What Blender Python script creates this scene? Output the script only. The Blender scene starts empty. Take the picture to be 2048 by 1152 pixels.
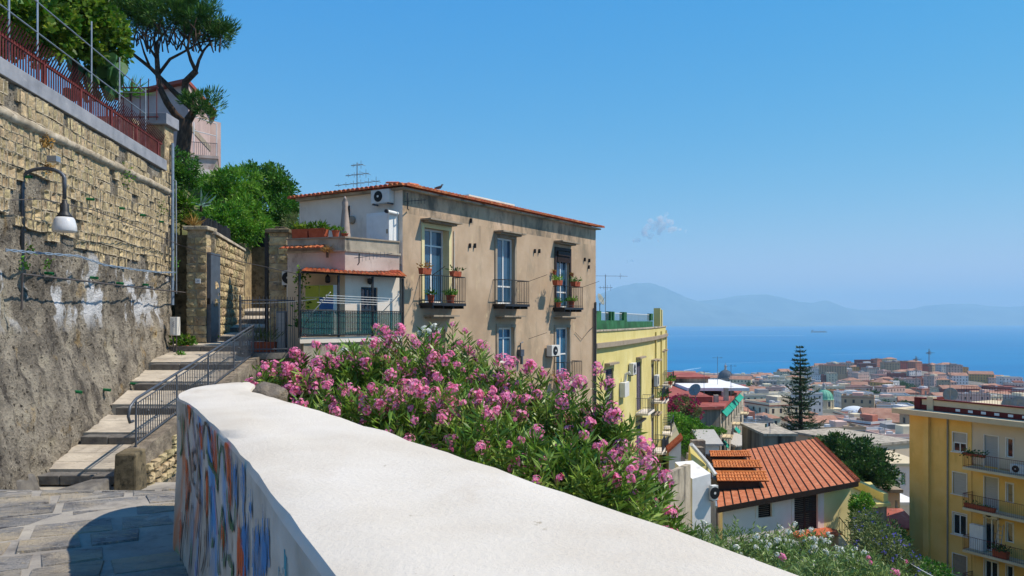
import bpy, math, random
import numpy as np
from mathutils import Vector, Matrix, Quaternion
R = random.Random(7)
NR = np.random.default_rng(11)
SC = bpy.context.scene
COL = SC.collection
FPX = 1600.0                      # focal length in photo pixels, horizon at row 640
# ---------------------------------------------------------------- camera, sky, sun, exposure
cam_d = bpy.data.cameras.new('camera'); cam = bpy.data.objects.new('camera', cam_d); COL.objects.link(cam)
cam.location = (0, 0, 0); cam.rotation_euler = (math.radians(90), 0, 0)
cam_d.sensor_width = 36; cam_d.lens = 36 * FPX / 2048; cam_d.shift_y = 0.03125
cam_d.clip_start = 0.05; cam_d.clip_end = 200000
SC.camera = cam
SUN_EL, SUN_AZ = math.radians(53), math.radians(91)      # azimuth clockwise from +Y
world = bpy.data.worlds.new('World'); SC.world = world; world.use_nodes = True
wn = world.node_tree; wn.nodes.clear()
sky = wn.nodes.new('ShaderNodeTexSky'); sky.sky_type = 'NISHITA'; sky.sun_disc = False
sky.sun_elevation = SUN_EL; sky.sun_rotation = SUN_AZ; sky.altitude = 150
sky.air_density = 1.0; sky.dust_density = 0.0; sky.ozone_density = 2.4
hsv = wn.nodes.new('ShaderNodeHueSaturation'); hsv.inputs['Saturation'].default_value = 1.38
bg = wn.nodes.new('ShaderNodeBackground'); bg.inputs['Strength'].default_value = 0.128
wo = wn.nodes.new('ShaderNodeOutputWorld')
wn.links.new(sky.outputs[0], hsv.inputs['Color'])
sep_ = wn.nodes.new('ShaderNodeSeparateColor'); cmb_ = wn.nodes.new('ShaderNodeCombineColor'); wn.links.new(hsv.outputs[0], sep_.inputs[0])
for ch, (gain, ref, gam) in enumerate(((.42, .70, 1.12), (2.22, 2.1, .55), (4.75, 4.6, .12))):   # one colour grade for the whole sky
    dv = wn.nodes.new('ShaderNodeMath'); dv.operation = 'DIVIDE'; dv.inputs[1].default_value = ref; pw_ = wn.nodes.new('ShaderNodeMath'); pw_.operation = 'POWER'; pw_.inputs[1].default_value = gam; ml = wn.nodes.new('ShaderNodeMath'); ml.operation = 'MULTIPLY'; ml.inputs[1].default_value = gain
    wn.links.new(sep_.outputs[ch], dv.inputs[0]); wn.links.new(dv.outputs[0], pw_.inputs[0]); wn.links.new(pw_.outputs[0], ml.inputs[0]); wn.links.new(ml.outputs[0], cmb_.inputs[ch])
wn.links.new(cmb_.outputs[0], bg.inputs['Color']); wn.links.new(bg.outputs[0], wo.inputs['Surface'])
sun_d = bpy.data.lights.new('sun', 'SUN'); sun_d.energy = 4.6; sun_d.angle = math.radians(0.5); sun_d.color = (1.0, 0.90, 0.76)
sun = bpy.data.objects.new('sun', sun_d); COL.objects.link(sun)
to_sun = Vector((math.sin(SUN_AZ) * math.cos(SUN_EL), math.cos(SUN_AZ) * math.cos(SUN_EL), math.sin(SUN_EL)))
sun.rotation_euler = to_sun.to_track_quat('Z', 'Y').to_euler(); sun.location = (20, 0, 40)
SC.view_settings.view_transform = 'Standard'; SC.view_settings.look = 'None'
SC.view_settings.exposure = 0.33; SC.view_settings.gamma = 1.0; SC.view_settings.use_curve_mapping = False
SC.render.engine = 'CYCLES'
SC.cycles.max_bounces = 6; SC.cycles.diffuse_bounces = 3; SC.cycles.glossy_bounces = 3; SC.cycles.transmission_bounces = 4
SC.cycles.volume_bounces = 1; SC.cycles.transparent_max_bounces = 8; SC.cycles.use_denoising = True

# ---------------------------------------------------------------- helpers
def P(px, py, d): return Vector(((px - 1024) / FPX * d, d, -(py - 640) / FPX * d))
def lin(h):
    h = h.lstrip('#'); out = []
    for i in (0, 2, 4):
        c = int(h[i:i + 2], 16) / 255
        out.append(c / 12.92 if c <= .04045 else ((c + .055) / 1.055) ** 2.4)
    return tuple(out) + (1,)
def tag(o, label=None, cat=None, group=None, kind=None):
    if label: o['label'] = label
    if cat: o['category'] = cat
    if group: o['group'] = group
    if kind: o['kind'] = kind
    return o
def thing(name, label, cat, loc, group=None):
    o = bpy.data.objects.new(name, None); o.empty_display_size = .2
    o.location = loc; COL.objects.link(o)
    return tag(o, label, cat, group)
def wloc(o):
    v = Vector((0, 0, 0))
    while o is not None: v = v + o.location; o = o.parent
    return v
def mesh_obj(name, me, mat, parent=None, loc=None):
    if mat is not None:
        for m in (mat if isinstance(mat, (list, tuple)) else [mat]): me.materials.append(m)
    o = bpy.data.objects.new(name, me); COL.objects.link(o)
    if parent is not None: o.parent = parent
    if loc is not None: o.location = loc
    return o
class Fr:
    """a facade: origin, horizontal direction e, outward normal n"""
    def __init__(s, o, e, n=None):
        s.o = Vector(o); s.e = Vector((e[0], e[1], 0)).normalized()
        s.n = Vector((s.e.y, -s.e.x, 0)) if n is None else Vector((n[0], n[1], 0)).normalized()
    def p(s, u, n, z): return (s.o.x + s.e.x * u + s.n.x * n, s.o.y + s.e.y * u + s.n.y * n, s.o.z + z)
class MB:
    def __init__(s): s.v = []; s.f = []; s.m = []
    def add(s, vs, fs, mi=0):
        b = len(s.v); s.v += [tuple(v) for v in vs]; s.f += [tuple(i + b for i in f) for f in fs]; s.m += [mi] * len(fs); return s
    def hexa(s, c, mi=0):  # 8 corners: bottom 0-3, top 4-7
        return s.add(c, [(0, 3, 2, 1), (4, 5, 6, 7), (0, 1, 5, 4), (1, 2, 6, 5), (2, 3, 7, 6), (3, 0, 4, 7)], mi)
    def box(s, x0, x1, y0, y1, z0, z1, mi=0):
        return s.hexa([(x0, y0, z0), (x1, y0, z0), (x1, y1, z0), (x0, y1, z0), (x0, y0, z1), (x1, y0, z1), (x1, y1, z1), (x0, y1, z1)], mi)
    def fbox(s, fr, u0, u1, n0, n1, z0, z1, mi=0):
        return s.hexa([fr.p(u0, n1, z0), fr.p(u1, n1, z0), fr.p(u1, n0, z0), fr.p(u0, n0, z0), fr.p(u0, n1, z1), fr.p(u1, n1, z1), fr.p(u1, n0, z1), fr.p(u0, n0, z1)], mi)
    def quad(s, a, b, c, d, mi=0): return s.add([a, b, c, d], [(0, 1, 2, 3)], mi)
    def tube(s, path, r, n=6, mi=0, cap=True):
        pts = [Vector(p) for p in path]; rs = r if isinstance(r, (list, tuple)) else [r] * len(pts)
        vs = []; prev = None
        for i, p in enumerate(pts):
            t = (pts[min(i + 1, len(pts) - 1)] - pts[max(i - 1, 0)])
            if t.length < 1e-9: t = Vector((0, 0, 1))
            t.normalize()
            if prev is None: a = t.orthogonal().normalized()
            else:
                a = prev - t * prev.dot(t)
                a = a.normalized() if a.length > 1e-6 else t.orthogonal().normalized()
            prev = a; b = t.cross(a)
            for k in range(n):
                q = 2 * math.pi * k / n; vs.append(p + (a * math.cos(q) + b * math.sin(q)) * rs[i])
        fs = []
        for i in range(len(pts) - 1):
            for k in range(n): fs.append((i * n + k, i * n + (k + 1) % n, (i + 1) * n + (k + 1) % n, (i + 1) * n + k))
        if cap: fs.append(tuple(range(n - 1, -1, -1))); fs.append(tuple(range((len(pts) - 1) * n, len(pts) * n)))
        return s.add(vs, fs, mi)
    def lathe(s, c, prof, n=16, mi=0, axis=None):
        c = Vector(c); q = Vector(axis).to_track_quat('Z', 'Y') if axis is not None else None
        vs = []
        for r, z in prof:
            for k in range(n):
                a = 2 * math.pi * k / n; w = Vector((r * math.cos(a), r * math.sin(a), z))
                if q: w = q @ w
                vs.append(c + w)
        m = len(prof); fs = [(i * n + k, i * n + (k + 1) % n, (i + 1) * n + (k + 1) % n, (i + 1) * n + k) for i in range(m - 1) for k in range(n)]
        if prof[0][0] > 1e-6: fs.append(tuple(range(n - 1, -1, -1)))
        if prof[-1][0] > 1e-6: fs.append(tuple(range((m - 1) * n, m * n)))
        return s.add(vs, fs, mi)
    def prism(s, poly, z0, z1, mi=0):   # poly: (x,y) counter-clockwise
        n = len(poly); vs = [(x, y, z0) for x, y in poly] + [(x, y, z1) for x, y in poly]
        fs = [tuple(range(n - 1, -1, -1)), tuple(range(n, 2 * n))] + [(k, (k + 1) % n, n + (k + 1) % n, n + k) for k in range(n)]
        return s.add(vs, fs, mi)
    def wall(s, fr, u0, u1, z0, z1, holes=(), depth=.3, n=0, mi=0, mi2=None):
        us = sorted({u0, u1} | {h[0] for h in holes} | {h[1] for h in holes}); zs = sorted({z0, z1} | {h[2] for h in holes} | {h[3] for h in holes})
        for a, b in zip(us, us[1:]):
            for c, d in zip(zs, zs[1:]):
                mu, mz = (a + b) / 2, (c + d) / 2
                if any(h[0] < mu < h[1] and h[2] < mz < h[3] for h in holes): continue
                s.quad(fr.p(a, n, c), fr.p(b, n, c), fr.p(b, n, d), fr.p(a, n, d), mi)
        k = mi if mi2 is None else mi2
        for a, b, c, d in holes:
            m = n - depth
            s.quad(fr.p(a, n, c), fr.p(a, n, d), fr.p(a, m, d), fr.p(a, m, c), k); s.quad(fr.p(b, m, c), fr.p(b, m, d), fr.p(b, n, d), fr.p(b, n, c), k)
            s.quad(fr.p(a, n, d), fr.p(b, n, d), fr.p(b, m, d), fr.p(a, m, d), k); s.quad(fr.p(a, m, c), fr.p(b, m, c), fr.p(b, n, c), fr.p(a, n, c), k)
        return s
    def build(s, name, mat, parent=None, smooth=False, bevel=0, local=False, kind=None, label=None):
        """verts are in world space unless local; the object's origin is its bottom centre (top level) or its parent's"""
        if local: off = Vector((0, 0, 0)); loc = None
        elif parent is not None: off = wloc(parent); loc = None
        else:
            a = np.array(s.v); lo = a.min(0); hi = a.max(0); off = Vector(((lo[0] + hi[0]) / 2, (lo[1] + hi[1]) / 2, lo[2])); loc = off
        me = bpy.data.meshes.new(name)
        me.from_pydata([(x - off.x, y - off.y, z - off.z) for x, y, z in s.v], [], s.f)
        me.polygons.foreach_set('material_index', s.m)
        if smooth: me.polygons.foreach_set('use_smooth', [True] * len(s.f))
        me.update()
        o = mesh_obj(name, me, mat, parent, loc)
        if bevel:
            b = o.modifiers.new('bevel', 'BEVEL'); b.width = bevel; b.segments = 2; b.limit_method = 'ANGLE'
        if kind: o['kind'] = kind
        if label: o['label'] = label
        return o
def np_mesh(name, V, F, mat, parent=None, kind=None, smooth=False):
    """V (n,3) world, F (m,k) faces all of the same size"""
    if parent is not None: off = np.array(wloc(parent)); loc = None
    else:
        off = np.array([(V[:, 0].min() + V[:, 0].max()) / 2, (V[:, 1].min() + V[:, 1].max()) / 2, V[:, 2].min()]); loc = Vector(off)
    me = bpy.data.meshes.new(name); k = F.shape[1]
    me.vertices.add(len(V)); me.vertices.foreach_set('co', (V - off).astype(np.float32).ravel())
    me.loops.add(F.size); me.loops.foreach_set('vertex_index', F.astype(np.int32).ravel())
    me.polygons.add(len(F)); me.polygons.foreach_set('loop_start', (np.arange(len(F)) * k).astype(np.int32))
    if smooth: me.polygons.foreach_set('use_smooth', np.ones(len(F), dtype=bool))
    me.update(calc_edges=True); me.validate()
    o = mesh_obj(name, me, mat, parent, loc)
    if kind: o['kind'] = kind
    return o
def nrm(a): return a / np.maximum(np.linalg.norm(a, axis=-1, keepdims=True), 1e-9)
def rdir(n): return nrm(NR.normal(size=(n, 3)))
def leaf_arrays(B, D, L, W, droop=.12):
    """B base, D unit direction (n,3); L, W (n,) -> quads, folded a little"""
    n = len(B); S = nrm(np.cross(D, rdir(n))); N = np.cross(S, D)
    L = np.broadcast_to(L, (n,))[:, None]; W = np.broadcast_to(W, (n,))[:, None]
    mid = B + D * L * .5 + N * L * droop
    V = np.stack([B, mid + S * W * .5, B + D * L, mid - S * W * .5], 1).reshape(-1, 3)
    F = np.arange(n * 4).reshape(n, 4)
    return V, F
def leaves(name, B, D, L, W, mat, parent, droop=.12, kind='stuff'):
    V, F = leaf_arrays(B, D, L, W, droop); return np_mesh(name, V, F, mat, parent, kind)
def crown_pts(lobes, nclump, per, cr, shell=.55, squash=.8):
    """lobes: (cx,cy,cz,rx,ry,rz). leaf clumps through the volume, denser near the surface"""
    lob = np.array(lobes, float); w = (lob[:, 3] * lob[:, 4] * lob[:, 5]) ** (2 / 3); w /= w.sum()
    i = NR.choice(len(lob), nclump, p=w); d = rdir(nclump); r = shell + (1.1 - shell) * NR.random(nclump) ** .7
    c = lob[i, :3] + d * r[:, None] * lob[i, 3:]
    od = rdir(nclump * per); rr = NR.random(nclump * per) ** .5
    sz = np.repeat(cr * (.45 + 1.25 * NR.random(nclump) ** 1.6), per)
    p = np.repeat(c, per, 0) + od * (rr * sz)[:, None] * np.array([1, 1, squash])
    out = nrm(np.repeat(d, per, 0) * .5 + od * .7 + rdir(len(p)) * .5 + np.array([0, 0, .15]))
    return p, out
def copy_obj(o, parent=None, loc=None, rz=None):
    c = o.copy(); COL.objects.link(c); c.parent = parent
    if loc is not None: c.location = loc
    if rz is not None: c.rotation_euler = (0, 0, rz)
    return c
def copy_tree(o, loc, rz=0, label=None, parent=None):
    c = copy_obj(o, parent, loc, rz)
    if label: c['label'] = label
    for ch in list(o.children):
        k = copy_obj(ch, c)
        for g in list(ch.children): copy_obj(g, k)
    return c

# ---------------------------------------------------------------- materials
def M(name, cols, scale=2., rough=.85, bump=0., bscale=None, detail=5, stretch=(1, 1, 1), spec=.3, metal=0., stain=(), isl=0., objr=0., lo=.32, hi=.68, transl=0., hue=0., dist=.02):
    m = bpy.data.materials.new(name); m.use_nodes = True; nt = m.node_tree; nd = nt.nodes; L = nt.links
    b = nd['Principled BSDF']; b.inputs['Roughness'].default_value = rough; b.inputs['Metallic'].default_value = metal; b.inputs['Specular IOR Level'].default_value = spec
    geo = nd.new('ShaderNodeNewGeometry')
    def nz(sc, st=(1, 1, 1), det=detail, ro=.6):
        mp = nd.new('ShaderNodeMapping'); mp.inputs['Scale'].default_value = st; L.new(geo.outputs['Position'], mp.inputs['Vector'])
        t = nd.new('ShaderNodeTexNoise'); t.inputs['Scale'].default_value = sc; t.inputs['Detail'].default_value = det; t.inputs['Roughness'].default_value = ro
        L.new(mp.outputs[0], t.inputs['Vector']); return t.outputs['Fac']
    cols = [lin(c) if isinstance(c, str) else tuple(c) + ((1,) if len(c) == 3 else ()) for c in cols]
    if len(cols) == 1: cols = cols * 2
    rp = nd.new('ShaderNodeValToRGB'); el = rp.color_ramp.elements
    el[0].position = lo; el[0].color = cols[0]; el[1].position = hi; el[1].color = cols[-1]
    for i, c in enumerate(cols[1:-1], 1):
        e = el.new(lo + (hi - lo) * i / (len(cols) - 1)); e.color = c
    L.new(nz(scale, stretch), rp.inputs[0]); cur = rp.outputs[0]
    for (c, sc, a, z, st) in stain:
        mr = nd.new('ShaderNodeMapRange'); mr.inputs[1].default_value = a; mr.inputs[2].default_value = z; L.new(nz(sc, st, 7, .65), mr.inputs[0])
        mx = nd.new('ShaderNodeMix'); mx.data_type = 'RGBA'; mx.inputs[7].default_value = lin(c) if isinstance(c, str) else tuple(c) + (1,)
        L.new(mr.outputs[0], mx.inputs[0]); L.new(cur, mx.inputs[6]); cur = mx.outputs[2]
    for amt, src in ((isl, 'isl'), (objr, 'obj')):
        if amt:
            h = nd.new('ShaderNodeHueSaturation'); L.new(cur, h.inputs['Color'])
            so = geo.outputs['Random Per Island'] if src == 'isl' else nd.new('ShaderNodeObjectInfo').outputs['Random']
            mr = nd.new('ShaderNodeMapRange'); mr.inputs[3].default_value = 1 - amt; mr.inputs[4].default_value = 1 + amt; L.new(so, mr.inputs[0]); L.new(mr.outputs[0], h.inputs['Value'])
            if hue:
                mm = nd.new('ShaderNodeMath'); mm.operation = 'MULTIPLY'; mm.inputs[1].default_value = 7.31; L.new(so, mm.inputs[0])
                fr = nd.new('ShaderNodeMath'); fr.operation = 'FRACT'; L.new(mm.outputs[0], fr.inputs[0])
                m2 = nd.new('ShaderNodeMapRange'); m2.inputs[3].default_value = .5 - hue; m2.inputs[4].default_value = .5 + hue; L.new(fr.outputs[0], m2.inputs[0]); L.new(m2.outputs[0], h.inputs['Hue'])
            cur = h.outputs[0]
    L.new(cur, b.inputs['Base Color'])
    if bump:
        bp = nd.new('ShaderNodeBump'); bp.inputs['Strength'].default_value = bump; bp.inputs['Distance'].default_value = dist
        L.new(nz(bscale or scale * 6, stretch, 8, .7), bp.inputs['Height']); L.new(bp.outputs[0], b.inputs['Normal'])
    if transl:
        tr = nd.new('ShaderNodeBsdfTranslucent'); L.new(cur, tr.inputs['Color']); ms = nd.new('ShaderNodeMixShader'); ms.inputs[0].default_value = transl
        out = nd['Material Output']; L.new(b.outputs[0], ms.inputs[1]); L.new(tr.outputs[0], ms.inputs[2]); L.new(ms.outputs[0], out.inputs['Surface'])
    return m
U1 = (1, 1, 1); VS = (1, 1, .12)
mt = {}
mt['parapet_top'] = M('white_render', ['#c7bcab', '#cfc6b7', '#d6cec1'], 1.3, .95, .35, 45, 9, spec=.08, stain=[('#bfb2a0', 1.7, .55, .75, (1, .45, 1)), ('#ab9d87', 90, .65, .73, U1), ('#95886f', 9, .69, .76, (1, .6, 1))])
mt['asphalt_path'] = M('path_dirt', ['#857f77', '#9c958a', '#b0a797'], 1.4, .95, .5, 25, stain=[('#6c6761', 3, .52, .7, U1)])
mt['slab'] = M('basalt_slab', ['#74726f', '#8f8c88', '#a39e96'], 3.5, .8, 1.0, 22, 10, spec=.25, objr=.13, dist=.05, stain=[('#5c5c60', 7, .52, .66, (1, 2, 1)), ('#bdae95', 1.0, .46, .62, (.7, 1.3, 1)), ('#c9b48c', 12, .58, .7, (1, 2.2, 1)), ('#d8d2c6', 26, .63, .74, (1, 2, 1))])
mt['plaster_wall'] = M('weathered_plaster', ['#4c4742', '#7d7466', '#9b8f7b', '#b2a184'], 1.1, .95, 1.0, 9, 10, spec=.1, dist=.06, stain=[('#3c3a37', 3.2, .55, .66, (1, 1, .6)), ('#b59a66', 1.6, .6, .72, U1), ('#35332f', 11, .58, .7, U1), ('#c7bca4', 16, .63, .74, U1)])
mt['tufa'] = M('tufa_block', ['#8e8068', '#ad9b79', '#c8b58c'], 4, .95, .9, 18, 8, spec=.08, objr=.26, hue=.014, dist=.04, stain=[('#6f675b', 6, .56, .7, U1), ('#d9c592', 17, .62, .74, U1)])
mt['tufa_i'] = M('tufa_block_small', ['#8e8068', '#ad9b79', '#c8b58c'], 4, .95, .9, 18, 8, spec=.08, isl=.2, dist=.04, stain=[('#6f675b', 6, .56, .7, U1)])
mt['mortar'] = M('lime_mortar', ['#8d836f', '#a99c84', '#beb29c'], 3, .95, .8, 20, spec=.08, dist=.04, stain=[('#5f5850', 4, .55, .7, U1)])
mt['ledge'] = M('ledge_mortar', ['#8f8474', '#aca08c', '#c3b9a8'], 3, .95, 1.0, 9, spec=.08, stain=[('#736a5f', 5, .55, .68, U1)])
mt['coping'] = M('grey_coping', ['#7e8086', '#8e9096', '#9a9ba0'], 2.2, .7, .2, 20, spec=.2, stain=[('#b4b3b2', 7, .62, .75, (1, .3, 1))])
mt['red_iron'] = M('red_iron', ['#5a241f', '#6d2c25', '#7d3a30'], 5, .6, .1, spec=.35)
mt['galv'] = M('galvanised_pipe', ['#8b9199', '#a5aab0'], 6, .45, .05, metal=.6)
mt['dark_iron'] = M('dark_iron', ['#1c1d20', '#2b2c30'], 6, .5, .1, spec=.4)
mt['grey_iron'] = M('grey_iron', ['#4a4f57', '#5d636c'], 6, .45, .1, spec=.4, metal=.3)
mt['stone_step'] = M('step_slab', ['#a2988a', '#b8ad9c', '#c8bdab'], 1.6, .9, .4, 18, stain=[('#847a6d', 5, .55, .7, (1, 3, 1)), ('#8f816a', 1.4, .56, .72, U1)], objr=.07)
mt['nosing'] = M('dark_nosing', ['#55524f', '#6b6762', '#7d7870'], 5, .8, .5, 20)
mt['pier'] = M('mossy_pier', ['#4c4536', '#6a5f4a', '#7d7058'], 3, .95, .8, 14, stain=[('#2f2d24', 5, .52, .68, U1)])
mt['facade'] = M('ochre_plaster', ['#a68f77', '#b69e84', '#c2ab92'], .55, .95, .25, 14, 9, spec=.08, stain=[('#8d7f6c', 1.1, .5, .72, (1, 1, .35)), ('#d0bb98', 2.4, .6, .78, (1, 1, .6)), ('#7b6f5f', .9, .62, .8, (2.2, 2.2, .18))])
mt['soot'] = M('soot_plaster', ['#6b6458', '#8c7f6b', '#a89070'], 1.6, .95, .25, 14, 9, spec=.08, stretch=(1.5, 1.5, .5))
mt['facade_white'] = M('white_plaster', ['#d2c6b6', '#ddd3c5', '#e6ddd0'], .8, .95, .15, 14, stain=[('#b6a894', 1.4, .58, .8, (1, 1, .3))])
mt['pink_plaster'] = M('pink_plaster', ['#b39f93', '#c3b0a4', '#cdbdb1'], 1.2, .95, .2, 14, stain=[('#80695f', 1.6, .55, .74, (1, 1, .5))])
mt['grey_plaster'] = M('grey_stained_plaster', ['#8c8375', '#aca08d', '#bfb39f'], 1.1, .95, .3, 14, stain=[('#55504a', 1.3, .52, .7, (1.6, 1.6, .35))])
mt['terracotta'] = M('terracotta', ['#9a4f33', '#b4613d', '#c57a52'], 5, .85, .3, 20, isl=.18, hue=.01, stain=[('#6a3a2a', 4, .58, .72, U1)])
mt['roof_strip'] = M('orange_roof_strip', ['#a5603f', '#b56d4c', '#c38260'], 2.2, .85, .5, 26, objr=.06, spec=.15, stain=[('#8a4527', 6, .55, .7, (3, .5, 1))])
mt['roof_under'] = M('roof_felt', ['#1c1512', '#2a1d17'], 3, .9)
mt['dormer_tile'] = M('dormer_tile', ['#b0602f', '#c4743c', '#d08b55'], 4, .85, .3, isl=.15, stain=[('#7a4226', 5, .58, .7, U1)])
mt['pot'] = M('terracotta_pot', ['#95472f', '#ad5a3d'], 8, .8, .1, objr=.12)
mt['white'] = M('white_paint', ['#d8d8d4', '#e4e4e0'], 3, .5, 0, spec=.4, stain=[('#b5b2aa', 5, .6, .8, VS)])
mt['white_wall'] = M('white_wall', ['#d9d6d2', '#e6e4e0'], 1.5, .95, .15, 20, stain=[('#aaa49a', 2, .6, .8, VS)])
mt['yellow_wall'] = M('yellow_wall', ['#c4b672', '#cec07c', '#d6ca8c'], .5, .95, .12, 12, stain=[('#b7a44e', 1.1, .58, .8, (1.4, 1.4, .25)), ('#9c9050', 3, .66, .8, (1.5, 1.5, .3))])
mt['ochre_apartment'] = M('ochre_apartment', ['#dcae5c', '#e6b968', '#ecc276'], .5, .9, .08, 10, stain=[('#bd9148', .9, .58, .8, (1.5, 1.5, .3))])
mt['apartment_pale'] = M('apartment_pale', ['#cdb79a', '#d6c2a6'], .6, .9, .06, 10)
mt['apartment_trim'] = M('apartment_trim', ['#c9b591', '#d4c29f'], .8, .9, .06, 10, stain=[('#98876b', 1.6, .6, .8, U1)])
mt['cream_wall'] = M('cream_wall', ['#e0cf92', '#e9daa2'], .6, .95, .1, 12, stain=[('#c2b180', 1, .6, .8, VS)])
mt['pinkwhite_wall'] = M('pinkwhite_wall', ['#e2d0c4', '#ecddd2'], .7, .95, .1, 12, stain=[('#bfa99c', 1, .6, .8, VS)])
mt['maroon'] = M('maroon_paint', ['#5a1d1c', '#6d2623'], 2, .8, .1)
mt['glass'] = M('window_glass', ['#28455c', '#345a72'], 1.5, .06, 0, spec=.9)
mt['glass_dark'] = M('dark_window_glass', ['#141a20', '#232c34'], 1.5, .08, 0, spec=.8)
mt['frame_grey'] = M('grey_frame', ['#75797c', '#8a8e90'], 6, .6)
mt['stone_frame'] = M('stone_frame', ['#8f8272', '#a1937f'], 3, .9, .3, 20, stain=[('#6e6256', 3, .55, .7, VS)])
mt['yellow_niche'] = M('pale_yellow_reveal', ['#d4c592', '#ddd0a2'], 2, .9)
mt['shutter_grey'] = M('grey_shutter', ['#a7a39c', '#b3afa8'], 3, .7, stretch=(1, 1, 8))
mt['shutter_purple'] = M('weathered_shutter', ['#4b4450', '#5d5562'], 4, .8, .2)
mt['brown_wood'] = M('dark_brown_wood', ['#2a1d18', '#382720'], 4, .6, .2, stretch=(1, 1, .2))
mt['wood_grey'] = M('grey_board', ['#3b3b3d', '#50504f'], 4, .9, .4, stretch=(1, 1, .15), objr=.2)
mt['cloth_beige'] = M('beige_canvas', ['#9d8e83', '#b0a196'], 4, .95)
mt['curtain'] = M('patterned_curtain', ['#274f63', '#3b7286', '#8fb3bd'], 9, .9, lo=.4, hi=.6)
mt['green_paint'] = M('green_paint', ['#1d4a2d', '#28603a', '#33704a'], 1.2, .85, .1, stain=[('#16321f', 2, .6, .75, U1)])
mt['lime_panel'] = M('lime_panel', ['#9aa83a', '#aab84a'], 2, .6)
mt['blue_panel'] = M('blue_panel', ['#2f62a0', '#3b72b4'], 2, .6)
mt['blue_door'] = M('blue_door', ['#223646', '#2c4254'], 3, .6)
mt['ac_white'] = M('ac_casing', ['#c9c7c0', '#d8d6d0'], 3, .5, spec=.4)
mt['black'] = M('black_plastic', ['#101113', '#1b1c1f'], 6, .5)
mt['lamp_glass'] = M('milky_lamp_glass', ['#c4c4c6', '#d6d6d6'], 5, .25, spec=.6)
mt['cable'] = M('cable', ['#6e7f92', '#8497aa'], 9, .6)
mt['cable_dark'] = M('dark_cable', ['#4b4644', '#5c5654'], 9, .7)
mt['bottle_green'] = M('green_pipe', ['#0f5a35', '#1c7a4a'], 5, .4)
mt['bark'] = M('bark', ['#2e241e', '#45372d', '#5c4a3c'], 9, .95, 1.0, 14, stretch=(1, 1, .3))
mt['stem'] = M('stem', ['#4b4a2d', '#66613f'], 9, .9)
mt['oleander_leaf'] = M('oleander_leaf', ['#46661f', '#67892f', '#93ab52'], 2, .4, spec=.4, isl=.4, hue=.02, transl=.25)
mt['oleander_leaf_pale'] = M('pale_oleander_leaf', ['#5f7a3e', '#7a9350', '#98ab6c'], 2, .5, spec=.35, isl=.35, hue=.02, transl=.25)
mt['petal_pink'] = M('pink_petal', ['#f0699f', '#f794bc', '#ffcbe0'], 40, .7, spec=.1, isl=.16, hue=.012, transl=.4)
mt['petal_white'] = M('white_petal', ['#e8e8da', '#f6f6ee'], 30, .7, spec=.15, isl=.08, transl=.35)
mt['petal_violet'] = M('violet_petal', ['#5a55a8', '#7069c0'], 30, .7, spec=.15, isl=.15, transl=.3)
mt['petal_red'] = M('crimson_petal', ['#9c2450', '#b83a68'], 30, .7, spec=.15, isl=.15, transl=.3)
mt['leaf_bright'] = M('bright_leaf', ['#3c6a18', '#588c26', '#86ae40'], 1.2, .5, spec=.3, isl=.35, hue=.02, transl=.35)
mt['leaf_mid'] = M('mid_leaf', ['#2c5518', '#437424', '#648f34'], 1.2, .5, spec=.3, isl=.35, hue=.02, transl=.3)
mt['leaf_dark'] = M('dark_leaf', ['#22401a', '#355a24', '#527338'], 1, .5, spec=.3, isl=.35, hue=.02, transl=.2)
mt['leaf_vine'] = M('vine_leaf', ['#2b4c11', '#4e731c', '#93a63a'], 1.5, .5, spec=.3, isl=.4, hue=.03, transl=.4)
mt['leaf_olive'] = M('olive_leaf', ['#5a6b3a', '#74804c'], 2, .6, isl=.3, transl=.2)
mt['leaf_dry'] = M('dry_grass', ['#8c6a32', '#a88447'], 3, .8, isl=.3, transl=.2)
mt['pine_needle'] = M('pine_needle', ['#284a16', '#3d6620', '#5c822e'], 1.5, .6, isl=.35, hue=.015, transl=.15)
mt['araucaria'] = M('araucaria_needle', ['#20381f', '#2e4c2a', '#436237'], 1, .6, isl=.35, transl=.1)
mt['cactus'] = M('cactus', ['#2c4f2b', '#3c6536', '#52763f'], 3, .6, .3, objr=.15)
mt['agave'] = M('agave', ['#5c7d74', '#7d9a8f'], 3, .5)
mt['soil'] = M('hillside_soil', ['#3d4424', '#54552f', '#6d6440'], .8, .95, .8, 6, stain=[('#2d3a1a', .5, .5, .65, U1)])
mt['city_ground'] = mt['soil']
mt['rock'] = M('rough_rock', ['#5f574c', '#85796a', '#a59884'], 3, .95, 1, 9, dist=.08)
mt['metal_grey'] = M('antenna_metal', ['#6d7073', '#85888b'], 6, .5, metal=.4)
mt['dish'] = M('dish_grey', ['#7c8078', '#8f938a'], 4, .6)
mt['tile_number'] = M('number_tile', ['#d9dcdc', '#e8eaea'], 3, .4)
mt['ink'] = M('blue_ink', ['#22305c', '#2c3c70'], 3, .6)
mt['lead'] = M('dome_slate', ['#3f4650', '#525a64'], .2, .7)
mt['verdigris'] = M('verdigris_dome', ['#4f8f7a', '#66a78c', '#7cba9c'], .15, .7, stain=[('#2f6a5c', .2, .55, .75, U1)])
mt['teal_cloth'] = M('teal_awning', ['#0f7f6c', '#1a9a82'], .5, .8)
mt['hedge'] = mt['leaf_bright']
from mathutils import noise as mnoise
def fbm(x, y, z=0., o=4, g=.5):
    s = 0; a = 1; f = 1
    for _ in range(o): s += a * mnoise.noise(Vector((x * f, y * f, z * f))); a *= g; f *= 2
    return s
def interp(x, pts):
    if x <= pts[0][0]: return pts[0][1]
    for (a, b), (c, d) in zip(pts, pts[1:]):
        if x <= c: return b + (d - b) * (x - a) / (c - a)
    return pts[-1][1]
def sstep(x): x = max(0, min(1, x)); return x * x * (3 - 2 * x)
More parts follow.
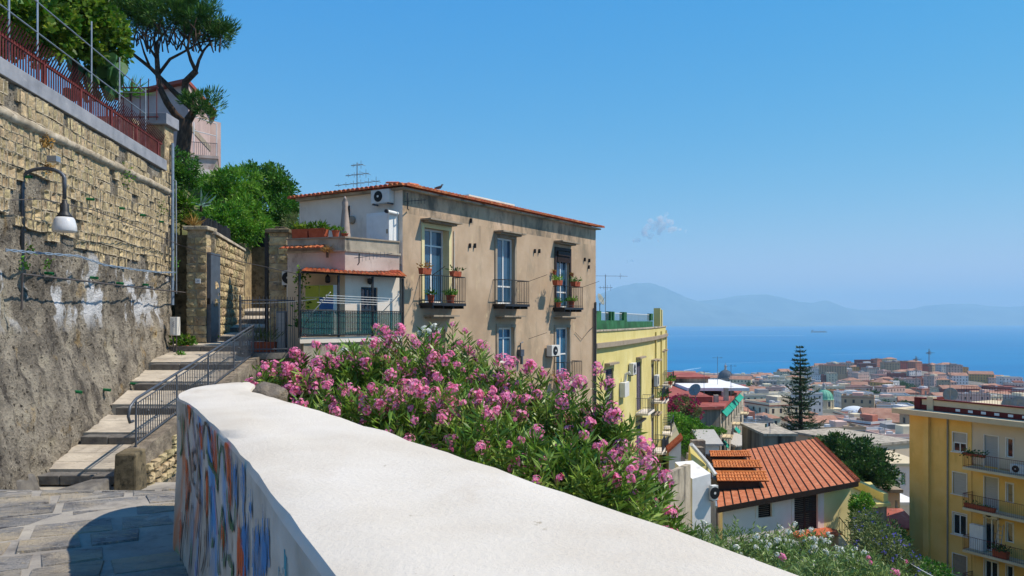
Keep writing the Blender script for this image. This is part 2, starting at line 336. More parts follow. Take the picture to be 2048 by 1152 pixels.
def grid(name, xs, ys, fn, mat, smooth=True, parent=None):
    nx, ny = len(xs), len(ys)
    V = np.array([fn(x, y) for y in ys for x in xs], float)
    i = np.arange(nx * ny).reshape(ny, nx)
    F = np.stack([i[:-1, :-1].ravel(), i[:-1, 1:].ravel(), i[1:, 1:].ravel(), i[1:, :-1].ravel()], 1)
    return np_mesh(name, V, F, mat, parent, smooth=smooth)
# ---------------------------------------------------------------- sea, mountains, haze
SEA = -150.
def sea_mat():
    m = bpy.data.materials.new('sea_water'); m.use_nodes = True; nt = m.node_tree; nd = nt.nodes; L = nt.links; b = nd['Principled BSDF']
    geo = nd.new('ShaderNodeNewGeometry'); mp = nd.new('ShaderNodeMapping'); mp.inputs['Scale'].default_value = (.0006, .003, .001); L.new(geo.outputs['Position'], mp.inputs[0])
    t = nd.new('ShaderNodeTexNoise'); t.inputs['Scale'].default_value = 1.; t.inputs['Detail'].default_value = 6; L.new(mp.outputs[0], t.inputs['Vector'])
    rp = nd.new('ShaderNodeValToRGB'); e = rp.color_ramp.elements; e[0].position = .35; e[0].color = (.002, .14, .33, 1); e[1].position = .68; e[1].color = (.004, .18, .38, 1); L.new(t.outputs[0], rp.inputs[0])
    L.new(rp.outputs[0], b.inputs['Base Color']); b.inputs['Roughness'].default_value = .5; b.inputs['Specular IOR Level'].default_value = .04
    t2 = nd.new('ShaderNodeTexNoise'); t2.inputs['Scale'].default_value = .05; t2.inputs['Detail'].default_value = 8; L.new(geo.outputs['Position'], t2.inputs['Vector'])
    bp = nd.new('ShaderNodeBump'); bp.inputs['Strength'].default_value = .6; bp.inputs['Distance'].default_value = 3; L.new(t2.outputs[0], bp.inputs['Height']); L.new(bp.outputs[0], b.inputs['Normal'])
    return m
tag(MB().quad((-24000, -1500, SEA), (44000, -1500, SEA), (44000, 39000, SEA), (-24000, 39000, SEA)).build('sea', sea_mat()), kind='structure')
def mountain(name, prof, D, depth, mat):
    xs = np.linspace(prof[0][0], prof[-1][0], 240); V = []; K = 9
    for j in range(K):
        w = j / (K - 1) * 2 - 1
        for px in xs:
            h = (640 - interp(px, prof)) / FPX * D + 150
            x = (px - 1024) / FPX * D; y = D + w * depth
            z = h * (1 - abs(w) ** 1.2) * (1 + .12 * (1 - abs(w)) * abs(w) * 4 * fbm(px * .03, w * 3, D))
            z += h * .02 * fbm(px * .06, 7.1 + w, 2.) * (1 - abs(w))
            V.append((x, y, SEA + z - (3 if abs(w) > .99 else 0)))
    n = len(xs); i = np.arange(n * K).reshape(K, n)
    F = np.stack([i[:-1, :-1].ravel(), i[:-1, 1:].ravel(), i[1:, 1:].ravel(), i[1:, :-1].ravel()], 1)
    tag(np_mesh(name, np.array(V), F, mat, smooth=True), kind='structure')
mt['mountain'] = M('mountain', ['#465a58', '#5c6e68', '#74827a'], .0012, .95)
mountain('volcano', [(960, 640), (1050, 632), (1130, 612), (1190, 592), (1235, 574), (1270, 566), (1300, 566), (1330, 575), (1365, 592), (1400, 604), (1440, 612), (1500, 628), (1570, 646)], 21500, 2600, mt['mountain'])
mountain('mountain_range', [(900, 640), (1100, 622), (1300, 608), (1400, 602), (1440, 598), (1470, 592), (1500, 589), (1535, 589), (1565, 595), (1600, 604), (1625, 606), (1645, 601), (1655, 601), (1668, 606), (1690, 615), (1720, 620), (1780, 619), (1825, 618), (1850, 611), (1900, 608), (1950, 608), (1985, 613), (2020, 614), (2048, 612), (2150, 622), (2400, 645)], 24500, 3000, mt['mountain'])
# ---------------------------------------------------------------- terrain down to the shore
def terr(x, y):
    t = .6 * x + .8 * y
    if t <= 0: h = -2.6
    elif t < 130: h = -2.6 - .28 * t
    else: h = -39 - (t - 130) * .0575
    hx, hy = (1775 - 1024) / FPX * 1330, 1330
    h += 36 * math.exp(-(((x - hx) / 115) ** 2 + ((y - hy) / 260) ** 2))
    return h
ys = [-8, -4, -1, 1, 3, 5] + [5 * 1.09 ** k for k in range(1, 72)]
ss = np.linspace(-.75, 1, 90)
V = []
for y in ys:
    for s in ss:
        x = s * (14 + max(y, 0) * .95); h = terr(x, y)
        if y < 120: h += .25 * fbm(x * .3, y * .3)
        V.append((x, y, h))
i = np.arange(len(ys) * len(ss)).reshape(len(ys), len(ss))
F = np.stack([i[:-1, :-1].ravel(), i[:-1, 1:].ravel(), i[1:, 1:].ravel(), i[1:, :-1].ravel()], 1)
tag(np_mesh('ground', np.array(V), F, [mt['soil'], M('city_ground', ['#5f5a54', '#7b7368', '#8d8578'], .05, .95)], smooth=True), kind='structure')
go = bpy.data.objects['ground']; yc_ = np.array(V)[F[:, 0], 1]; go.data.polygons.foreach_set('material_index', (yc_ > 105).astype(np.int32)); go.data.update()
# ---------------------------------------------------------------- street in front of the camera
def gz(x, y):
    z = -1.65 - 1.68 * sstep((y - 7.4) / 5.4)
    return z
xs = np.linspace(-12, 1.7, 50); yy = np.linspace(-3, 16.4, 90)
def inner_edge(y): return interp(y, [(-3, 2.1), (0, .55), (1.72, -.28), (2.76, -.77), (4.3, -1.5), (5.9, -2.3), (7, -2.3), (7.6, -1.5), (17, -6.9)])
path = tag(grid('path', xs, yy, lambda x, y: (min(x, inner_edge(y)), y, gz(x, y) + .012 * fbm(x, y)), mt['asphalt_path']), kind='structure')
slabs = []; ra = math.radians(27); v_ = -14.
while v_ < 16:
    dv_ = R.uniform(.36, .48); u_ = -16 + R.uniform(-.5, 0)
    while u_ < 12:
        du_ = R.uniform(.36, .7); g = .006; a = .035
        c = [(u_ + g + R.uniform(0, a), v_ + g + R.uniform(0, a)), (u_ + du_ - g - R.uniform(0, a), v_ + g + R.uniform(0, a)), (u_ + du_ - g - R.uniform(0, a), v_ + dv_ - g - R.uniform(0, a)), (u_ + g + R.uniform(0, a), v_ + dv_ - g - R.uniform(0, a))]
        c = [(p * math.cos(ra) - q * math.sin(ra), p * math.sin(ra) + q * math.cos(ra)) for p, q in c]; mx = sum(p for p, q in c) / 4; my = sum(q for p, q in c) / 4
        if 2.6 < my < 12.4 and mx < inner_edge(my) - .4 and mx > -.9 * my - 1.5 and mx > -9.6: slabs.append((mx * mx + my * my + (1000 if mx < -.68 * my - .3 else 0), mx, my, c))
        u_ += du_
    v_ += dv_
slabs.sort(key=lambda s: s[0]); rest = MB()
for k, (_, mx, my, c) in enumerate(slabs):
    hgt = R.uniform(.003, .016); top = [(mx + (p - mx) * .94, my + (q - my) * .94, gz(p, q) + hgt + R.uniform(-.005, .005)) for p, q in c]; bot = [(p, q, gz(p, q) - .03) for p, q in c]
    if k < 300: MB().hexa(bot + top).build('paving_slab', mt['slab'], path)
    else: rest.hexa(bot + top)
if rest.v: rest.build('far_paving', mt['slab'], path, kind='stuff')
# low kerb stones where the street dips to the stairs
kb = MB().hexa([(-10.3, 14.6, -3.4), (-9.2, 14.9, -3.4), (-9.2, 15.7, -3.4), (-10.5, 15.6, -3.4), (-10.2, 14.75, -3.05), (-9.28, 14.98, -3.0), (-9.3, 15.6, -2.98), (-10.4, 15.5, -3.02)])
tag(kb.build('kerb_stone', mt['nosing'], bevel=.05), 'worn grey kerb stone lying at the foot of the old wall', 'kerb stone')
kb = MB().hexa([(-8.75, 14.5, -3.35), (-7.85, 14.7, -3.35), (-7.8, 15.62, -3.35), (-8.2, 15.6, -3.35), (-8.7, 14.6, -3.21), (-7.9, 14.72, -3.2), (-7.82, 15.6, -3.06), (-8.2, 15.58, -3.1)])
tag(kb.build('ramp_stone', mt['nosing'], bevel=.03), 'sloping grey ramp stone in front of the stair pier', 'ramp stone')
# ---------------------------------------------------------------- white parapet with graffiti
def graffiti_mat():
    m = bpy.data.materials.new('graffiti_wall'); m.use_nodes = True; nt = m.node_tree; nd = nt.nodes; L = nt.links; b = nd['Principled BSDF']
    b.inputs['Roughness'].default_value = .9; b.inputs['Specular IOR Level'].default_value = .15
    uv = nd.new('ShaderNodeUVMap'); uv.uv_map = 'uv'
    sep = nd.new('ShaderNodeSeparateXYZ'); L.new(uv.outputs[0], sep.inputs[0])
    def node(t, **k):
        n = nd.new(t)
        for a, v in k.items(): setattr(n, a, v)
        return n
    def math_(op, a, b_=None, c=None):
        n = node('ShaderNodeMath', operation=op)
        for i, v in enumerate((a, b_, c)):
            if v is None: continue
            if isinstance(v, (int, float)): n.inputs[i].default_value = v
            else: L.new(v, n.inputs[i])
        return n.outputs[0]
    def nz(sc, st, off, det=3, dist=0):
        mp = node('ShaderNodeMapping'); mp.inputs['Scale'].default_value = st; mp.inputs['Location'].default_value = off; L.new(uv.outputs[0], mp.inputs[0])
        t = node('ShaderNodeTexNoise'); t.inputs['Scale'].default_value = sc; t.inputs['Detail'].default_value = det; t.inputs['Distortion'].default_value = dist; L.new(mp.outputs[0], t.inputs['Vector']); return t.outputs[0]
    def ramp(x, a, z):
        n = node('ShaderNodeMapRange', interpolation_type='SMOOTHSTEP'); n.inputs[1].default_value = a; n.inputs[2].default_value = z; L.new(x, n.inputs[0]); return n.outputs[0]
    u, v = sep.outputs[0], sep.outputs[1]
    base = node('ShaderNodeValToRGB'); e = base.color_ramp.elements; e[0].color = lin('#a89d8c'); e[0].position = .35; e[1].color = lin('#c9c0b0'); e[1].position = .7
    L.new(nz(3, (1, 1, 1), (0, 0, 0), 8), base.inputs[0]); cur = base.outputs[0]
    def mix(mask, col):
        nonlocal cur
        n = node('ShaderNodeMix', data_type='RGBA'); n.inputs[7].default_value = lin(col); L.new(mask, n.inputs[0]); L.new(cur, n.inputs[6]); cur = n.outputs[2]
    def band(a, z, s=.12): return math_('MULTIPLY', ramp(u, a - s, a + s), math_('SUBTRACT', 1, ramp(u, z - s, z + s)))
    mix(math_('MULTIPLY', band(2.2, 3.9, .3), ramp(nz(2.6, (1.1, .5, 1), (4, 1, 0), 5, .3), .44, .66)), '#4f8cbc')
    mix(math_('MULTIPLY', band(.2, 2.6, .2), ramp(nz(2.6, (1, .7, 1), (1.3, 7, 0), 4, .5), .5, .72)), '#c47a50')
    mix(math_('MULTIPLY', band(.1, 2.4, .2), ramp(nz(3.4, (1, .7, 1), (6.3, 1, 0), 4, .6), .56, .72)), '#77906c')
    mix(ramp(nz(5, (1, 1, 1), (3, 3, 0), 8), .6, .75), '#8d8272')
    L.new(cur, b.inputs['Base Color'])
    bp = node('ShaderNodeBump'); bp.inputs['Strength'].default_value = .25; bp.inputs['Distance'].default_value = .02; L.new(nz(30, (1, 1, 1), (0, 0, 0), 6), bp.inputs['Height']); L.new(bp.outputs[0], b.inputs['Normal'])
    return m
secs = [((1.95, -3), (3.2, -3)), ((1.4, -2), (2.68, -2)), ((.43, 0), (1.6, 0)), ((-.38, 1.72), (.66, 1.72)), ((-.87, 2.76), (.1, 2.75)), ((-1.21, 3.49), (-.33, 3.5)), ((-1.61, 4.29), (-.78, 4.25)), ((-2.17, 5.37), (-1.35, 5.2)), ((-2.46, 5.87), (-1.72, 5.8)), ((-2.60, 6.35), (-2.02, 6.25)), ((-2.64, 6.72), (-2.16, 6.65)), ((-2.58, 6.95), (-2.22, 6.92)), ((-2.44, 7.06), (-2.3, 7.05))]
def catmull(pts, per=6):
    out = []; n = len(pts)
    for k in range(n - 1):
        p0, p1, p2, p3 = [np.array(pts[max(0, min(n - 1, k + j))], float) for j in (-1, 0, 1, 2)]
        for s in range(per):
            t = s / per; out.append(tuple(.5 * ((2 * p1) + (p2 - p0) * t + (2 * p0 - 5 * p1 + 4 * p2 - p3) * t * t + (3 * p1 - p0 - 3 * p2 + p3) * t ** 3)))
    out.append(tuple(pts[-1])); return out
ci = catmull([s[0] for s in secs]); co = catmull([s[1] for s in secs]); TOP = -.55
NT = 9; rows = []; us = []; acc = 0
for k, (a, b_) in enumerate(zip(ci, co)):
    a = Vector((a[0], a[1], 0)); b_ = Vector((b_[0], b_[1], 0)); w = b_ - a; n = w.normalized()
    jt = lambda s, f=2.2: .010 * fbm(a.x * f + s, a.y * f, s * 3.1)
    r = [(a - n * .05).to_tuple()[:2] + (gz(a.x, a.y) - .5,), (a - n * .03).to_tuple()[:2] + (gz(a.x, a.y) + .05,), a.to_tuple()[:2] + (TOP - .5,), (a + n * jt(5)).to_tuple()[:2] + (TOP - .035,)]
    for s in range(NT):
        f = s / (NT - 1); f2 = .012 + f * .976 if w.length > .3 else f
        q = a + w * f2; r.append((q.x + n.x * jt(s), q.y, TOP + jt(s * 1.7) - (.012 if s in (0, NT - 1) else 0)))
    r += [(b_ + n * jt(9, 4) * 2).to_tuple()[:2] + (TOP - .045,), (b_ + n * .02).to_tuple()[:2] + (TOP - .6,), (b_ + n * .12).to_tuple()[:2] + (-4.6,)]
    if k: acc += (a - Vector((ci[k - 1][0], ci[k - 1][1], 0))).length
    us.append(acc); rows.append(r)
mb = MB(); nr = len(rows[0]); allv = [v for r in rows for v in r]
fs = []; fm = []
for k in range(len(rows) - 1):
    for j in range(nr - 1):
        fs.append((k * nr + j + 1, k * nr + j, (k + 1) * nr + j, (k + 1) * nr + j + 1)); fm.append(1 if j < 3 else 0)
last = (len(rows) - 1) * nr; fs.append(tuple(range(last, last + nr))); fm.append(0)
mb.v = allv; mb.f = fs; mb.m = fm
par = thing('parapet_wall', 'thick white rendered parapet wall with spray graffiti on its street side', 'wall', (-.8, 3, -2.2))
pw = mb.build('wall', [mt['parapet_top'], graffiti_mat()], par, smooth=True)
pw['label'] = 'broad pale cap above a face sprayed orange, blue, green and brown'
uvl = pw.data.uv_layers.new(name='uv'); tot = us[-1]
for pl in pw.data.polygons:
    for li in pl.loop_indices:
        vi = pw.data.loops[li].vertex_index; uvl.data[li].uv = (tot - us[min(vi // nr, len(us) - 1)], allv[vi][2] - TOP)
pw.data.set_sharp_from_angle(angle=math.radians(50))
# sprayed paint on the street face: strokes and filled patches
ci_l = [Vector((a[0], a[1], 0)) for a in ci]; arc_ = np.array([tot - u for u in us])
def face_at(u, v, off=.006):
    k = int(np.searchsorted(-arc_, -u)); k = max(1, min(len(ci_l) - 1, k)); f = (arc_[k - 1] - u) / max(1e-6, arc_[k - 1] - arc_[k]); p = ci_l[k - 1].lerp(ci_l[k], f); t_ = (ci_l[k] - ci_l[k - 1]).normalized(); n = Vector((-t_.y, t_.x, 0))
    if n.x > 0: n = -n
    o = 0 if v > -.5 else -.03 * min(1, (-.5 - v) / .55)
    return (p.x + n.x * (off - o), p.y + n.y * (off - o), TOP + v)
ug = np.linspace(.3, 5.6, 800); pg = np.array([1024 + FPX * face_at(u, 0)[0] / face_at(u, 0)[1] for u in ug]); k0_ = int(np.argmin(pg)); ug, pg = ug[k0_:], pg[k0_:]
def px_uv(zx, zy):
    px, py = 350 + zx * .3575, 740 + zy * .3577; k = int(np.argmin(np.abs(pg - px))); u = ug[k]; return u, -(py - 640) / FPX * face_at(u, 0)[1] - TOP
def spray_alpha(m):
    nt = m.node_tree; g = nt.nodes.new('ShaderNodeNewGeometry'); mp = nt.nodes.new('ShaderNodeMapping'); mp.inputs['Scale'].default_value = (9, 9, 2.5); t = nt.nodes.new('ShaderNodeTexNoise'); t.inputs['Detail'].default_value = 7; t.inputs['Scale'].default_value = 1.6; r = nt.nodes.new('ShaderNodeMapRange'); r.inputs[1].default_value = .34; r.inputs[2].default_value = .56; r.inputs[3].default_value = .12
    nt.links.new(g.outputs['Position'], mp.inputs[0]); nt.links.new(mp.outputs[0], t.inputs['Vector']); nt.links.new(t.outputs[0], r.inputs[0]); nt.links.new(r.outputs[0], nt.nodes['Principled BSDF'].inputs['Alpha']); return m
PAINT = {k: spray_alpha(M('spray_' + k, c, 14, .6, .1, 40, spec=.2, lo=.25, hi=.75)) for k, c in {'brown': ['#3a2c26', '#55453d'], 'green': ['#1f5230', '#37704a'], 'orange': ['#b8481a', '#d0622c'], 'blue': ['#1b679f', '#3480b4'], 'teal': ['#217f92', '#3a97a6'], 'violet': ['#735593', '#8b6fa6']}.items()}
def chaikin(p, n=2):
    for _ in range(n): p = [p[0]] + [q for a, b in zip(p, p[1:]) for q in ((a[0] * .75 + b[0] * .25, a[1] * .75 + b[1] * .25), (a[0] * .25 + b[0] * .75, a[1] * .25 + b[1] * .75))] + [p[-1]]
    return p
def stroke(col, pts, w=.035):
    uv = chaikin([px_uv(*p) for p in pts]); mb = MB(); L_ = []
    for k, (u, v) in enumerate(uv):
        a = uv[max(0, k - 1)]; b = uv[min(len(uv) - 1, k + 1)]; d = Vector((b[0] - a[0], b[1] - a[1])); d = d.normalized() if d.length > 1e-6 else Vector((0, 1)); q = w * .5 * (1 + .35 * math.sin(k * 1.3 + u * 9)); L_.append((face_at(u - d.y * q, min(-.02, v + d.x * q), .007), face_at(u + d.y * q, min(-.02, v - d.x * q), .007)))
    vs = [p for ab in L_ for p in ab]; mb.add(vs, [(2 * k, 2 * k + 1, 2 * k + 3, 2 * k + 2) for k in range(len(L_) - 1)]); mb.build('paint_stroke', PAINT[col], par)
def patch(col, pts):
    uv = [px_uv(*p) for p in pts]; uv = chaikin(uv + [uv[0]], 2); us_ = np.arange(min(p[0] for p in uv) + .004, max(p[0] for p in uv), .012); mb = MB()
    for a in us_:
        hits = sorted(p[1] + (q[1] - p[1]) * (a - p[0]) / (q[0] - p[0]) for p, q in zip(uv, uv[1:]) if (p[0] - a) * (q[0] - a) < 0)
        for v0, v1 in zip(hits[::2], hits[1::2]):
            jv = mnoise.noise(Vector((a * 22, 1.3, 0))); v0 += -.16 * max(0, jv) + R.uniform(-.03, .03); v1 = min(v1 + .10 * mnoise.noise(Vector((a * 25, 7.3, 0))) + R.uniform(-.02, .02), -.02); mids = np.linspace(v0, v1, 4)
            for c, d in zip(mids, mids[1:]): mb.quad(face_at(a - .0061, c, .005), face_at(a + .0061, c, .005), face_at(a + .0061, d, .005), face_at(a - .0061, d, .005))
    if mb.v: mb.build('paint_patch', PAINT[col], par)
for p in ([(195, 300), (235, 330), (235, 560), (225, 600), (205, 480)], [(275, 380), (310, 430), (315, 740), (305, 730), (285, 560)], [(130, 260), (150, 340), (155, 440), (140, 420)], [(55, 540), (75, 560), (85, 720), (70, 820), (60, 640)], [(170, 560), (187, 640), (183, 820), (172, 700)], [(258, 870), (278, 950), (270, 1010), (256, 950)], [(350, 860), (366, 900), (382, 1080), (400, 1150), (345, 1150), (345, 1010)], [(38, 800), (56, 850), (52, 980), (40, 900)], [(68, 170), (87, 200), (84, 260), (70, 230)]): patch('orange', p)
for p in ([(310, 480), (327, 520), (347, 600), (342, 720), (320, 740), (313, 560)], [(363, 520), (387, 560), (392, 700), (370, 720)], [(408, 680), (427, 700), (427, 820), (413, 800)], [(365, 900), (395, 830), (415, 850), (420, 1150), (385, 1150)], [(430, 900), (455, 890), (470, 860), (490, 850), (500, 960), (520, 900), (532, 1150), (424, 1150)]): patch('blue', p)
patch('teal', [(578, 1100), (620, 1010), (637, 1080), (634, 1150), (575, 1150)])
for p in ([(60, 180), (65, 300), (75, 420), (90, 600), (70, 800), (55, 1000), (60, 1150)], [(90, 200), (100, 300), (120, 450), (140, 600), (150, 800), (150, 1000), (145, 1150)], [(160, 500), (155, 350), (170, 275), (187, 330), (202, 450), (215, 540)], [(95, 450), (108, 570), (122, 500), (105, 440)], [(100, 750), (112, 900), (105, 1100)], [(175, 560), (163, 700), (182, 850), (200, 1100)], [(120, 300), (130, 360), (122, 430)]): stroke('brown', p)
for p in ([(20, 260), (35, 300), (40, 420), (30, 480)], [(40, 250), (50, 330), (45, 480)], [(175, 440), (190, 520), (220, 560), (240, 640), (235, 700), (248, 480), (258, 420), (270, 450), (277, 560), (290, 700), (305, 850), (320, 890), (335, 830), (340, 740)], [(265, 770), (248, 900), (248, 1080), (262, 1150)], [(262, 780), (287, 960), (280, 1100)], [(293, 1040), (327, 1100), (320, 1150)], [(193, 650), (199, 800), (210, 1000), (220, 950)]): stroke('green', p, .04)
for k in range(16):
    zx, zy = R.uniform(62, 320), R.uniform(230, 900); zy = max(zy, 190 + (zx - 60) * .9); stroke(R.choice(['brown', 'brown', 'green', 'orange']), [(zx, zy), (zx + R.uniform(-8, 14), zy + 70), (zx + R.uniform(-14, 14), zy + 150), (zx + R.uniform(-10, 18), zy + R.uniform(180, 330))], R.uniform(.012, .03))
for p in ([(65, 330), (77, 480)], [(213, 650), (225, 760), (237, 920)], [(133, 1050), (142, 1140)]): stroke('violet', p, .03)
rk = MB()
def rockify(mb, c, r, seed, sq=(1, 1, 1), n=2):
    import bmesh
    bm = bmesh.new(); bmesh.ops.create_icosphere(bm, subdivisions=n, radius=1)
    vs = []
    for v in bm.verts:
        d = v.co.normalized(); f = 1 + .35 * fbm(d.x * 1.3 + seed, d.y * 1.3, d.z * 1.3 + seed); q = d * f * r
        vs.append((c[0] + q.x * sq[0], c[1] + q.y * sq[1], c[2] + q.z * sq[2]))
    mb.add(vs, [tuple(x.index for x in f.verts) for f in bm.faces]); bm.free(); return mb
tag(rockify(MB(), (-2.0, 6.55, -.64), .15, 3.3, (1.1, .9, .75), 3).build('rock', mt['rock'], smooth=True), 'rough grey rock wedged at the far end of the white parapet', 'rock')
# ---------------------------------------------------------------- stairs
TREAD = [(16, -3.10), (18, -2.62), (20, -2.19), (22, -1.76), (24, -1.32), (26.4, -.86), (28.6, -.58), (30.6, -.30), (32.6, .02), (34.8, .36), (37, .72)]
def st_left(y): return interp(y, [(12, -10.2), (16, -9.6), (18, -9.6), (20, -9.8), (26, -11.2), (27.6, -11.2), (28.2, -10.75), (34, -11.7), (42, -13.5)])
def st_right(y): return interp(y, [(12, -7.3), (16, -7.72), (25.5, -8.3), (27, -8.2), (28, -8.25), (34, -10.3), (42, -12.4)])
stairs = tag(bpy.data.objects.new('stairs', None), kind='structure'); stairs.location = (-9, 16, -3.3); COL.objects.link(stairs)
for k in range(len(TREAD) - 1):
    (y0, z0), (y1, z1) = TREAD[k], TREAD[k + 1]; ze = z1 - .17; ns = 3
    cuts = [y0 + .34] + [y0 + .34 + (y1 - y0 - .34) * (j + 1) / ns + (R.uniform(-.1, .1) if j < ns - 1 else 0) for j in range(ns)]
    if k == len(TREAD) - 2: ns = 1; cuts = [cuts[0], cuts[-1]]
    for a, b_ in zip(cuts, cuts[1:]):
        f = lambda q: z0 + (ze - z0) * (q - y0) / (y1 - y0)
        xl0, xr0, xl1, xr1 = st_left(a) - .3, st_right(a) + .05, st_left(b_) - .3, st_right(b_) + .05
        m0 = [0, R.uniform(.35, .65), 1]
        for s0, s1 in zip(m0, m0[1:]):
            X = lambda l, r, s: l + (r - l) * s
            g = .006; c = [(X(xl0, xr0, s0) + g, a + g), (X(xl0, xr0, s1) - g, a + g), (X(xl1, xr1, s1) - g, b_ - g), (X(xl1, xr1, s0) + g, b_ - g)]
            hh = R.uniform(-.004, .004)
            MB().hexa([(p, q, f(q) - .5) for p, q in c] + [(p, q, f(q) + hh) for p, q in c]).build('tread_slab', mt['stone_step'], stairs)
    n_ = 3; xl, xr = st_left(y0) - .1, st_right(y0) + .03
    for j in range(n_):
        a, b_ = xl + (xr - xl) * j / n_ + .006, xl + (xr - xl) * (j + 1) / n_ - .006; jz = R.uniform(-.012, .008)
        MB().hexa([(a, y0 - .03, z0 - .2), (b_, y0 - .03 + R.uniform(-.02, .02), z0 - .2), (b_, y0 + .335, z0 - .2), (a, y0 + .335, z0 - .2), (a, y0 - .05, z0 + .003 + jz), (b_, y0 - .05, z0 + .003 + jz), (b_, y0 + .335, z0 + .004), (a, y0 + .335, z0 + .004)]).build('nosing_stone', mt['nosing'], stairs, bevel=.02)
# low wall beside the stairs: pier, coping, tufa blocks
def curb_top(y): return interp(y, [(15.4, -2.62), (16, -2.58), (25, -1.15), (26.5, -1.0)])
cw = thing('stair_wall', 'low stair side wall with ochre tufa blocks and rough concrete coping', 'wall', (-7.5, 16, -4))
mb = MB()
for a, b_ in zip(np.linspace(15.95, 25.9, 21), np.linspace(15.95, 25.9, 21)[1:]):
    xo0, xo1 = st_right(a) + .42, st_right(b_) + .42
    mb.hexa([(st_right(a), a, -5), (xo0, a, -5), (xo1, b_, -5), (st_right(b_), b_, -5), (st_right(a), a, curb_top(a)), (xo0 - .05, a, curb_top(a)), (xo1 - .05, b_, curb_top(b_)), (st_right(b_), b_, curb_top(b_))])
mb.build('wall', mt['rock'], cw)
MB().hexa([(-7.74, 15.5, -3.4), (-7.27, 15.5, -3.4), (-7.27, 15.98, -3.4), (-7.74, 15.98, -3.4), (-7.72, 15.53, -2.6), (-7.3, 15.53, -2.6), (-7.3, 15.96, -2.55), (-7.72, 15.96, -2.55)]).build('pier', mt['pier'], cw, bevel=.04)
def stone_mesh(seed, n=3):
    """unit block, front face +X, uneven"""
    rr = random.Random(seed); mb = MB(); vs = []; 
    for iz in range(n + 1):
        for iy in range(n + 1):
            y, z = iy / n - .5, iz / n - .5; edge = iy in (0, n) or iz in (0, n)
            vs.append((.5 + rr.uniform(-.22, .18) - (.28 if edge else 0), y * .94 + rr.uniform(-.04, .04), z * .92 + rr.uniform(-.05, .05)))
    fs = [(j * (n + 1) + k, j * (n + 1) + k + 1, (j + 1) * (n + 1) + k + 1, (j + 1) * (n + 1) + k) for j in range(n) for k in range(n)]
    mb.add(vs, fs)
    ring = [k for k in range(n + 1)] + [(k + 1) * (n + 1) + n for k in range(n)] + [n * (n + 1) + n - 1 - k for k in range(n)] + [(n - 1 - k) * (n + 1) for k in range(n - 1)]
    b = len(vs); mb.v += [(-.5, vs[r][1], vs[r][2]) for r in ring]
    m = len(ring)
    for k in range(m): mb.f.append((ring[k], b + k, b + (k + 1) % m, ring[(k + 1) % m])); mb.m.append(0)
    me = bpy.data.meshes.new('stone'); me.from_pydata(mb.v, [], mb.f); me.materials.append(mt['tufa']); me.update(); return me
STONES = [stone_mesh(s) for s in range(12)]
def cell_mesh(seed, scoop):
    """a block framed by its proud mortar; scoop: the tufa has weathered hollow"""
    rr = random.Random(seed); g = [0, .1, .36, .64, .9, 1]; n = 5; vs = []
    for iz in range(6):
        for iy in range(6):
            edge = min(iy, iz, 5 - iy, 5 - iz); y, z = g[iy] - .5, g[iz] - .5
            if edge == 0: x = .5 + rr.uniform(-.10, .10)
            elif edge == 1: x = .42 + rr.uniform(-.14, .10)
            else: x = (.36 + .22 * rr.random()) if not scoop else ((-.25 if iz == 3 else .1) + rr.uniform(-.12, .12))
            j = .012 if edge == 0 else .03
            vs.append((x, y + rr.uniform(-j, j), z + rr.uniform(-j, j)))
    fs = []; ms = []
    for a in range(n):
        for b in range(n): fs.append((a * 6 + b, a * 6 + b + 1, (a + 1) * 6 + b + 1, (a + 1) * 6 + b)); ms.append(1 if a in (0, 4) or b in (0, 4) else 0)
    ring = list(range(6)) + [k * 6 + 5 for k in range(1, 6)] + [30 + k for k in range(4, -1, -1)] + [k * 6 for k in range(4, 0, -1)]
    b0 = len(vs); vs += [(-.5, vs[r][1], vs[r][2]) for r in ring]; m = len(ring)
    for k in range(m): fs.append((ring[k], b0 + k, b0 + (k + 1) % m, ring[(k + 1) % m])); ms.append(1)
    me = bpy.data.meshes.new('stone'); me.from_pydata(vs, [], fs); me.materials.append(mt['tufa']); me.materials.append(mt['mortar']); me.polygons.foreach_set('material_index', ms); me.update(); return me
CELLS = [[cell_mesh(100 + s, False) for s in range(9)], [cell_mesh(200 + s, True) for s in range(12)]]
def stone_at(parent, c, depth, w, h, ang, name='stone'):
    o = bpy.data.objects.new(name, R.choice(STONES)); COL.objects.link(o); o.parent = parent
    o.location = Vector(c) - wloc(parent); o.rotation_euler = (R.uniform(-.04, .04), 0, ang); o.scale = (depth, w, h); return o
for rw in range(7):
    y = 16.02 + R.uniform(0, .2); 
    while y < 20:
        w = R.uniform(.24, .42); yc = y + w / 2; zc = -3.42 + rw * .21 + (yc - 16) * .1
        if zc < curb_top(yc) - .3: stone_at(cw, (st_right(yc) + .42, yc, zc), .12, w - .03, .185, .06)
        y += w
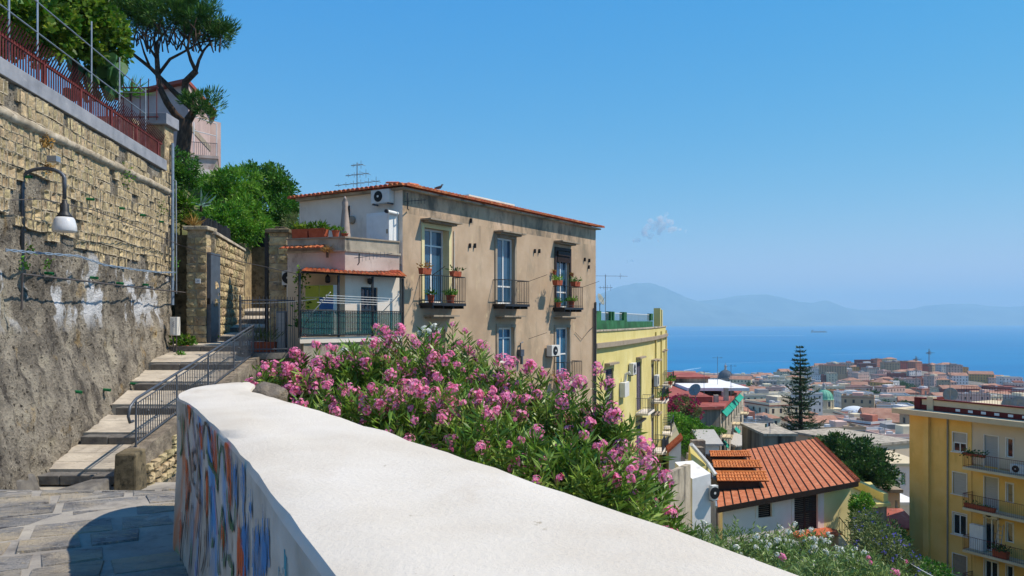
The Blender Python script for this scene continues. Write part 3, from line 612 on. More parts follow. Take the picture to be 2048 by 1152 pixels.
# iron railing of the stairs
rl = thing('stair_railing', 'grey iron railing with thin balusters and curled lower end beside the stairs', 'railing', (-7.6, 16, -2.6))
def rx(y): return st_right(y) + .15
mb = MB(); top = [(rx(y), y, curb_top(y) + .97) for y in np.linspace(16.15, 25.2, 24)]
hook = [(rx(16.1) + .0, 16.0, -2.02), (rx(16.1), 15.86, -2.05 + .02), (rx(16), 15.78, -1.9), (rx(16), 15.86, -1.72), (rx(16), 16.02, -1.63)]
mb.tube(hook + top, .03, 7).build('handrail', mt['grey_iron'], rl, smooth=True)
MB().tube([(rx(y), y, curb_top(y) + .87) for y in np.linspace(16.1, 25.2, 24)], .014, 5).build('upper_rail', mt['grey_iron'], rl)
MB().tube([(rx(y), y, curb_top(y) + .07) for y in np.linspace(16.1, 25.2, 24)], .016, 5).build('lower_rail', mt['grey_iron'], rl)
bm_ = MB().tube([(0, 0, 0), (0, 0, .8)], .010, 5).build('baluster', mt['grey_iron'], rl, local=True); pm_ = MB().tube([(0, 0, -.05), (0, 0, .95)], .022, 6).build('post', mt['grey_iron'], rl, local=True)
k = 0
for y in np.arange(16.25, 25.2, .125):
    o = bm_ if k == 0 else copy_obj(bm_, rl); o.location = Vector((rx(y), y, curb_top(y) + .07)) - rl.location
    if k % 3 == 1:
        zc = curb_top(y) + .07 + (.25 if k % 2 else .5); MB().lathe((rx(y), y, zc), [(.008, -.03), (.026, 0), (.008, .03)], 6).build('baluster_knot', mt['grey_iron'], o if False else rl)
    k += 1
for j, y in enumerate((16.12, 18.4, 20.7, 23, 25.2)):
    o = pm_ if j == 0 else copy_obj(pm_, rl); o.location = Vector((rx(y), y, curb_top(y))) - rl.location
# ---------------------------------------------------------------- old retaining wall on the left
WA = math.atan2(.116, 1.0)
def wx(y): return -10.24 - .116 * (y - 16)
def wall_off(y, z): return max(0, .85 - .045 * (y - 16)) * sstep((.8 - z) / 4.2)
rw_ = thing('retaining_wall', 'tall old retaining wall of eroded tufa blocks over rough grey plaster', 'wall', (-10.5, 20, -3.5))
def plaster_mat():
    m = M('retaining_plaster', ['#66615a', '#8b8377', '#a59c8d', '#bab09b'], .9, .95, 1.0, 12, 12, spec=.06, dist=.14, stain=[('#5a5550', 2.2, .5, .66, (1, 1, .5)), ('#b3955e', 1.1, .58, .72, U1), ('#2c2926', 12, .54, .66, U1), ('#c9bea8', 19, .6, .7, U1)])
    nt = m.node_tree; nd = nt.nodes; L = nt.links; b = nd['Principled BSDF']; src = b.inputs['Base Color'].links[0].from_socket
    geo = nd.new('ShaderNodeNewGeometry'); sp = nd.new('ShaderNodeSeparateXYZ'); L.new(geo.outputs['Position'], sp.inputs[0])
    def mr(x, a, z):
        n = nd.new('ShaderNodeMapRange'); n.inputs[1].default_value = a; n.inputs[2].default_value = z; L.new(x, n.inputs[0]); return n.outputs[0]
    def mul(a, c):
        n = nd.new('ShaderNodeMath'); n.operation = 'MULTIPLY'; L.new(a, n.inputs[0]); L.new(c, n.inputs[1]); return n.outputs[0]
    z = sp.outputs[2]; yv = sp.outputs[1]
    mp = nd.new('ShaderNodeMapping'); mp.inputs['Scale'].default_value = (1, 1, .55); L.new(geo.outputs['Position'], mp.inputs[0])
    t = nd.new('ShaderNodeTexNoise'); t.inputs['Scale'].default_value = 1.15; t.inputs['Detail'].default_value = 9; t.inputs['Roughness'].default_value = .62; L.new(mp.outputs[0], t.inputs['Vector'])
    white = mul(mr(t.outputs[0], .53, .57), mul(mr(z, -.3, .2), mr(z, 1.9, 1.3)))   # limewash flakes at head height
    mx = nd.new('ShaderNodeMix'); mx.data_type = 'RGBA'; mx.inputs[7].default_value = lin('#d5d6d8'); L.new(white, mx.inputs[0]); L.new(src, mx.inputs[6]); L.new(mx.outputs[2], b.inputs['Base Color'])
    return m
ywl = np.concatenate([np.arange(3, 14, .25), np.arange(14, 27.01, .075)]); zwl = np.arange(-4.4, 4.9, .08)
def wp(y, z):
    n = .10 * fbm(y * .55, z * .55, 3.3, 3) + .075 * fbm(y * 2.6, z * 2.2, 9.1, 5, .62)
    rough = .05 + .95 * sstep((1.9 - z + .4 * fbm(y * .5, z * .5)) / .5)
    return (wx(y) + wall_off(y, z) + n * rough - .02, y, z)
wv = [(y, z) for z in zwl for y in ywl]
V = np.array([wp(y, z) for y, z in wv]); i = np.arange(len(V)).reshape(len(zwl), len(ywl))
F = np.stack([i[:-1, :-1].ravel(), i[:-1, 1:].ravel(), i[1:, 1:].ravel(), i[1:, :-1].ravel()], 1)
np_mesh('plaster_face', V, F, plaster_mat(), rw_, smooth=True)
MB().prism([(wx(3) - 1.2, 3), (wx(3) - .2, 3), (wx(27) - .2, 27), (wx(27) - 1.2, 27)], -4.4, 4.86).build('core', mt['mortar'], rw_)
MB().prism([(wx(27.0) - 1.2, 27.0), (wx(27.0) + .02, 26.99), (wx(27.15) - .04, 27.16), (wx(27.15) - 1.2, 27.2)], -3, 6.1).build('end_face', mt['mortar'], rw_)
# the stones: below the ledge and in the band above it
cand = []
rows_ = []; zc_ = 1.3
while zc_ < 3.9: hh_ = R.uniform(.18, .27); rows_.append((zc_ + hh_ / 2, hh_)); zc_ += hh_
rows_ += [(4.42, .27), (4.69, .28)]
for z, h in rows_:
    y = 11.6 + R.uniform(0, .25)
    while y < 26.75:
        w = R.choice([R.uniform(.10, .14), R.uniform(.13, .2), R.uniform(.2, .34)]); yc = y + w / 2
        zz = z + .07 * fbm(yc * .5, z)
        lowlim = 1.75 + .5 * fbm(yc * .45, 4.4, 1.1) - .25 * sstep((yc - 20) / 2) + .35 * sstep((17.5 - yc) / 1.5)
        gap = fbm(yc * .7, zz * .9, 20.) > .32
        if zz > lowlim and zz < 4.86 and not (zz < 4.2 and zz > 4.02) and not gap: cand.append((yc, zz, w - R.uniform(.0, .015), h - R.uniform(.0, .02)))
        y += w
cand.sort(key=lambda c: (c[0] < 15.7, c[0]))
small = MB()
for k, (yc, zz, w, h) in enumerate(cand):
    dep = R.uniform(.06, .11); c = (wx(yc) + R.uniform(-.005, .02), yc, zz)
    cellm = R.choice(CELLS[0 if (zz > 3.55 or R.random() < .35) else 1])
    w *= 1.05; h *= 1.06
    if k < 300: stone_at(rw_, c, dep, w, h, WA).data = cellm
    else:
        me = cellm; ca, sa = math.cos(WA), math.sin(WA)
        small.add([(c[0] + v.co.x * dep * ca - v.co.y * w * sa, c[1] + v.co.x * dep * sa + v.co.y * w * ca, c[2] + v.co.z * h) for v in me.vertices], [tuple(p.vertices) for p in me.polygons]); small.m[-len(me.polygons):] = [p.material_index for p in me.polygons]
if small.v: small.build('far_stones', [mt['tufa_i'], mt['mortar']], rw_, kind='stuff')
mb = MB(); pts = np.arange(3, 26.9, .22)
prof = lambda y: [(wx(y) - .03, 4.03 + .05 * fbm(y * 1.3, 4.)), (wx(y) + .10 + .03 * fbm(y, 1.), 4.06 + .06 * fbm(y * 1.7, 5.)), (wx(y) + .15 + .05 * fbm(y * 1.5, 2.), 4.19 + .04 * fbm(y * 1.4, 8.)), (wx(y) + .07 + .03 * fbm(y * 2, 6.), 4.24 + .03 * fbm(y * 2, 3.)), (wx(y) - .03, 4.33 + .03 * fbm(y * 1.1, 3.))]
vs = [(p[0], y, p[1] + .012 * (y - 16)) for y in pts for p in prof(y)]
mb.add(vs, [(k * 5 + j, (k + 1) * 5 + j, (k + 1) * 5 + j + 1, k * 5 + j + 1) for k in range(len(pts) - 1) for j in range(4)])
mb.build('ledge', mt['ledge'], rw_, smooth=True)
MB().hexa([(wx(3) - .5, 3, 4.865), (wx(3) + .09, 3, 4.865), (wx(26.3) + .09, 26.3, 4.9), (wx(26.3) - .5, 26.3, 4.9), (wx(3) - .5, 3, 5.2), (wx(3) + .09, 3, 5.2), (wx(26.3) + .09, 26.3, 5.24), (wx(26.3) - .5, 26.3, 5.24)]).build('coping', mt['coping'], rw_, bevel=.012)
pl_ = MB().box(wx(26.5) - .62, wx(26.5) + .04, 26.31, 27.0, 4.87, 6.42); pl_.build('end_pillar', mt['tufa'], rw_, bevel=.02)
MB().box(wx(26.5) - .75, wx(26.5) + .16, 26.16, 27.15, 6.42, 6.78).build('pillar_cap', mt['coping'], rw_, bevel=.012)
for k in range(5):
    for s in range(2): stone_at(rw_, (wx(26.5) + .03, 26.48 + .34 * s, 5.02 + .28 * k), .06, .3, .24, 0)
# red iron fence on the wall
fe = thing('spiked_fence', 'rust red iron fence with outward leaning spikes on the retaining wall', 'fence', (wx(20) - .1, 20, 5.2))
bar = MB().tube([(0, 0, .02), (0, 0, .56)], .017, 5); bar.tube([(0, 0, .5), (.2, -.03, .82)], [.022, .009], 5)
bar = bar.build('bar', mt['red_iron'], fe, local=True); first = True
for y in np.arange(13.2, 26.0, .118):
    o = bar if first else copy_obj(bar, fe); first = False; o.location = Vector((wx(y) - .02, y, 5.2)) - fe.location
post = MB().box(-.03, .03, -.035, .035, 0, .62).build('post', mt['red_iron'], fe, local=True)
for k, y in enumerate(np.arange(14, 26.1, 1.95)):
    o = post if k == 0 else copy_obj(post, fe); o.location = Vector((wx(y) - .02, y, 5.2)) - fe.location
for z, s in ((5.235, .018), (5.74, .03)):
    MB().hexa([(wx(13) - .02 - s, 13, z - s), (wx(13) - .02 + s, 13, z - s), (wx(26.1) - .02 + s, 26.1, z - s), (wx(26.1) - .02 - s, 26.1, z - s), (wx(13) - .02 - s, 13, z + s), (wx(13) - .02 + s, 13, z + s), (wx(26.1) - .02 + s, 26.1, z + s), (wx(26.1) - .02 - s, 26.1, z + s)]).build('rail', mt['red_iron'], fe)
# galvanised pipe frame above it
pf = thing('pipe_frame', 'thin galvanised pipe frame with tall posts above the red fence', 'frame', (wx(20) - .3, 20, 5.2))
def fx(y): return wx(y) - .12
for px, zt in ((18, 8.2), (75, 8.4), (183, 7.75), (239, 7.45), (291, 7.2)):
    k = (px - 1024) / FPX; y = (-10.36 + 1.856) / (k + .116); MB().tube([(fx(y), y, 5.2), (fx(y), y, zt)], .022, 6).build('post', mt['galv'], pf)
for z in (6.4, 7.08): MB().tube([(fx(14), 14, z), (fx(24.9), 24.9, z)], .017, 6).build('rail', mt['galv'], pf)
MB().tube([(fx(24.9), 24.9, 7.08), (fx(24.9) - 1.1, 24.9, 7.08)], .015, 6).build('rail', mt['galv'], pf)
# red side fence at the corner pillar
sf = thing('corner_fence', 'short red iron fence set across the wall corner before the pink house', 'fence', (wx(26) - 1, 26.6, 5.2))
for k in range(9):
    x = wx(26.4) - .1 - k * .27; MB().tube([(x, 26.0, 6.5), (x, 26.0, 7.6), (x + .1, 25.8, 7.78)], .016, 5).build('bar', mt['red_iron'], sf)
for z in (6.6, 7.55): MB().tube([(wx(26.4) - .05, 26.0, z), (wx(26.4) - 2.4, 26.0, z)], .022, 5).build('rail', mt['red_iron'], sf)
MB().box(wx(26.4) - 2.6, wx(26.4) - .75, 25.7, 26.3, 4.6, 6.5).build('plinth', mt['mortar'], sf)
# upper garden behind the wall
def hill_edge(y): return wx(y) - .5 if y < 27 else interp(y, [(27, -12.2), (34, -12.8), (38, -14.2), (45, -17.4), (62, -24)])
def hill_z(x, y): return 4.4 + .2 * max(0, y - 33) + .04 * max(0, -x - 12) + .3 * fbm(x * .2, y * .2)
xs = list(np.linspace(-60, 0, 40)) + [.2]; yh = np.linspace(2, 64, 60)
def hill_pt(s, y):
    e = hill_edge(y)
    if s > .1: return (e + .05, y, -4.)
    x = e + s * .7; return (x, y, hill_z(x, y) - (1.2 if s > -1 and y > 27 else 0))
tag(grid('garden_ground', xs, yh, hill_pt, mt['soil']), kind='structure')
# ================================================================ facade helpers
def f_u(fr, px, n=0):
    k = (px - 1024) / FPX; ox, oy = fr.o.x + fr.n.x * n, fr.o.y + fr.n.y * n
    return (k * oy - ox) / (fr.e.x - k * fr.e.y)
def f_z(fr, u, py, n=0): return -(py - 640) / FPX * (fr.o.y + fr.e.y * u + fr.n.y * n) - fr.o.z
def f_uz(fr, px, py, n=0): u = f_u(fr, px, n); return u, f_z(fr, u, py, n)
def line_fr(a, b): return Fr((a[0], a[1], 0), (b[0] - a[0], b[1] - a[1]))
def win(parent, fr, u0, u1, z0, z1, n, fm, gm, mull=1, trans=(), fw=.06, name='window', gdep=.03):
    mb = MB(); t = .05
    mb.fbox(fr, u0, u0 + fw, n, n + t, z0, z1); mb.fbox(fr, u1 - fw, u1, n, n + t, z0, z1)
    mb.fbox(fr, u0 + fw, u1 - fw, n, n + t, z0, z0 + fw); mb.fbox(fr, u0 + fw, u1 - fw, n, n + t, z1 - fw, z1)
    us = [u0 + fw + (u1 - u0 - 2 * fw) * k / (mull + 1) for k in range(mull + 2)]
    for u in us[1:-1]: mb.fbox(fr, u - fw * .5, u + fw * .5, n + .003, n + t - .003, z0 + fw, z1 - fw)
    zs = [z0 + fw] + list(trans) + [z1 - fw]
    for z in trans: mb.fbox(fr, u0 + fw, u1 - fw, n + .006, n + t - .006, z - fw * .4, z + fw * .4)
    w = mb.build(name, fm, parent)
    for a, b in zip(us, us[1:]):
        for c, d in zip(zs, zs[1:]): MB().fbox(fr, a + .01, b - .01, n + .008, n + .008 + gdep * .5, c + .01, d - .01).build('pane', gm, w)
    return w
def shutter(parent, fr, u0, u1, z0, z1, n, m, slats=True, name='shutter', leaves_=2):
    w = (u1 - u0) / leaves_; out = None
    for k in range(leaves_):
        a, b = u0 + w * k + .01, u0 + w * (k + 1) - .01; mb = MB(); f = .07
        mb.fbox(fr, a, a + f, n, n + .05, z0, z1); mb.fbox(fr, b - f, b, n, n + .05, z0, z1)
        for z in (z0, (z0 + z1) / 2 - f / 2, z1 - f): mb.fbox(fr, a + f, b - f, n + .004, n + .046, z, z + f)
        if slats:
            ns = max(4, int((z1 - z0) / .12))
            for s in range(ns):
                z = z0 + (z1 - z0) * (s + .5) / ns
                mb.hexa([fr.p(a + f, n + .04, z - .05), fr.p(b - f, n + .04, z - .05), fr.p(b - f, n + .03, z - .05), fr.p(a + f, n + .03, z - .05), fr.p(a + f, n + .012, z + .045), fr.p(b - f, n + .012, z + .045), fr.p(b - f, n + .004, z + .045), fr.p(a + f, n + .004, z + .045)])
        else: mb.fbox(fr, a + f, b - f, n + .01, n + .03, z0 + f, z1 - f)
        out = mb.build(name, m, parent)
    return out
def balcony(parent, fr, u0, u1, z, prot, h, slab_m, rail_m, step=.11, th=.1, brackets=True):
    mb = MB().fbox(fr, u0, u1, -.02, prot, z - th, z)
    if brackets:
        for u in np.linspace(u0 + .1, u1 - .1, 4): mb.fbox(fr, u - .03, u + .03, -.02, prot - .06, z - th - .1, z - th)
    b = mb.build('balcony', slab_m, parent); r = MB(); e = .03
    A, B, C_, D = fr.p(u0 + e, 0, z + h), fr.p(u0 + e, prot - e, z + h), fr.p(u1 - e, prot - e, z + h), fr.p(u1 - e, 0, z + h)
    for dz, rr in ((0, .018), (-h + .08, .012)):
        for p, q in ((A, B), (B, C_), (C_, D)): r.tube([(p[0], p[1], p[2] + dz), (q[0], q[1], q[2] + dz)], rr, 5)
    for p, q in ((A, B), (B, C_), (C_, D)):
        n = max(2, int((Vector(p) - Vector(q)).length / step))
        for k in range(n + 1):
            t = Vector(p).lerp(Vector(q), k / n); r.tube([(t.x, t.y, z), (t.x, t.y, z + h)], .009 if 0 < k < n else .016, 4)
    r.build('railing', rail_m, b); return b
def tile_field(mb, a, b, c, d, ncol, nrow, bulge=.6, seg=4, over=.12):
    """half-round tiles on the quad a(eave left) b(eave right) c(ridge right) d(ridge left)"""
    a, b, c, d = map(Vector, (a, b, c, d)); N = (b - a).cross(d - a).normalized()
    if N.z < 0: N = -N
    Q = lambda s, t: a.lerp(b, s).lerp(d.lerp(c, s), t)
    for i in range(ncol):
        for j in range(nrow):
            s0, s1 = i / ncol, (i + 1) / ncol; t0, t1 = j / nrow - over / nrow, (j + 1) / nrow
            w = (Q(s1, t0) - Q(s0, t0)).length; vs = []
            jit = R.uniform(-.03, .03)
            for t, lift, k in ((t0, .05 * w + .02, 1.0), (t1, 0, .82)):
                for g in range(seg + 1):
                    an = math.pi * g / seg; s = (s0 + s1) / 2 - (s1 - s0) * .52 * k * math.cos(an) + jit * (s1 - s0)
                    vs.append(Q(s, t) + N * (math.sin(an) * w * .5 * bulge * k + lift))
            fs = [(g, g + 1, seg + 2 + g, seg + 1 + g) for g in range(seg)] + [tuple(range(seg, -1, -1))]
            mb.add(vs, fs)
    return mb
def ac_unit(fr, u, n, z, w, h, label, dark=False):
    t = thing('air_conditioner', label, 'air conditioner', fr.p(u + w / 2, n, z))
    MB().fbox(fr, u, u + w, n, n + .28, z, z + h).build('casing', mt['ac_white'], t, bevel=.015)
    c = Vector(fr.p(u + w * .42, n + .285, z + h / 2)); g = MB().lathe(c, [(h * .40, 0), (h * .40, .012), (h * .34, .02), (0, .02)], 20, axis=fr.n)
    gr = g.build('fan_grille', mt['black'], t)
    MB().lathe(c, [(h * .09, .02), (h * .09, .03), (0, .032)], 10, axis=fr.n).build('fan_hub', mt['ac_white'], gr)
    MB().fbox(fr, u + .05, u + .09, n - .05, n + .26, z - .05, z).fbox(fr, u + w - .09, u + w - .05, n - .05, n + .26, z - .05, z).build('bracket', mt['grey_iron'], t)
    return t
def pot_plant(pos, r, h, label, leafm='leaf_bright', n=60, spread=.25, ll=.14, lw=.05, trough=None, cat='potted plant', up=.6, group=None):
    """a pot (round, or a trough along a direction) with a leafy plant"""
    pos = Vector(pos); t = thing('potted_plant', label, cat, pos, group)
    if trough is None:
        MB().lathe(pos, [(r * .7, 0), (r * .95, h * .85), (r * 1.05, h * .85), (r * 1.05, h), (r * .9, h), (r * .85, h * .93), (0, h * .93)], 14).build('pot', mt['pot'], t, smooth=False)
        c = np.array(pos) + np.array([0, 0, h * .95]); B = c + NR.normal(size=(n, 3)) * np.array([r * .4, r * .4, .01])
    else:
        e, L_ = Vector(trough[0]).normalized(), trough[1]; f = Fr(pos, (e.x, e.y)); 
        MB().hexa([f.p(-L_ / 2 * .94, r * .8, 0), f.p(L_ / 2 * .94, r * .8, 0), f.p(L_ / 2 * .94, -r * .8, 0), f.p(-L_ / 2 * .94, -r * .8, 0), f.p(-L_ / 2, r, h), f.p(L_ / 2, r, h), f.p(L_ / 2, -r, h), f.p(-L_ / 2, -r, h)]).build('pot', mt['pot'], t, bevel=.01)
        c = np.array(pos) + np.array([0, 0, h]); B = c + np.outer(NR.uniform(-.46, .46, n) * L_, np.array(e)) + NR.normal(size=(n, 3)) * np.array([r * .3, r * .3, .01])
    D = nrm(rdir(n) * np.array([1, 1, .6]) + np.array([0, 0, up])); B = B + D * (NR.random(n) * spread)[:, None]
    leaves('plant', B, D, ll * NR.uniform(.6, 1.3, n), lw, mt[leafm], t); return t
# ================================================================ main ochre house
H = 4.55; FA = Fr((-3.83, 28, 0), (.545, .839)); LA = 14.8
FB = Fr((-8.19, 30.83, 0), (.839, -.545)); LB = 5.2
hs = thing('ochre_house', 'large ochre stuccoed house with tall shuttered balcony windows and tiled eaves', 'house', (0, 33, -12))
W1 = (1.18, 2.63, .62, 3.36); W2 = (5.86, 7.18, .66, 3.42); W3 = (10.76, 12.02, .58, 3.24)
L1 = (1.35, 2.45, -1.9, -.35); L2 = (5.95, 7.15, -1.78, -.32); L3 = (10.72, 12.0, -2.9, -.36)
holes = [W1, W2, W3, L1, L2, L3, (1.3, 2.5, -6.6, -4.4), (5.9, 7.1, -6.6, -4.4), (10.7, 12, -6.6, -4.4)]
mb = MB().wall(FA, 0, LA, -13, 3.75, [h for h in holes], .32)
mb.quad(FA.p(0, 0, -13), FB.p(0, 0, -13), FB.p(0, 0, 4.55), FA.p(0, 0, 4.55)) if False else None
mb.wall(FA, 0, LA, 3.75, H, [], .3, mi=1)
mb.wall(FB, 0, LB, -13, 4.55, [], .3, mi=2)
c1, c2 = FA.p(LA, 0, 0), FB.p(0, 0, 0); c3 = (c1[0] + c2[0] - FA.p(0, 0, 0)[0], c1[1] + c2[1] - FA.p(0, 0, 0)[1])
for p, q in ((c1, c3), (c3, c2)): mb.quad((p[0], p[1], -13), (q[0], q[1], -13), (q[0], q[1], H), (p[0], p[1], H))
mb.quad(FA.p(0, -.05, 4.5), FA.p(LA, -.05, 4.5), (c3[0], c3[1], 4.5), FB.p(0, -.05, 4.5))
def soot_grad():
    """plaster with the dark run-off stain under the eaves"""
    m = M('sooty_plaster', ['#a68f77', '#b69e84', '#c2ab92'], .55, .95, .25, 14, 9, spec=.08, stain=[('#6a6459', .8, .47, .62, (1, 1, .5)), ('#7d705f', 2.6, .52, .7, (1.5, 1.5, .4))]); return m
mb.build('wall', [mt['facade'], soot_grad(), mt['facade_white']], hs)
# eaves: slab, tiles along two sides
rf = MB().hexa([FA.p(-.2, .22, H), FA.p(LA + .15, .22, H), FA.p(LA + .15, -5.2, H + .01), FA.p(-.2, -5.2, H + .01), FA.p(-.2, .22, H + .07), FA.p(LA + .15, .22, H + .07), FA.p(LA + .15, -5.2, H + .45), FA.p(-.2, -5.2, H + .12)]).build('roof', mt['grey_plaster'], hs)
tf = tile_field(MB(), FA.p(-.25, .34, H + .075), FA.p(LA + .2, .34, H + .075), FA.p(LA + .2, -.6, H + .25), FA.p(-.25, -.6, H + .25), 72, 2, .95)
tile_field(tf, FB.p(-.3, .3, H + .075), FB.p(LB + .3, .3, H + .075), FB.p(LB + .3, -.6, H + .2), FB.p(-.3, -.6, H + .2), 26, 2, .95)
tf.build('eave_tiles', mt['terracotta'], rf, kind='stuff')
rb = MB(); u0, u1 = f_u(FA, 938, -1.2), f_u(FA, 1022, -1.2); zr = f_z(FA, u0, 390, -1.2); rb.fbox(FA, u0, u1, -2.2, -1.2, H + .1, zr - .06); rb.fbox(FA, u0 - .15, u1 + .15, -2.3, -1.1, zr - .06, zr)
rb.build('roof_hatch', mt['facade_white'], rf)
for (a, b, c, d), kind in ((W1, 1), (W2, 2), (W3, 3), (L2, 4), (L3, 5), (L1, 6)):
    s = MB(); zt = 3.6 if kind < 4 else .12; s.fbox(FA, a - .2, b + .25, -.02, .48, zt, zt + .06)
    s.fbox(FA, a - .1, b + .15, -.02, .3, zt - .07, zt - .002); s.build('hood', mt['stone_frame'], hs, label='thin projecting slab over a window')
    if kind == 1:
        fm = MB(); fm.fbox(FA, a - .16, a - .002, -.02, .03, c, d + .16); fm.fbox(FA, b + .002, b + .16, -.02, .03, c, d + .16); fm.fbox(FA, a - .002, b + .002, -.02, .03, d + .002, d + .16)
        fm.fbox(FA, b - .02, b - .004, -.3, -.01, c, d); fm.build('window_surround', mt['yellow_niche'], hs)
        win(hs, FA, a + .003, b - .03, c, d, -.3, mt['white'], mt['glass'], 1, (2.75,), .07)
    elif kind in (2, 3, 4, 5):
        fm = MB(); q = .14; fm.fbox(FA, a - q, a - .002, -.02, .05, c, d + q); fm.fbox(FA, b + .002, b + q, -.02, .05, c, d + q); fm.fbox(FA, a - .002, b + .002, -.02, .05, d + .002, d + q)
        fm.build('window_surround', mt['stone_frame'] if kind != 3 else mt['brown_wood'], hs)
        tr = {2: (1.4,), 3: (1.3,), 4: (-1.05, -.7), 5: (-1.6,)}[kind]
        win(hs, FA, a + .003, b - .003, c, d, -.17, mt['white'], mt['glass'], 1, tr if kind != 4 else (-.75,), .075)
    else: win(hs, FA, a + .003, b - .003, c, d, -.2, mt['stone_frame'], mt['shutter_grey'], 0, (), .1)
    if kind < 4: balcony(hs, FA, a - .28, b + .28, c, .62, .98, mt['dark_iron'], mt['dark_iron'])
    if kind == 5: balcony(hs, FA, a - .15, b + .35, c, .55, .95, mt['facade_white'], mt['dark_iron'])
bl = MB().fbox(FA, 10.8, 11.98, -.1, .12, 3.0, 3.2); 
for k in range(7): bl.tube([FA.p(10.8, .05, 2.72 + k * .045), FA.p(11.98, .05, 2.72 + k * .045)], .024, 5)
bl.build('roller_blind', mt['brown_wood'], hs)
for h in holes[6:]: win(hs, FA, h[0] + .003, h[1] - .003, h[2], h[3], -.2, mt['white'], mt['glass_dark'])
for px, py in ((938, 490), (948, 490), (1068, 501), (1077, 501), (1168, 518), (1177, 520), (1176, 533), (940, 440)):
    u, z = f_uz(FA, px, py); MB().fbox(FA, u - .02, u + .02, -.01, .1, z - .12, z + .06).build('wall_hook', mt['dark_iron'], hs)
mb = MB(); u, z = f_uz(FA, 1182, 640); mb.tube([FA.p(LA - .12, .05, -10), FA.p(LA - .12, .05, .9)], .05, 7); mb.tube([FA.p(LA - .35, .05, -10), FA.p(LA - .35, .05, .6)], .03, 6); mb.build('drain_pipe', mt['cable_dark'], hs)
mb = MB(); mb.tube([FA.p(12.55, .04, -.6), FA.p(13.2, .06, -.95), FA.p(14, .06, -.5), FA.p(LA - .15, .05, -.25)], .012, 4); mb.build('wall_cable', mt['cable_dark'], hs)
MB().tube([FA.p(2.95, .03, 3.4), FA.p(2.95, .03, .8)], .02, 5).build('cable_duct', mt['facade_white'], hs)
for a, b in ((W1, -1), (W2, 1), (W3, 1), (L2, 1)):
    u = a[1] + .25 if b > 0 else a[0] - .25; MB().tube([FA.p(u, .6, a[2] + .98), FA.p(u + .25 * b, 1.35, a[2] + 1.25)], .012, 4).build('drying_rod', mt['dark_iron'], hs)
ac_unit(FA, f_u(FA, 1090), .08, f_z(FA, f_u(FA, 1095), 712), .75, .5, 'white air conditioner low on the ochre facade beside a balcony door')
# meter on the facade
u, z = f_uz(FA, 1037, 712); tag(MB().fbox(FA, u - .12, u + .15, 0, .2, z, z + .28).tube([FA.p(u, .1, z + .28), FA.p(u, .1, z + .55), FA.p(u + .2, .1, z + .6)], .03, 5).fbox(FA, u - .03, u + .06, .1, .2, z - .35, z).build('gas_meter', mt['grey_iron']), 'small grey gas meter with pipes on the ochre facade', 'meter')
# left (shaded) face: things on it
u, z = f_uz(FB, 753, 410); ac_unit(FB, u, .02, z, .85, .48, 'white air conditioner high under the tiled eaves above the roof terrace')
u, z = f_uz(FB, 752, 484); u2 = f_u(FB, 797); cb = thing('utility_cabinet', 'tall white metal utility cabinet on the roof terrace', 'cabinet', FB.p((u + u2) / 2, .3, 1.95))
MB().fbox(FB, u, u2, .02, .5, 1.95, 3.75).build('body', mt['white'], cb, bevel=.015); MB().fbox(FB, u + .08, u2 - .12, .5, .515, 2.03, 3.66).build('door', mt['white'], cb, bevel=.006); MB().fbox(FB, u2 - .18, u2 - .04, .501, .512, 3.0, 3.15).build('vent', mt['stone_frame'], cb)
u, z = f_uz(FB, 799, 428); wh = thing('water_pipe', 'white cylindrical flue pipe beside the utility cabinet', 'flue', FB.p(u, .1, z)); MB().tube([FB.p(u, .1, z), FB.p(u + .1, .75, z)], .06, 10).build('tube', mt['white'], wh); MB().tube([FB.p(u + .1, .75, z), FB.p(u + .12, .84, z)], .065, 10).build('cap', mt['dark_iron'], wh)
u, z = f_uz(FB, 706, 440); tag(MB().lathe(FB.p(u, .02, z), [(.15, 0), (.15, .06), (.1, .1), (0, .1)], 16, axis=FB.n).build('wall_lamp', mt['stone_frame']), 'round wall light on the white terrace wall behind the closed parasol', 'wall light')
u, z = f_uz(FB, 698, 428); mb = MB()
for k in range(4): mb.tube([FB.p(u, .03, z - .25 + k * .13), FB.p(u, .06, z - .2 + k * .13)], .05, 6)
tag(mb.fbox(FB, u - .04, u + .04, 0, .04, z - .3, z + .3).build('meter_strip', mt['dark_iron']), 'narrow dark switch strip on the white terrace wall', 'switch strip')
# ---------------------------------------------------------------- lower wing with roof terrace and veranda
A_, B_, C_ = (-7.58, 27.0), (-5.49, 26.3), (-3.93, 27.92)
wg = thing('terrace_wing', 'low pinkish house wing with roof terrace, tiled canopy and railed veranda', 'house', (-5.8, 27, -5))
AB = line_fr(A_, B_); BC = line_fr(B_, C_); lab = (Vector(A_) - Vector(B_)).length; lbc = (Vector(C_) - Vector(B_)).length
core = [A_, B_, C_, (-3.86, 28.05), (-8.1, 30.75), (-8.0, 28.5)]
du, dz0 = f_uz(BC, 722, 668); du2 = f_u(BC, 755); dz1 = f_z(BC, du, 574)
mb = MB(); mb.wall(AB, 0, lab, -5, 1.62, [], .2, mi=0); mb.wall(BC, 0, lbc, -5, 1.62, [(du, du2, -.5, dz1)], .2, mi=1)
mb.wall(AB, 0, lab, 1.62, 2.25, [], .2, mi=2); mb.wall(BC, 0, lbc, 1.62, 2.25, [], .2, mi=2)
mb.quad((*A_, -5), (-8.0, 28.5, -5), (-8.0, 28.5, 2.25), (*A_, 2.25)); mb.add([(x, y, 1.95) for x, y in core], [tuple(range(6))], 3)
mb.build('wall', [mt['apartment_pale'], mt['facade_white'], mt['pink_plaster'], mt['grey_plaster']], wg)
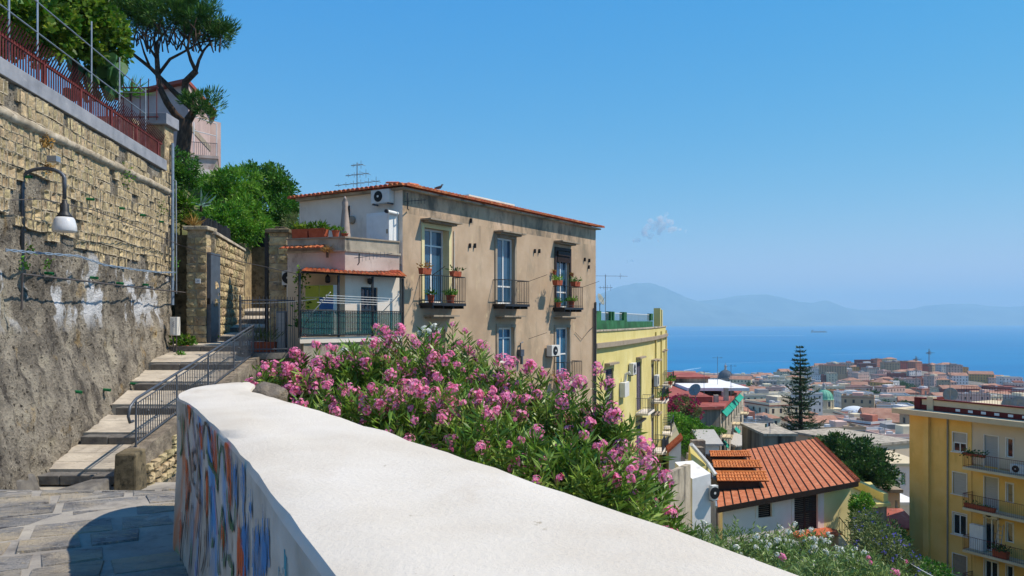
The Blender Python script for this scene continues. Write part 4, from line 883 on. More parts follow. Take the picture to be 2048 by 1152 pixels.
mb = MB(); mb.fbox(AB, -.05, lab + .02, -.2, .06, 2.25, 2.31); mb.fbox(BC, -.02, lbc + .02, -.2, .06, 2.253, 2.313); mb.build('cornice', mt['grey_plaster'], wg)
mb = MB(); mb.fbox(AB, -.02, lab, -.17, -.02, 2.313, 2.70); mb.fbox(BC, 0, lbc, -.17, -.02, 2.316, 2.70); mb.build('parapet', mt['grey_plaster'], wg)
mb = MB(); mb.fbox(AB, -.05, lab + .02, -.21, .02, 2.70, 2.75); mb.fbox(BC, -.02, lbc + .02, -.21, .02, 2.703, 2.753); mb.build('parapet_coping', mt['stone_frame'], wg)
tile_field(MB(), AB.p(-.1, .3, 2.36), AB.p(1.5, .3, 2.36), AB.p(1.5, .0, 2.48), AB.p(-.1, .0, 2.48), 9, 1).build('tile_strip', mt['terracotta'], wg)
# veranda floor, canopy, posts, railing
F1, F2 = (-6.52, 24.6), (-3.8, 27.62); FF = line_fr(F1, F2); lff = (Vector(F1) - Vector(F2)).length
MB().prism([F1, F2, (-3.9, 27.9), B_, (-7.1, 26.7)], -.72, -.55).build('veranda_floor', mt['facade_white'], wg)
MB().prism([(-6.45, 24.75), (-3.85, 27.65), (-3.9, 27.85), (-5.5, 26.25), (-7.0, 26.6)], -6, -.725).build('veranda_base', mt['grey_plaster'], wg)
MB().hexa([FF.p(-.05, .12, 1.44), FF.p(lff + .06, .12, 1.44), (-3.95, 27.86, 1.66), (-7.2, 26.85, 1.66), FF.p(-.05, .12, 1.47), FF.p(lff + .06, .12, 1.47), (-3.95, 27.86, 1.7), (-7.2, 26.85, 1.7)]).build('canopy_board', mt['brown_wood'], wg)
cp = MB(); tile_field(cp, FF.p(-.05, .16, 1.48), FF.p(lff + .08, .16, 1.48), (-3.93, 27.87, 1.72), (-6.9, 26.75, 1.72), 24, 5); cp.build('canopy_tiles', mt['terracotta'], wg, kind='stuff')
for px in (599, 677, 745, 806): u = f_u(FF, px); MB().fbox(FF, u - .03, u + .03, -.03, .03, -.55, 1.44).build('canopy_post', mt['dark_iron'], wg)
mb = MB(); N_ = 44
for k in range(N_ + 1):
    u = lff * k / N_; mb.tube([FF.p(u, .05, -.5), FF.p(u, .05, .29)], .011, 4)
for z in (-.47, .29): mb.tube([FF.p(0, .05, z), FF.p(lff, .05, z)], .018, 5)
mb.tube([FF.p(0, .05, .29), (-7.1, 26.6, .29)], .018, 5); mb.tube([FF.p(0, .05, -.47), (-7.1, 26.6, -.47)], .018, 5)
mb.build('railing', mt['dark_iron'], wg)
gl = bpy.data.materials.new('green_screen_glass'); gl.use_nodes = True; gb = gl.node_tree.nodes['Principled BSDF']; gb.inputs['Base Color'].default_value = (.05, .16, .15, 1); gb.inputs['Roughness'].default_value = .1; gb.inputs['Alpha'].default_value = .55
MB().fbox(FF, .05, lff - .05, .005, .015, -.5, .26).build('railing_screen', gl, wg)
d_ = win(wg, BC, du + .003, du2 - .003, -.5, dz1 - .003, -.12, mt['blue_door'], mt['glass_dark'], 2, (.35, .75), .07, name='door')
# clothes lines on the veranda
mb = MB()
for k, n in enumerate((.25, .4, .55, .7)): mb.tube([FF.p(.45, n, .55 + .07 * k), FF.p(lff - .9, n, .5 + .07 * k)], .011, 4)
for u in (.45, lff - .9): mb.tube([FF.p(u, .03, .25), FF.p(u + .1, .8, .85)], .018, 4)
tag(mb.build('clothes_airer', mt['white']), 'white clothes lines on arms stretched outside the veranda railing', 'clothes line')
u, z = f_uz(AB, 612, 612, .25); u2 = f_u(AB, 668, .25); um = (u + u2) / 2
kc = thing('veranda_cupboard', 'lime green and blue panelled cupboard on the shaded veranda wall', 'cupboard', AB.p(um, .2, -.5))
MB().fbox(AB, u, u2, .01, .28, -.5, 1.15).build('carcass', mt['white'], kc); zz = f_z(AB, um, 595, .29)
for a, b, c, d, m in ((u + .01, um - .01, zz + .02, 1.14, 'lime_panel'), (um + .01, u2 - .01, zz + .02, 1.14, 'lime_panel'), (u + .01, um - .01, .35, zz, 'lime_panel'), (um + .01, u2 - .01, .35, zz, 'blue_panel')):
    MB().fbox(AB, a, b, .282, .30, c, d).build('door', mt[m], kc)
u = f_u(AB, 650, .5); cl = MB(); 
for k in range(14):
    a = u - .35 + k * .05; cl.quad(AB.p(a, .62 + .05 * (k % 2), .28), AB.p(a + .05, .62 + .05 * ((k + 1) % 2), .28), AB.p(a + .05, .64 + .05 * ((k + 1) % 2), -.48), AB.p(a, .64 + .05 * (k % 2), -.48))
o = cl.build('hanging_cloth', mt['curtain']); o.modifiers.new('s', 'SOLIDIFY').thickness = .012; tag(o, 'blue patterned cloth hanging behind the veranda railing', 'cloth')
u, z = f_uz(AB, 657, 566, .1); tag(MB().lathe(AB.p(u, .15, z), [(.05, 0), (.09, .04), (.08, .2), (.03, .26), (0, .3)], 10).build('lantern', mt['dark_iron']), 'dark lantern on top of the green veranda cupboard', 'lantern')
u, z = f_uz(BC, 740, 562, .1); tag(MB().lathe(BC.p(u, .1, z), [(.02, -.12), (.09, -.06), (.09, .06), (0, .1)], 10).build('wall_lantern', mt['dark_iron']), 'small black wall lamp above the blue veranda door', 'wall light')
# curved corner terrace with tall railing
ct = thing('curved_terrace', 'curved stone corner terrace with tall grey iron railing beside the stairs', 'terrace', (-7.9, 26, -5))
cx, cy, rr = -7.9, 26.05, .92; an = np.linspace(math.radians(198), math.radians(345), 22)
arc = [(cx + rr * math.cos(a), cy + rr * math.sin(a)) for a in an]; back = [(-6.95, 26.7), (-7.6, 27.5), (-8.3, 27.5)]
MB().prism([(cx + (rr + .1) * math.cos(a), cy + (rr + .1) * math.sin(a)) for a in an] + back, -1.22, -1.04).build('slab', mt['nosing'], ct)
MB().prism([(cx + (rr - .02) * math.cos(a), cy + (rr - .02) * math.sin(a)) for a in an] + [(p[0], p[1] - .02) for p in back], -6, -1.225).build('base', mt['rock'], ct)
mb = MB()
for z in (-.92, .62): mb.tube([(x, y, z) for x, y in arc], .02, 5)
for k, (x, y) in enumerate(arc): mb.tube([(x, y, -1.04), (x, y, .74)], [.011, .011], 4)
mb.build('railing', mt['grey_iron'], ct)
x, y = P(480, 0, 25.75).xy; MB().tube([(x, y, -1.3), (x, y, .8)], .035, 8).build('post', mt['grey_iron'], ct)
pot_plant(P(528, 712, 26.0) + Vector((0, 0, .12)), .16, .34, 'long terracotta trough with spiky plants behind the curved terrace railing', 'leaf_olive', 130, .2, .4, .03, ((1, 0, 0), .78), 'planter', 1.0)
MB  # ------------------------------------------------------------ gate pillars and walls by the stairs
gp = thing('gate_pillar', 'squat tufa gate pillar with house number beside the stair door', 'pillar', (-10.9, 27.9, -1))
px0, px1 = P(372, 0, 27.6).x, P(413, 0, 27.6).x
MB().box(px0 + .04, px1 - .04, 27.63, 28.3, -1.4, 3.1).build('core', mt['mortar'], gp)
for k in range(13):
    z = -.95 + k * .305; cut = R.uniform(.35, .65); w = px1 - px0
    for a, b in ((0, cut), (cut, 1)):
        stone_at(gp, (px0 + w * (a + b) / 2, 27.62, z), .07, w * (b - a) - .02, .285, -math.pi / 2)
    stone_at(gp, (px1 - .05, 27.95, z), .06, .62, .285, 0)
MB().box(px0 - .08, px1 + .08, 27.5, 28.4, 3.1, 3.24).build('cap', mt['mortar'], gp, bevel=.03)
nt_ = thing('house_number', 'small white tile with a house number on the gate pillar', 'number tile', P(396, 566, 27.55)); c = P(396, 562, 27.56)
MB().box(c.x - .09, c.x + .09, 27.55, 27.575, c.z - .08, c.z + .08).build('tile', mt['tile_number'], nt_)
def text_obj(s, size, loc, rot, mat, parent, ext=.002):
    cu = bpy.data.curves.new('txt', 'FONT'); cu.body = s; cu.size = size; cu.extrude = ext; cu.align_x = 'CENTER'; cu.align_y = 'CENTER'
    tmp = bpy.data.objects.new('tmp', cu); COL.objects.link(tmp); dg = bpy.context.evaluated_depsgraph_get(); me = bpy.data.meshes.new_from_object(tmp.evaluated_get(dg))
    bpy.data.objects.remove(tmp); me.name = 'lettering'; me.materials.clear()
    o = mesh_obj('lettering', me, mat, parent); o.location = Vector(loc) - wloc(parent); o.rotation_euler = rot; return o
text_obj('21', .11, (c.x, 27.545, c.z), (math.pi / 2, 0, 0), mt['ink'], nt_)
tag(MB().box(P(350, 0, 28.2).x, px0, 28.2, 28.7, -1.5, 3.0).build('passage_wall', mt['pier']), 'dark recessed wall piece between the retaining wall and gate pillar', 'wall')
x0, x1 = P(414.5, 0, 27.75).x, P(423, 0, 27.75).x
gt = thing('steel_gate', 'narrow dark grey steel gate leaf standing open against the tufa wall', 'gate', ((x0 + x1) / 2, 27.8, -.8)); MB().box(x0, x1, 27.7, 28.6, -.85, 2.35).build('leaf', mt['grey_iron'], gt, bevel=.01); MB().box(x0 + .03, x1 - .02, 27.66, 27.7, .55, .75).build('lock', mt['black'], gt)
SW = line_fr((-10.42, 28.1), (-11.45, 34.2)); SW.n = Vector((.986, .167, 0)); lsw = 6.19
sw = thing('tufa_wall', 'sunlit ochre tufa block wall rising along the left of the upper stairs', 'wall', (-11, 31, -.5))
def sw_top(u): return 3.05 + .06 * math.sin(u * 2) - .02 * u
MB().hexa([SW.p(0, -.02, -1.5), SW.p(lsw, -.02, -1.5), SW.p(lsw, -.5, -1.5), SW.p(0, -.5, -1.5), SW.p(0, -.02, 3.0), SW.p(lsw, -.02, 2.95), SW.p(lsw, -.5, 2.95), SW.p(0, -.5, 3.0)]).build('core', mt['mortar'], sw)
cnt = 0; smb = MB()
for rwk in range(13):
    u = R.uniform(-.2, 0)
    while u < lsw:
        w = R.uniform(.35, .6); z = -.95 + rwk * .31
        if z < sw_top(u) - .1 and u + w < lsw + .1 and u > -.05: stone_at(sw, SW.p(u + w / 2, .0, z), R.uniform(.06, .13), w - .03, .285, math.atan2(.167, .986))
        u += w
MB().hexa([SW.p(-.02, .09, 2.98), SW.p(lsw, .09, 2.93), SW.p(lsw, -.55, 2.93), SW.p(-.02, -.55, 2.98), SW.p(0, .05, 3.12), SW.p(lsw, .05, 3.05), SW.p(lsw, -.5, 3.08), SW.p(0, -.5, 3.14)]).build('coping', mt['grey_plaster'], sw, bevel=.03)
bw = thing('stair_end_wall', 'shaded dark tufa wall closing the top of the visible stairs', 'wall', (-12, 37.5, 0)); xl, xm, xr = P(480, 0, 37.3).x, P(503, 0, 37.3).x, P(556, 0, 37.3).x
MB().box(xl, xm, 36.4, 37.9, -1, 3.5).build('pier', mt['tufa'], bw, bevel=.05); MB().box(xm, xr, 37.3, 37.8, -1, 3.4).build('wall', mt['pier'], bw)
gp2 = thing('gate_pillar', 'tall square tufa pillar with stone cap beside the pink terrace wing', 'pillar', (-8.1, 27.9, -1)); px0, px1 = P(537, 0, 27.6).x, P(575, 0, 27.6).x
MB().box(px0 + .03, px1 - .03, 27.63, 28.25, -2, 3.0).build('core', mt['mortar'], gp2)
for k in range(14):
    z = -1.0 + k * .31; cut = .5 if k % 2 else R.uniform(.3, .7); w = px1 - px0
    for a, b in (((0, cut), (cut, 1)) if k % 3 else ((0, 1),)): stone_at(gp2, (px0 + w * (a + b) / 2, 27.62, z), .06, w * (b - a) - .015, .295, -math.pi / 2)
MB().box(px0 - .1, px1 + .1, 27.5, 28.4, 3.0, 3.14).box(px0 + .18, px1 - .12, 27.7, 28.2, 3.14, 3.24).build('cap', mt['pier'], gp2, bevel=.03)
x = P(533, 0, 27.8).x; tag(MB().box(x - .05, x + .05, 27.75, 27.9, -1.1, 3.1).build('gate_post', mt['dark_iron']), 'tall thin black gate post left of the capped tufa pillar', 'gate post')
u0 = P(566, 0, 27.4).x; FRP = Fr((u0, 27.55, 0), (1, 0)); ac_unit(FRP, 0, .02, f_z(FRP, 0, 571), .5, .5, 'white air conditioner fixed on the capped tufa pillar')
tag(MB().tube([P(577, 560, 27.3), P(577, 700, 27.3)], .06, 8).build('downpipe', mt['white']), 'pale grey downpipe running down beside the capped tufa pillar', 'downpipe')
x0, x1 = P(556, 0, 27.45).x, P(575, 0, 27.45).x; mc = thing('meter_cabinet', 'grey metal meter cabinet at the foot of the tufa pillar', 'cabinet', ((x0 + x1) / 2, 27.4, -1.04)); MB().box(x0, x1, 27.2, 27.5, -1.04, .3).build('body', mt['frame_grey'], mc, bevel=.01); MB().box(x0 + .03, x1 - .03, 27.185, 27.2, -.95, .24).build('door', mt['shutter_grey'], mc)
# ================================================================ yellow curved house beyond the ochre one
yh_ = thing('yellow_house', 'yellow curved-front house with green roof terrace and dark shutters', 'house', (8, 55, -22))
YP = [(4.13, 40.9), (5.79, 45), (7.84, 51), (9.83, 57), (11.84, 64), (13.85, 72)]
YS = [line_fr(a, b) for a, b in zip(YP, YP[1:])]; YL = [(Vector(a) - Vector(b)).length for a, b in zip(YP, YP[1:])]
def yopen(i, p0, p1, y0, y1):
    f = YS[i]; u0, u1 = f_u(f, p0), f_u(f, p1); um = (u0 + u1) / 2; return (max(.05, u0), min(YL[i] - .05, u1), f_z(f, um, y1), f_z(f, um, y0))
YO = {0: [yopen(0, 1211, 1227, 738, 822), yopen(0, 1211, 1227, 850, 930)], 1: [(3.9, 4.9, -9.3, -7.1)], 2: [yopen(2, 1273, 1283, 724, 822), yopen(2, 1273, 1283, 850, 925)],
      3: [yopen(3, 1303, 1308, 728, 800), yopen(3, 1311, 1316, 728, 800), yopen(3, 1303, 1308, 835, 900), yopen(3, 1311, 1316, 835, 900)], 4: [(1.5, 2.7, -5.4, -2.9), (5, 6.2, -5.4, -2.9), (1.5, 2.7, -9.3, -6.6), (5, 6.2, -9.3, -6.6)]}
mb = MB()
for i, f in enumerate(YS): mb.wall(f, 0, YL[i], -24, -.6, YO.get(i, []), .25)
bk = [(13.85, 72), (6, 80), (-4, 60), (4.13, 40.9)]
for a, b in zip(bk, bk[1:]): mb.quad((*a, -24), (*b, -24), (*b, -.6), (*a, -.6))
mb.add([(x, y, -.9) for x, y in YP + bk[1:3]], [tuple(range(len(YP) + 2))]); mb.build('wall', mt['yellow_wall'], yh_)
mb = MB()
for i, f in enumerate(YS): mb.fbox(f, 0, YL[i], .0, .22 - .002 * i, -1.45, -1.2)
mb.build('cornice', mt['stone_frame'], yh_)
mb = MB()
for i, f in enumerate(YS): mb.fbox(f, 0, YL[i], -.25, .07 - .002 * i, -.6, -.52)
mb.build('parapet_coping', mt['grey_plaster'], yh_)
for i, hs_ in YO.items():
    for h in hs_:
        if h[1] > h[0] + .3:
            shutter(yh_, YS[i], h[0] + .01, h[1] - .01, h[2] + .01, h[3] - .01, -.14, mt['shutter_purple'])
            MB().fbox(YS[i], h[0] - .2, h[1] + .2, -.01, .3, h[3] + .25, h[3] + .36).build('hood', mt['stone_frame'], yh_)
            if i in (2, 3, 4): balcony(yh_, YS[i], h[0] - .3, h[1] + .5, h[2], .8, .95, mt['facade_white'], mt['grey_iron'], .14, .14, False)
mb = MB()
for i, u in ((3, 3.4), (4, .6), (4, 7.6)): mb.tube([YS[i].p(u, .08, -22), YS[i].p(u, .08, -.9)], .07, 6)
mb.build('drain_pipe', mt['yellow_wall'], yh_)
# green terrace on the roof
gtw = [line_fr((4.7, 43.6), (7.4, 51.4)), line_fr((7.4, 51.4), (11.2, 63.5))]
mb = MB(); mb.fbox(gtw[0], -2, 8.25, -.3, 0, -.9, -.02); mb.fbox(gtw[1], .02, 12.6, -.3, -.01, -.9, -.1); mb.fbox(gtw[0], -1.2, 1.7, -2.6, -.32, -.9, .5); mb.fbox(gtw[0], -1.2, .9, -.25, -.03, -.02, .5)
mb.build('terrace_wall', mt['green_paint'], yh_)
mb = MB()
for f, u, w in ((gtw[0], 3.2, .3), (gtw[0], 4.0, .3), (gtw[0], 7.2, .9), (gtw[1], 11.4, 1.2)): mb.fbox(f, u, u + w, -.28, .01, -.05, .5)
mb.build('terrace_pier', mt['green_paint'], yh_, kind='stuff')
mb = MB()
for f, L_ in ((gtw[0], 8.2), (gtw[1], 12.5)):
    for k in range(int(L_ / .3)): mb.tube([f.p(.3 * k + .2, -.15, -.1), f.p(.3 * k + .2, -.15, .42)], .016, 4)
    mb.tube([f.p(.1, -.15, .42), f.p(L_, -.15, .42)], .025, 4)
mb.build('terrace_railing', mt['white'], yh_)
mb = MB(); mb.fbox(YS[4], 0, .9, -.5, .02, -.52, .95); mb.fbox(YS[4], 2.4, 3.2, -.5, .02, -.52, .85); mb.build('chimney_pier', mt['yellow_wall'], yh_, kind='stuff')
u, z = f_uz(YS[1], 1254, 751); ac_unit(YS[1], f_u(YS[1], 1256), .05, z, 1.1, .72, 'white air conditioner on the yellow curved facade')
u, z = f_uz(YS[1], 1238, 795); bx_ = thing('boiler_box', 'white boiler cabinet with flue hung on the yellow facade', 'boiler', YS[1].p(u + .6, .1, z)); MB().fbox(YS[1], u, u + 1.35, .02, .35, z, z + .85).build('casing', mt['ac_white'], bx_, bevel=.02); MB().tube([YS[1].p(u + .7, .2, z + .85), YS[1].p(u + .7, .25, z + 1.3), YS[1].p(u + .7, .5, z + 1.42)], .09, 8).build('flue', mt['ac_white'], bx_)
def ac_box(fr, u, n, z, w, h, label): return ac_unit(fr, u, n, z, w, h, label)
ac_unit(YS[3], f_u(YS[3], 1305), .1, f_z(YS[3], f_u(YS[3], 1306), 772), 1.3, .8, 'white air conditioner beside the far balconies of the yellow house')
# flower boxes on the far balconies
for j, (i, u, z) in enumerate(((3, 2.0, -5.9), (4, 2, -5.3), (4, 5.8, -5.3), (3, 4.5, -5.9))):
    pot_plant(YS[i].p(u, .7, z), .15, .25, ['geranium trough on the nearer far balcony of the yellow house', 'leafy trough on a distant balcony at the yellow corner', 'leafy trough on the farthest balcony of the yellow house', 'small leafy trough beside the geranium on the yellow house'][j], ['leaf_mid', 'leaf_bright', 'leaf_mid', 'leaf_dark'][j], 50, .3, .25, .1, ((YS[i].e.x, YS[i].e.y, 0), .9), 'planter')
# satellite dish and aerial on the green terrace
def dish(pos, r, aim, label):
    t = thing('satellite_dish', label, 'satellite dish', pos); pos = Vector(pos); MB().tube([pos, pos + Vector((0, 0, r * 1.4))], r * .07, 6).build('mast', mt['metal_grey'], t)
    c = pos + Vector((0, 0, r * 1.9)); MB().lathe(c, [(0, 0), (r * .5, r * .06), (r, r * .26), (r * .98, r * .28), (r * .5, r * .1), (0, r * .03)], 18, axis=aim).build('reflector', mt['dish'], t, smooth=True)
    a = Vector(aim).normalized(); MB().tube([c - Vector((0, 0, r * .9)), c + a * r * .9], r * .04, 4).build('feed_arm', mt['metal_grey'], t)
dish(Vector((4.75, 43.3, .45)), .34, (1, -.6, .5), 'grey satellite dish on the green roof terrace of the yellow house')
def aerial(pos, h, arms, label, axis=(1, 0, 0), rad=.018):
    pos = Vector(pos); t = thing('roof_aerial', label, 'aerial', pos); ax = Vector(axis).normalized(); pr = Vector((-ax.y, ax.x, 0))
    MB().tube([pos, pos + Vector((0, 0, h))], rad, 5).build('mast', mt['metal_grey'], t)
    for (z, L_, n) in arms:
        mb = MB().tube([pos + Vector((0, 0, z)) - ax * L_ / 2, pos + Vector((0, 0, z)) + ax * L_ / 2], rad * .7, 4)
        for k in range(n):
            c = pos + Vector((0, 0, z)) + ax * L_ * ((k + .5) / n - .5); s = .12 + .22 * k / max(1, n); mb.tube([c - pr * s - Vector((0, 0, .0)), c + pr * s], rad * .5, 4); mb.tube([c - Vector((0, 0, s * .6)), c + Vector((0, 0, s * .6))], rad * .5, 4)
        mb.build('antenna_arm', mt['metal_grey'], t)
    return t
aerial((5.2, 44.5, -.1), 2.6, [(2.55, 2.6, 3), (1.9, .8, 4)], 'wide television aerial beside the dish above the green terrace', (1, .2, 0))
aerial(FB.p(1.1, -2.0, 4.5), 1.75, [(1.3, 1.2, 4), (.95, 2.3, 6), (1.68, .6, 3)], 'double television aerial on the tiled roof of the ochre house', (.9, -.5, 0), .02)
u, z = f_uz(BC, 712, 530); tp = Vector(BC.p(u, .1, z)); t = thing('wall_aerial', 'small bent-arm aerial mounted on the pink terrace wing wall', 'aerial', tp)
MB().tube([tp, tp + Vector((.1, -.3, .05)), tp + Vector((.12, -.35, .35))], .02, 5).build('arm', mt['dark_iron'], t); mb = MB().tube([tp + Vector((-.05, -.35, .2)), tp + Vector((1.2, -.4, .34))], .014, 4)
for k in range(9): c = tp + Vector((.1 + k * .12, -.38, .22 + k * .014)); mb.tube([c + Vector((0, 0, -.16 + k * .01)), c + Vector((0, 0, .16 - k * .01))], .008, 4)
mb.build('antenna_arm', mt['metal_grey'], t)
u, z = f_uz(FA, 815, 420); tp = Vector(FA.p(u, .05, z)); t = thing('corner_aerial', 'comb-like aerial on a short mast at the ochre house corner', 'aerial', tp)
MB().tube([tp, tp + Vector((.0, -.3, .0)), tp + Vector((0, -.32, .55))], .022, 5).build('mast', mt['dark_iron'], t); mb = MB().tube([tp + Vector((-.1, -.32, .25)), tp + Vector((.65, -.36, .3))], .014, 4)
for k in range(6): c = tp + Vector((.05 + k * .11, -.34, .26)); mb.tube([c + Vector((0, 0, -.1)), c + Vector((0, 0, .1))], .009, 4)
mb.build('antenna_arm', mt['dark_iron'], t)
# pigeon on the eaves
u = f_u(FA, 873); bp = Vector(FA.p(u, .1, H + .22)); bd = thing('pigeon', 'small dark pigeon standing on the tiled eaves', 'bird', bp)
MB().tube([bp + Vector((-.16, 0, .10)), bp + Vector((-.05, 0, .11)), bp + Vector((.05, 0, .13)), bp + Vector((.11, 0, .18)), bp + Vector((.13, 0, .23)), bp + Vector((.19, 0, .22))], [.015, .05, .06, .035, .03, .004], 8).tube([bp, bp + Vector((0, 0, .1))], .006, 4).build('body', mt['cable_dark'], bd, smooth=True)
# ================================================================ house with the orange roof
oh = thing('orange_roof_house', 'house with broad orange strip-tiled roof, three dormers and brown double door', 'house', (18, 55, -16.8))
OA, OB = Vector((13.1, 50, -11.6)), Vector((23.1, 54, -10.87)); OV = Vector((4.5, 19.4, 0)); sl = (OB - OA); nrmO = sl.cross(OV).normalized(); nrmO = nrmO if nrmO.z > 0 else -nrmO
FG = Fr((13.25, 50.35, 0), (10, 4)); wl = 10.45
def rz_(x): return OA.z + (x - OA.x) * (OB.z - OA.z) / (OB.x - OA.x) - .22
mb = MB(); dw0, dw1 = f_u(FG, 1588), f_u(FG, 1635); dz = f_z(FG, dw0, 1062); dzt = f_z(FG, dw0, 993); s0, s1 = f_u(FG, 1516), f_u(FG, 1543); sz0, sz1 = f_z(FG, s0, 1036), f_z(FG, s0, 1009)
ysp = f_u(FG, 1648)
zl = rz_(13.3) - .02; mb.wall(FG, 0, wl, -18, min(zl, -11.8), [(dw0, dw1, dz, -11.8 - .001), (s0, s1, sz0, min(sz1, -11.85))] if False else [], .2)
mb = MB()
def gable(u0, u1, mi, hs_):
    us = sorted({u0, u1} | {h[0] for h in hs_} | {h[1] for h in hs_})
    for a, b in zip(us, us[1:]):
        hh = [h for h in hs_ if h[0] <= a + 1e-6 and h[1] >= b - 1e-6]; ta, tb = rz_(FG.p(a, 0, 0)[0]), rz_(FG.p(b, 0, 0)[0])
        if hh:
            h = hh[0]; mb.quad(FG.p(a, 0, -18), FG.p(b, 0, -18), FG.p(b, 0, h[2]), FG.p(a, 0, h[2]), mi); mb.quad(FG.p(a, 0, h[3]), FG.p(b, 0, h[3]), FG.p(b, 0, tb), FG.p(a, 0, ta), mi)
            m = -.25
            mb.quad(FG.p(a, 0, h[2]), FG.p(a, 0, h[3]), FG.p(a, m, h[3]), FG.p(a, m, h[2]), mi); mb.quad(FG.p(b, m, h[2]), FG.p(b, m, h[3]), FG.p(b, 0, h[3]), FG.p(b, 0, h[2]), mi); mb.quad(FG.p(a, 0, h[3]), FG.p(b, 0, h[3]), FG.p(b, m, h[3]), FG.p(a, m, h[3]), mi)
        else: mb.quad(FG.p(a, 0, -18), FG.p(b, 0, -18), FG.p(b, 0, tb), FG.p(a, 0, ta), mi)
gable(0, ysp, 0, [(s0, s1, sz0, sz1), (dw0, dw1, dz, dzt)]); gable(ysp, wl, 1, [])
p0, p1 = Vector(FG.p(0, 0, 0)), Vector(FG.p(wl, 0, 0)); q0, q1 = p0 + OV * .97, p1 + OV * .97
mb.quad((p1.x, p1.y, -18), (q1.x, q1.y, -18), (q1.x, q1.y, rz_(p1.x)), (p1.x, p1.y, rz_(p1.x)), 1); mb.quad((q0.x, q0.y, -18), (p0.x, p0.y, -18), (p0.x, p0.y, rz_(p0.x)), (q0.x, q0.y, rz_(p0.x)), 0)
mb.quad((q1.x, q1.y, -18), (q0.x, q0.y, -18), (q0.x, q0.y, rz_(p0.x)), (q1.x, q1.y, rz_(p1.x)), 0)
mb.build('wall', [mt['pinkwhite_wall'], mt['cream_wall']], oh)
for a, b, c, d in ((s0, s1, sz0, sz1), (dw0, dw1, dz, dzt)):
    fm = MB(); q = .2; fm.fbox(FG, a - q, a - .002, -.02, .04, c, d + q); fm.fbox(FG, b + .002, b + q, -.02, .04, c, d + q); fm.fbox(FG, a - .002, b + .002, -.02, .04, d + .002, d + q); fm.build('surround', mt['facade_white'], oh)
    shutter(oh, FG, a, b, c, d, -.15, mt['brown_wood'], True, 'shutter' if c == sz0 else 'door', 1 if c == sz0 else 2)
rfo = MB(); e = nrmO * .14; g0 = OA + Vector((-.35, -.35, -.07)); g1 = OB + Vector((.12, -.35, .02)); rfo.hexa([g0 - e, g1 - e, g1 + OV - e, g0 + OV - e, g0, g1, g1 + OV, g0 + OV]); rfo = rfo.build('roof', mt['roof_under'], oh)
NS = 19; fz = MB()
for k in range(NS):
    t0, t1 = k / NS + .004, (k + 1) / NS - .006; a, b = g0.lerp(g1, t0), g0.lerp(g1, t1); up0, up1 = nrmO * .055, nrmO * .02
    fv = OV * 1.0; a0 = a - fv.normalized() * -.03
    MB().hexa([a + nrmO * .003, b + nrmO * .003, b + fv + nrmO * .003, a + fv + nrmO * .003, a + up0, b + up1, b + fv + up1, a + fv + up0]).build('tile_strip', mt['roof_strip'], rfo)
fb = MB(); w = (g1 - g0).normalized(); fb.hexa([g0 + Vector((0, -.06, -.3)), g1 + Vector((0, -.06, -.3)), g1 + Vector((0, -.004, -.3)), g0 + Vector((0, -.004, -.3)), g0 + Vector((0, -.06, .05)), g1 + Vector((0, -.06, .05)), g1 + Vector((0, -.004, .05)), g0 + Vector((0, -.004, .05))]); fb.build('fascia', mt['roof_under'], rfo)
rc = MB(); 
for k in range(44):
    a = g1 + OV * (k / 44); b = g1 + OV * ((k + 1.15) / 44); rc.tube([a + nrmO * .08, b + nrmO * .05], [.16, .13], 6)
rc.build('ridge_tiles', mt['terracotta'], rfo, kind='stuff')
MB().tube([g0 + Vector((-.08, 0, .05)), g0 + OV + Vector((-.08, 0, .05))], .09, 7).build('gutter', mt['galv'], rfo)
# dormers: near-level tiled lean-to roofs running back into the slope
for k, (pl, pr, py0, py1, t) in enumerate(((1433, 1537, 945, 963, .22), (1426, 1524, 923, 936, .47), (1420, 1502, 904, 914, .74))):
    bse = OA + OV * t; d0 = bse.y; xl, xr = (pl - 1024) / FPX * d0, (pr - 1024) / FPX * d0
    zlow = -(py1 - 640) / FPX * d0; dn = thing  # noqa
    yb = d0 + 2.1; zt = -(py0 - 640) / FPX * yb; xl2, xr2 = xl + .48, xr + .48; zlow += .05
    o = MB().hexa([(xl, d0 - .1, zlow - .12), (xr, d0 - .1, zlow - .05), (xr2, yb, zt - .12), (xl2, yb, zt - .12), (xl, d0 - .1, zlow - .03), (xr, d0 - .1, zlow - .02), (xr2, yb, zt - .03), (xl2, yb, zt - .03)]).build('dormer', mt['roof_under'], oh)
    tile_field(MB(), (xl, d0 - .15, zlow), (xr, d0 - .15, zlow), (xr2, yb, zt), (xl2, yb, zt), 17, 3).build('dormer_tiles', mt['dormer_tile'], o, kind='stuff')
    rr = MB().tube([(xl2, yb, zt + .03), (xr2, yb, zt + .03)], .11, 7); rr.build('ridge', mt['dormer_tile'], o)
    MB().box(xl + .15, xr - .6, d0 + .12, yb - .1, zlow - 1.1, zlow - .13).build('cheek', mt['brown_wood'], o)
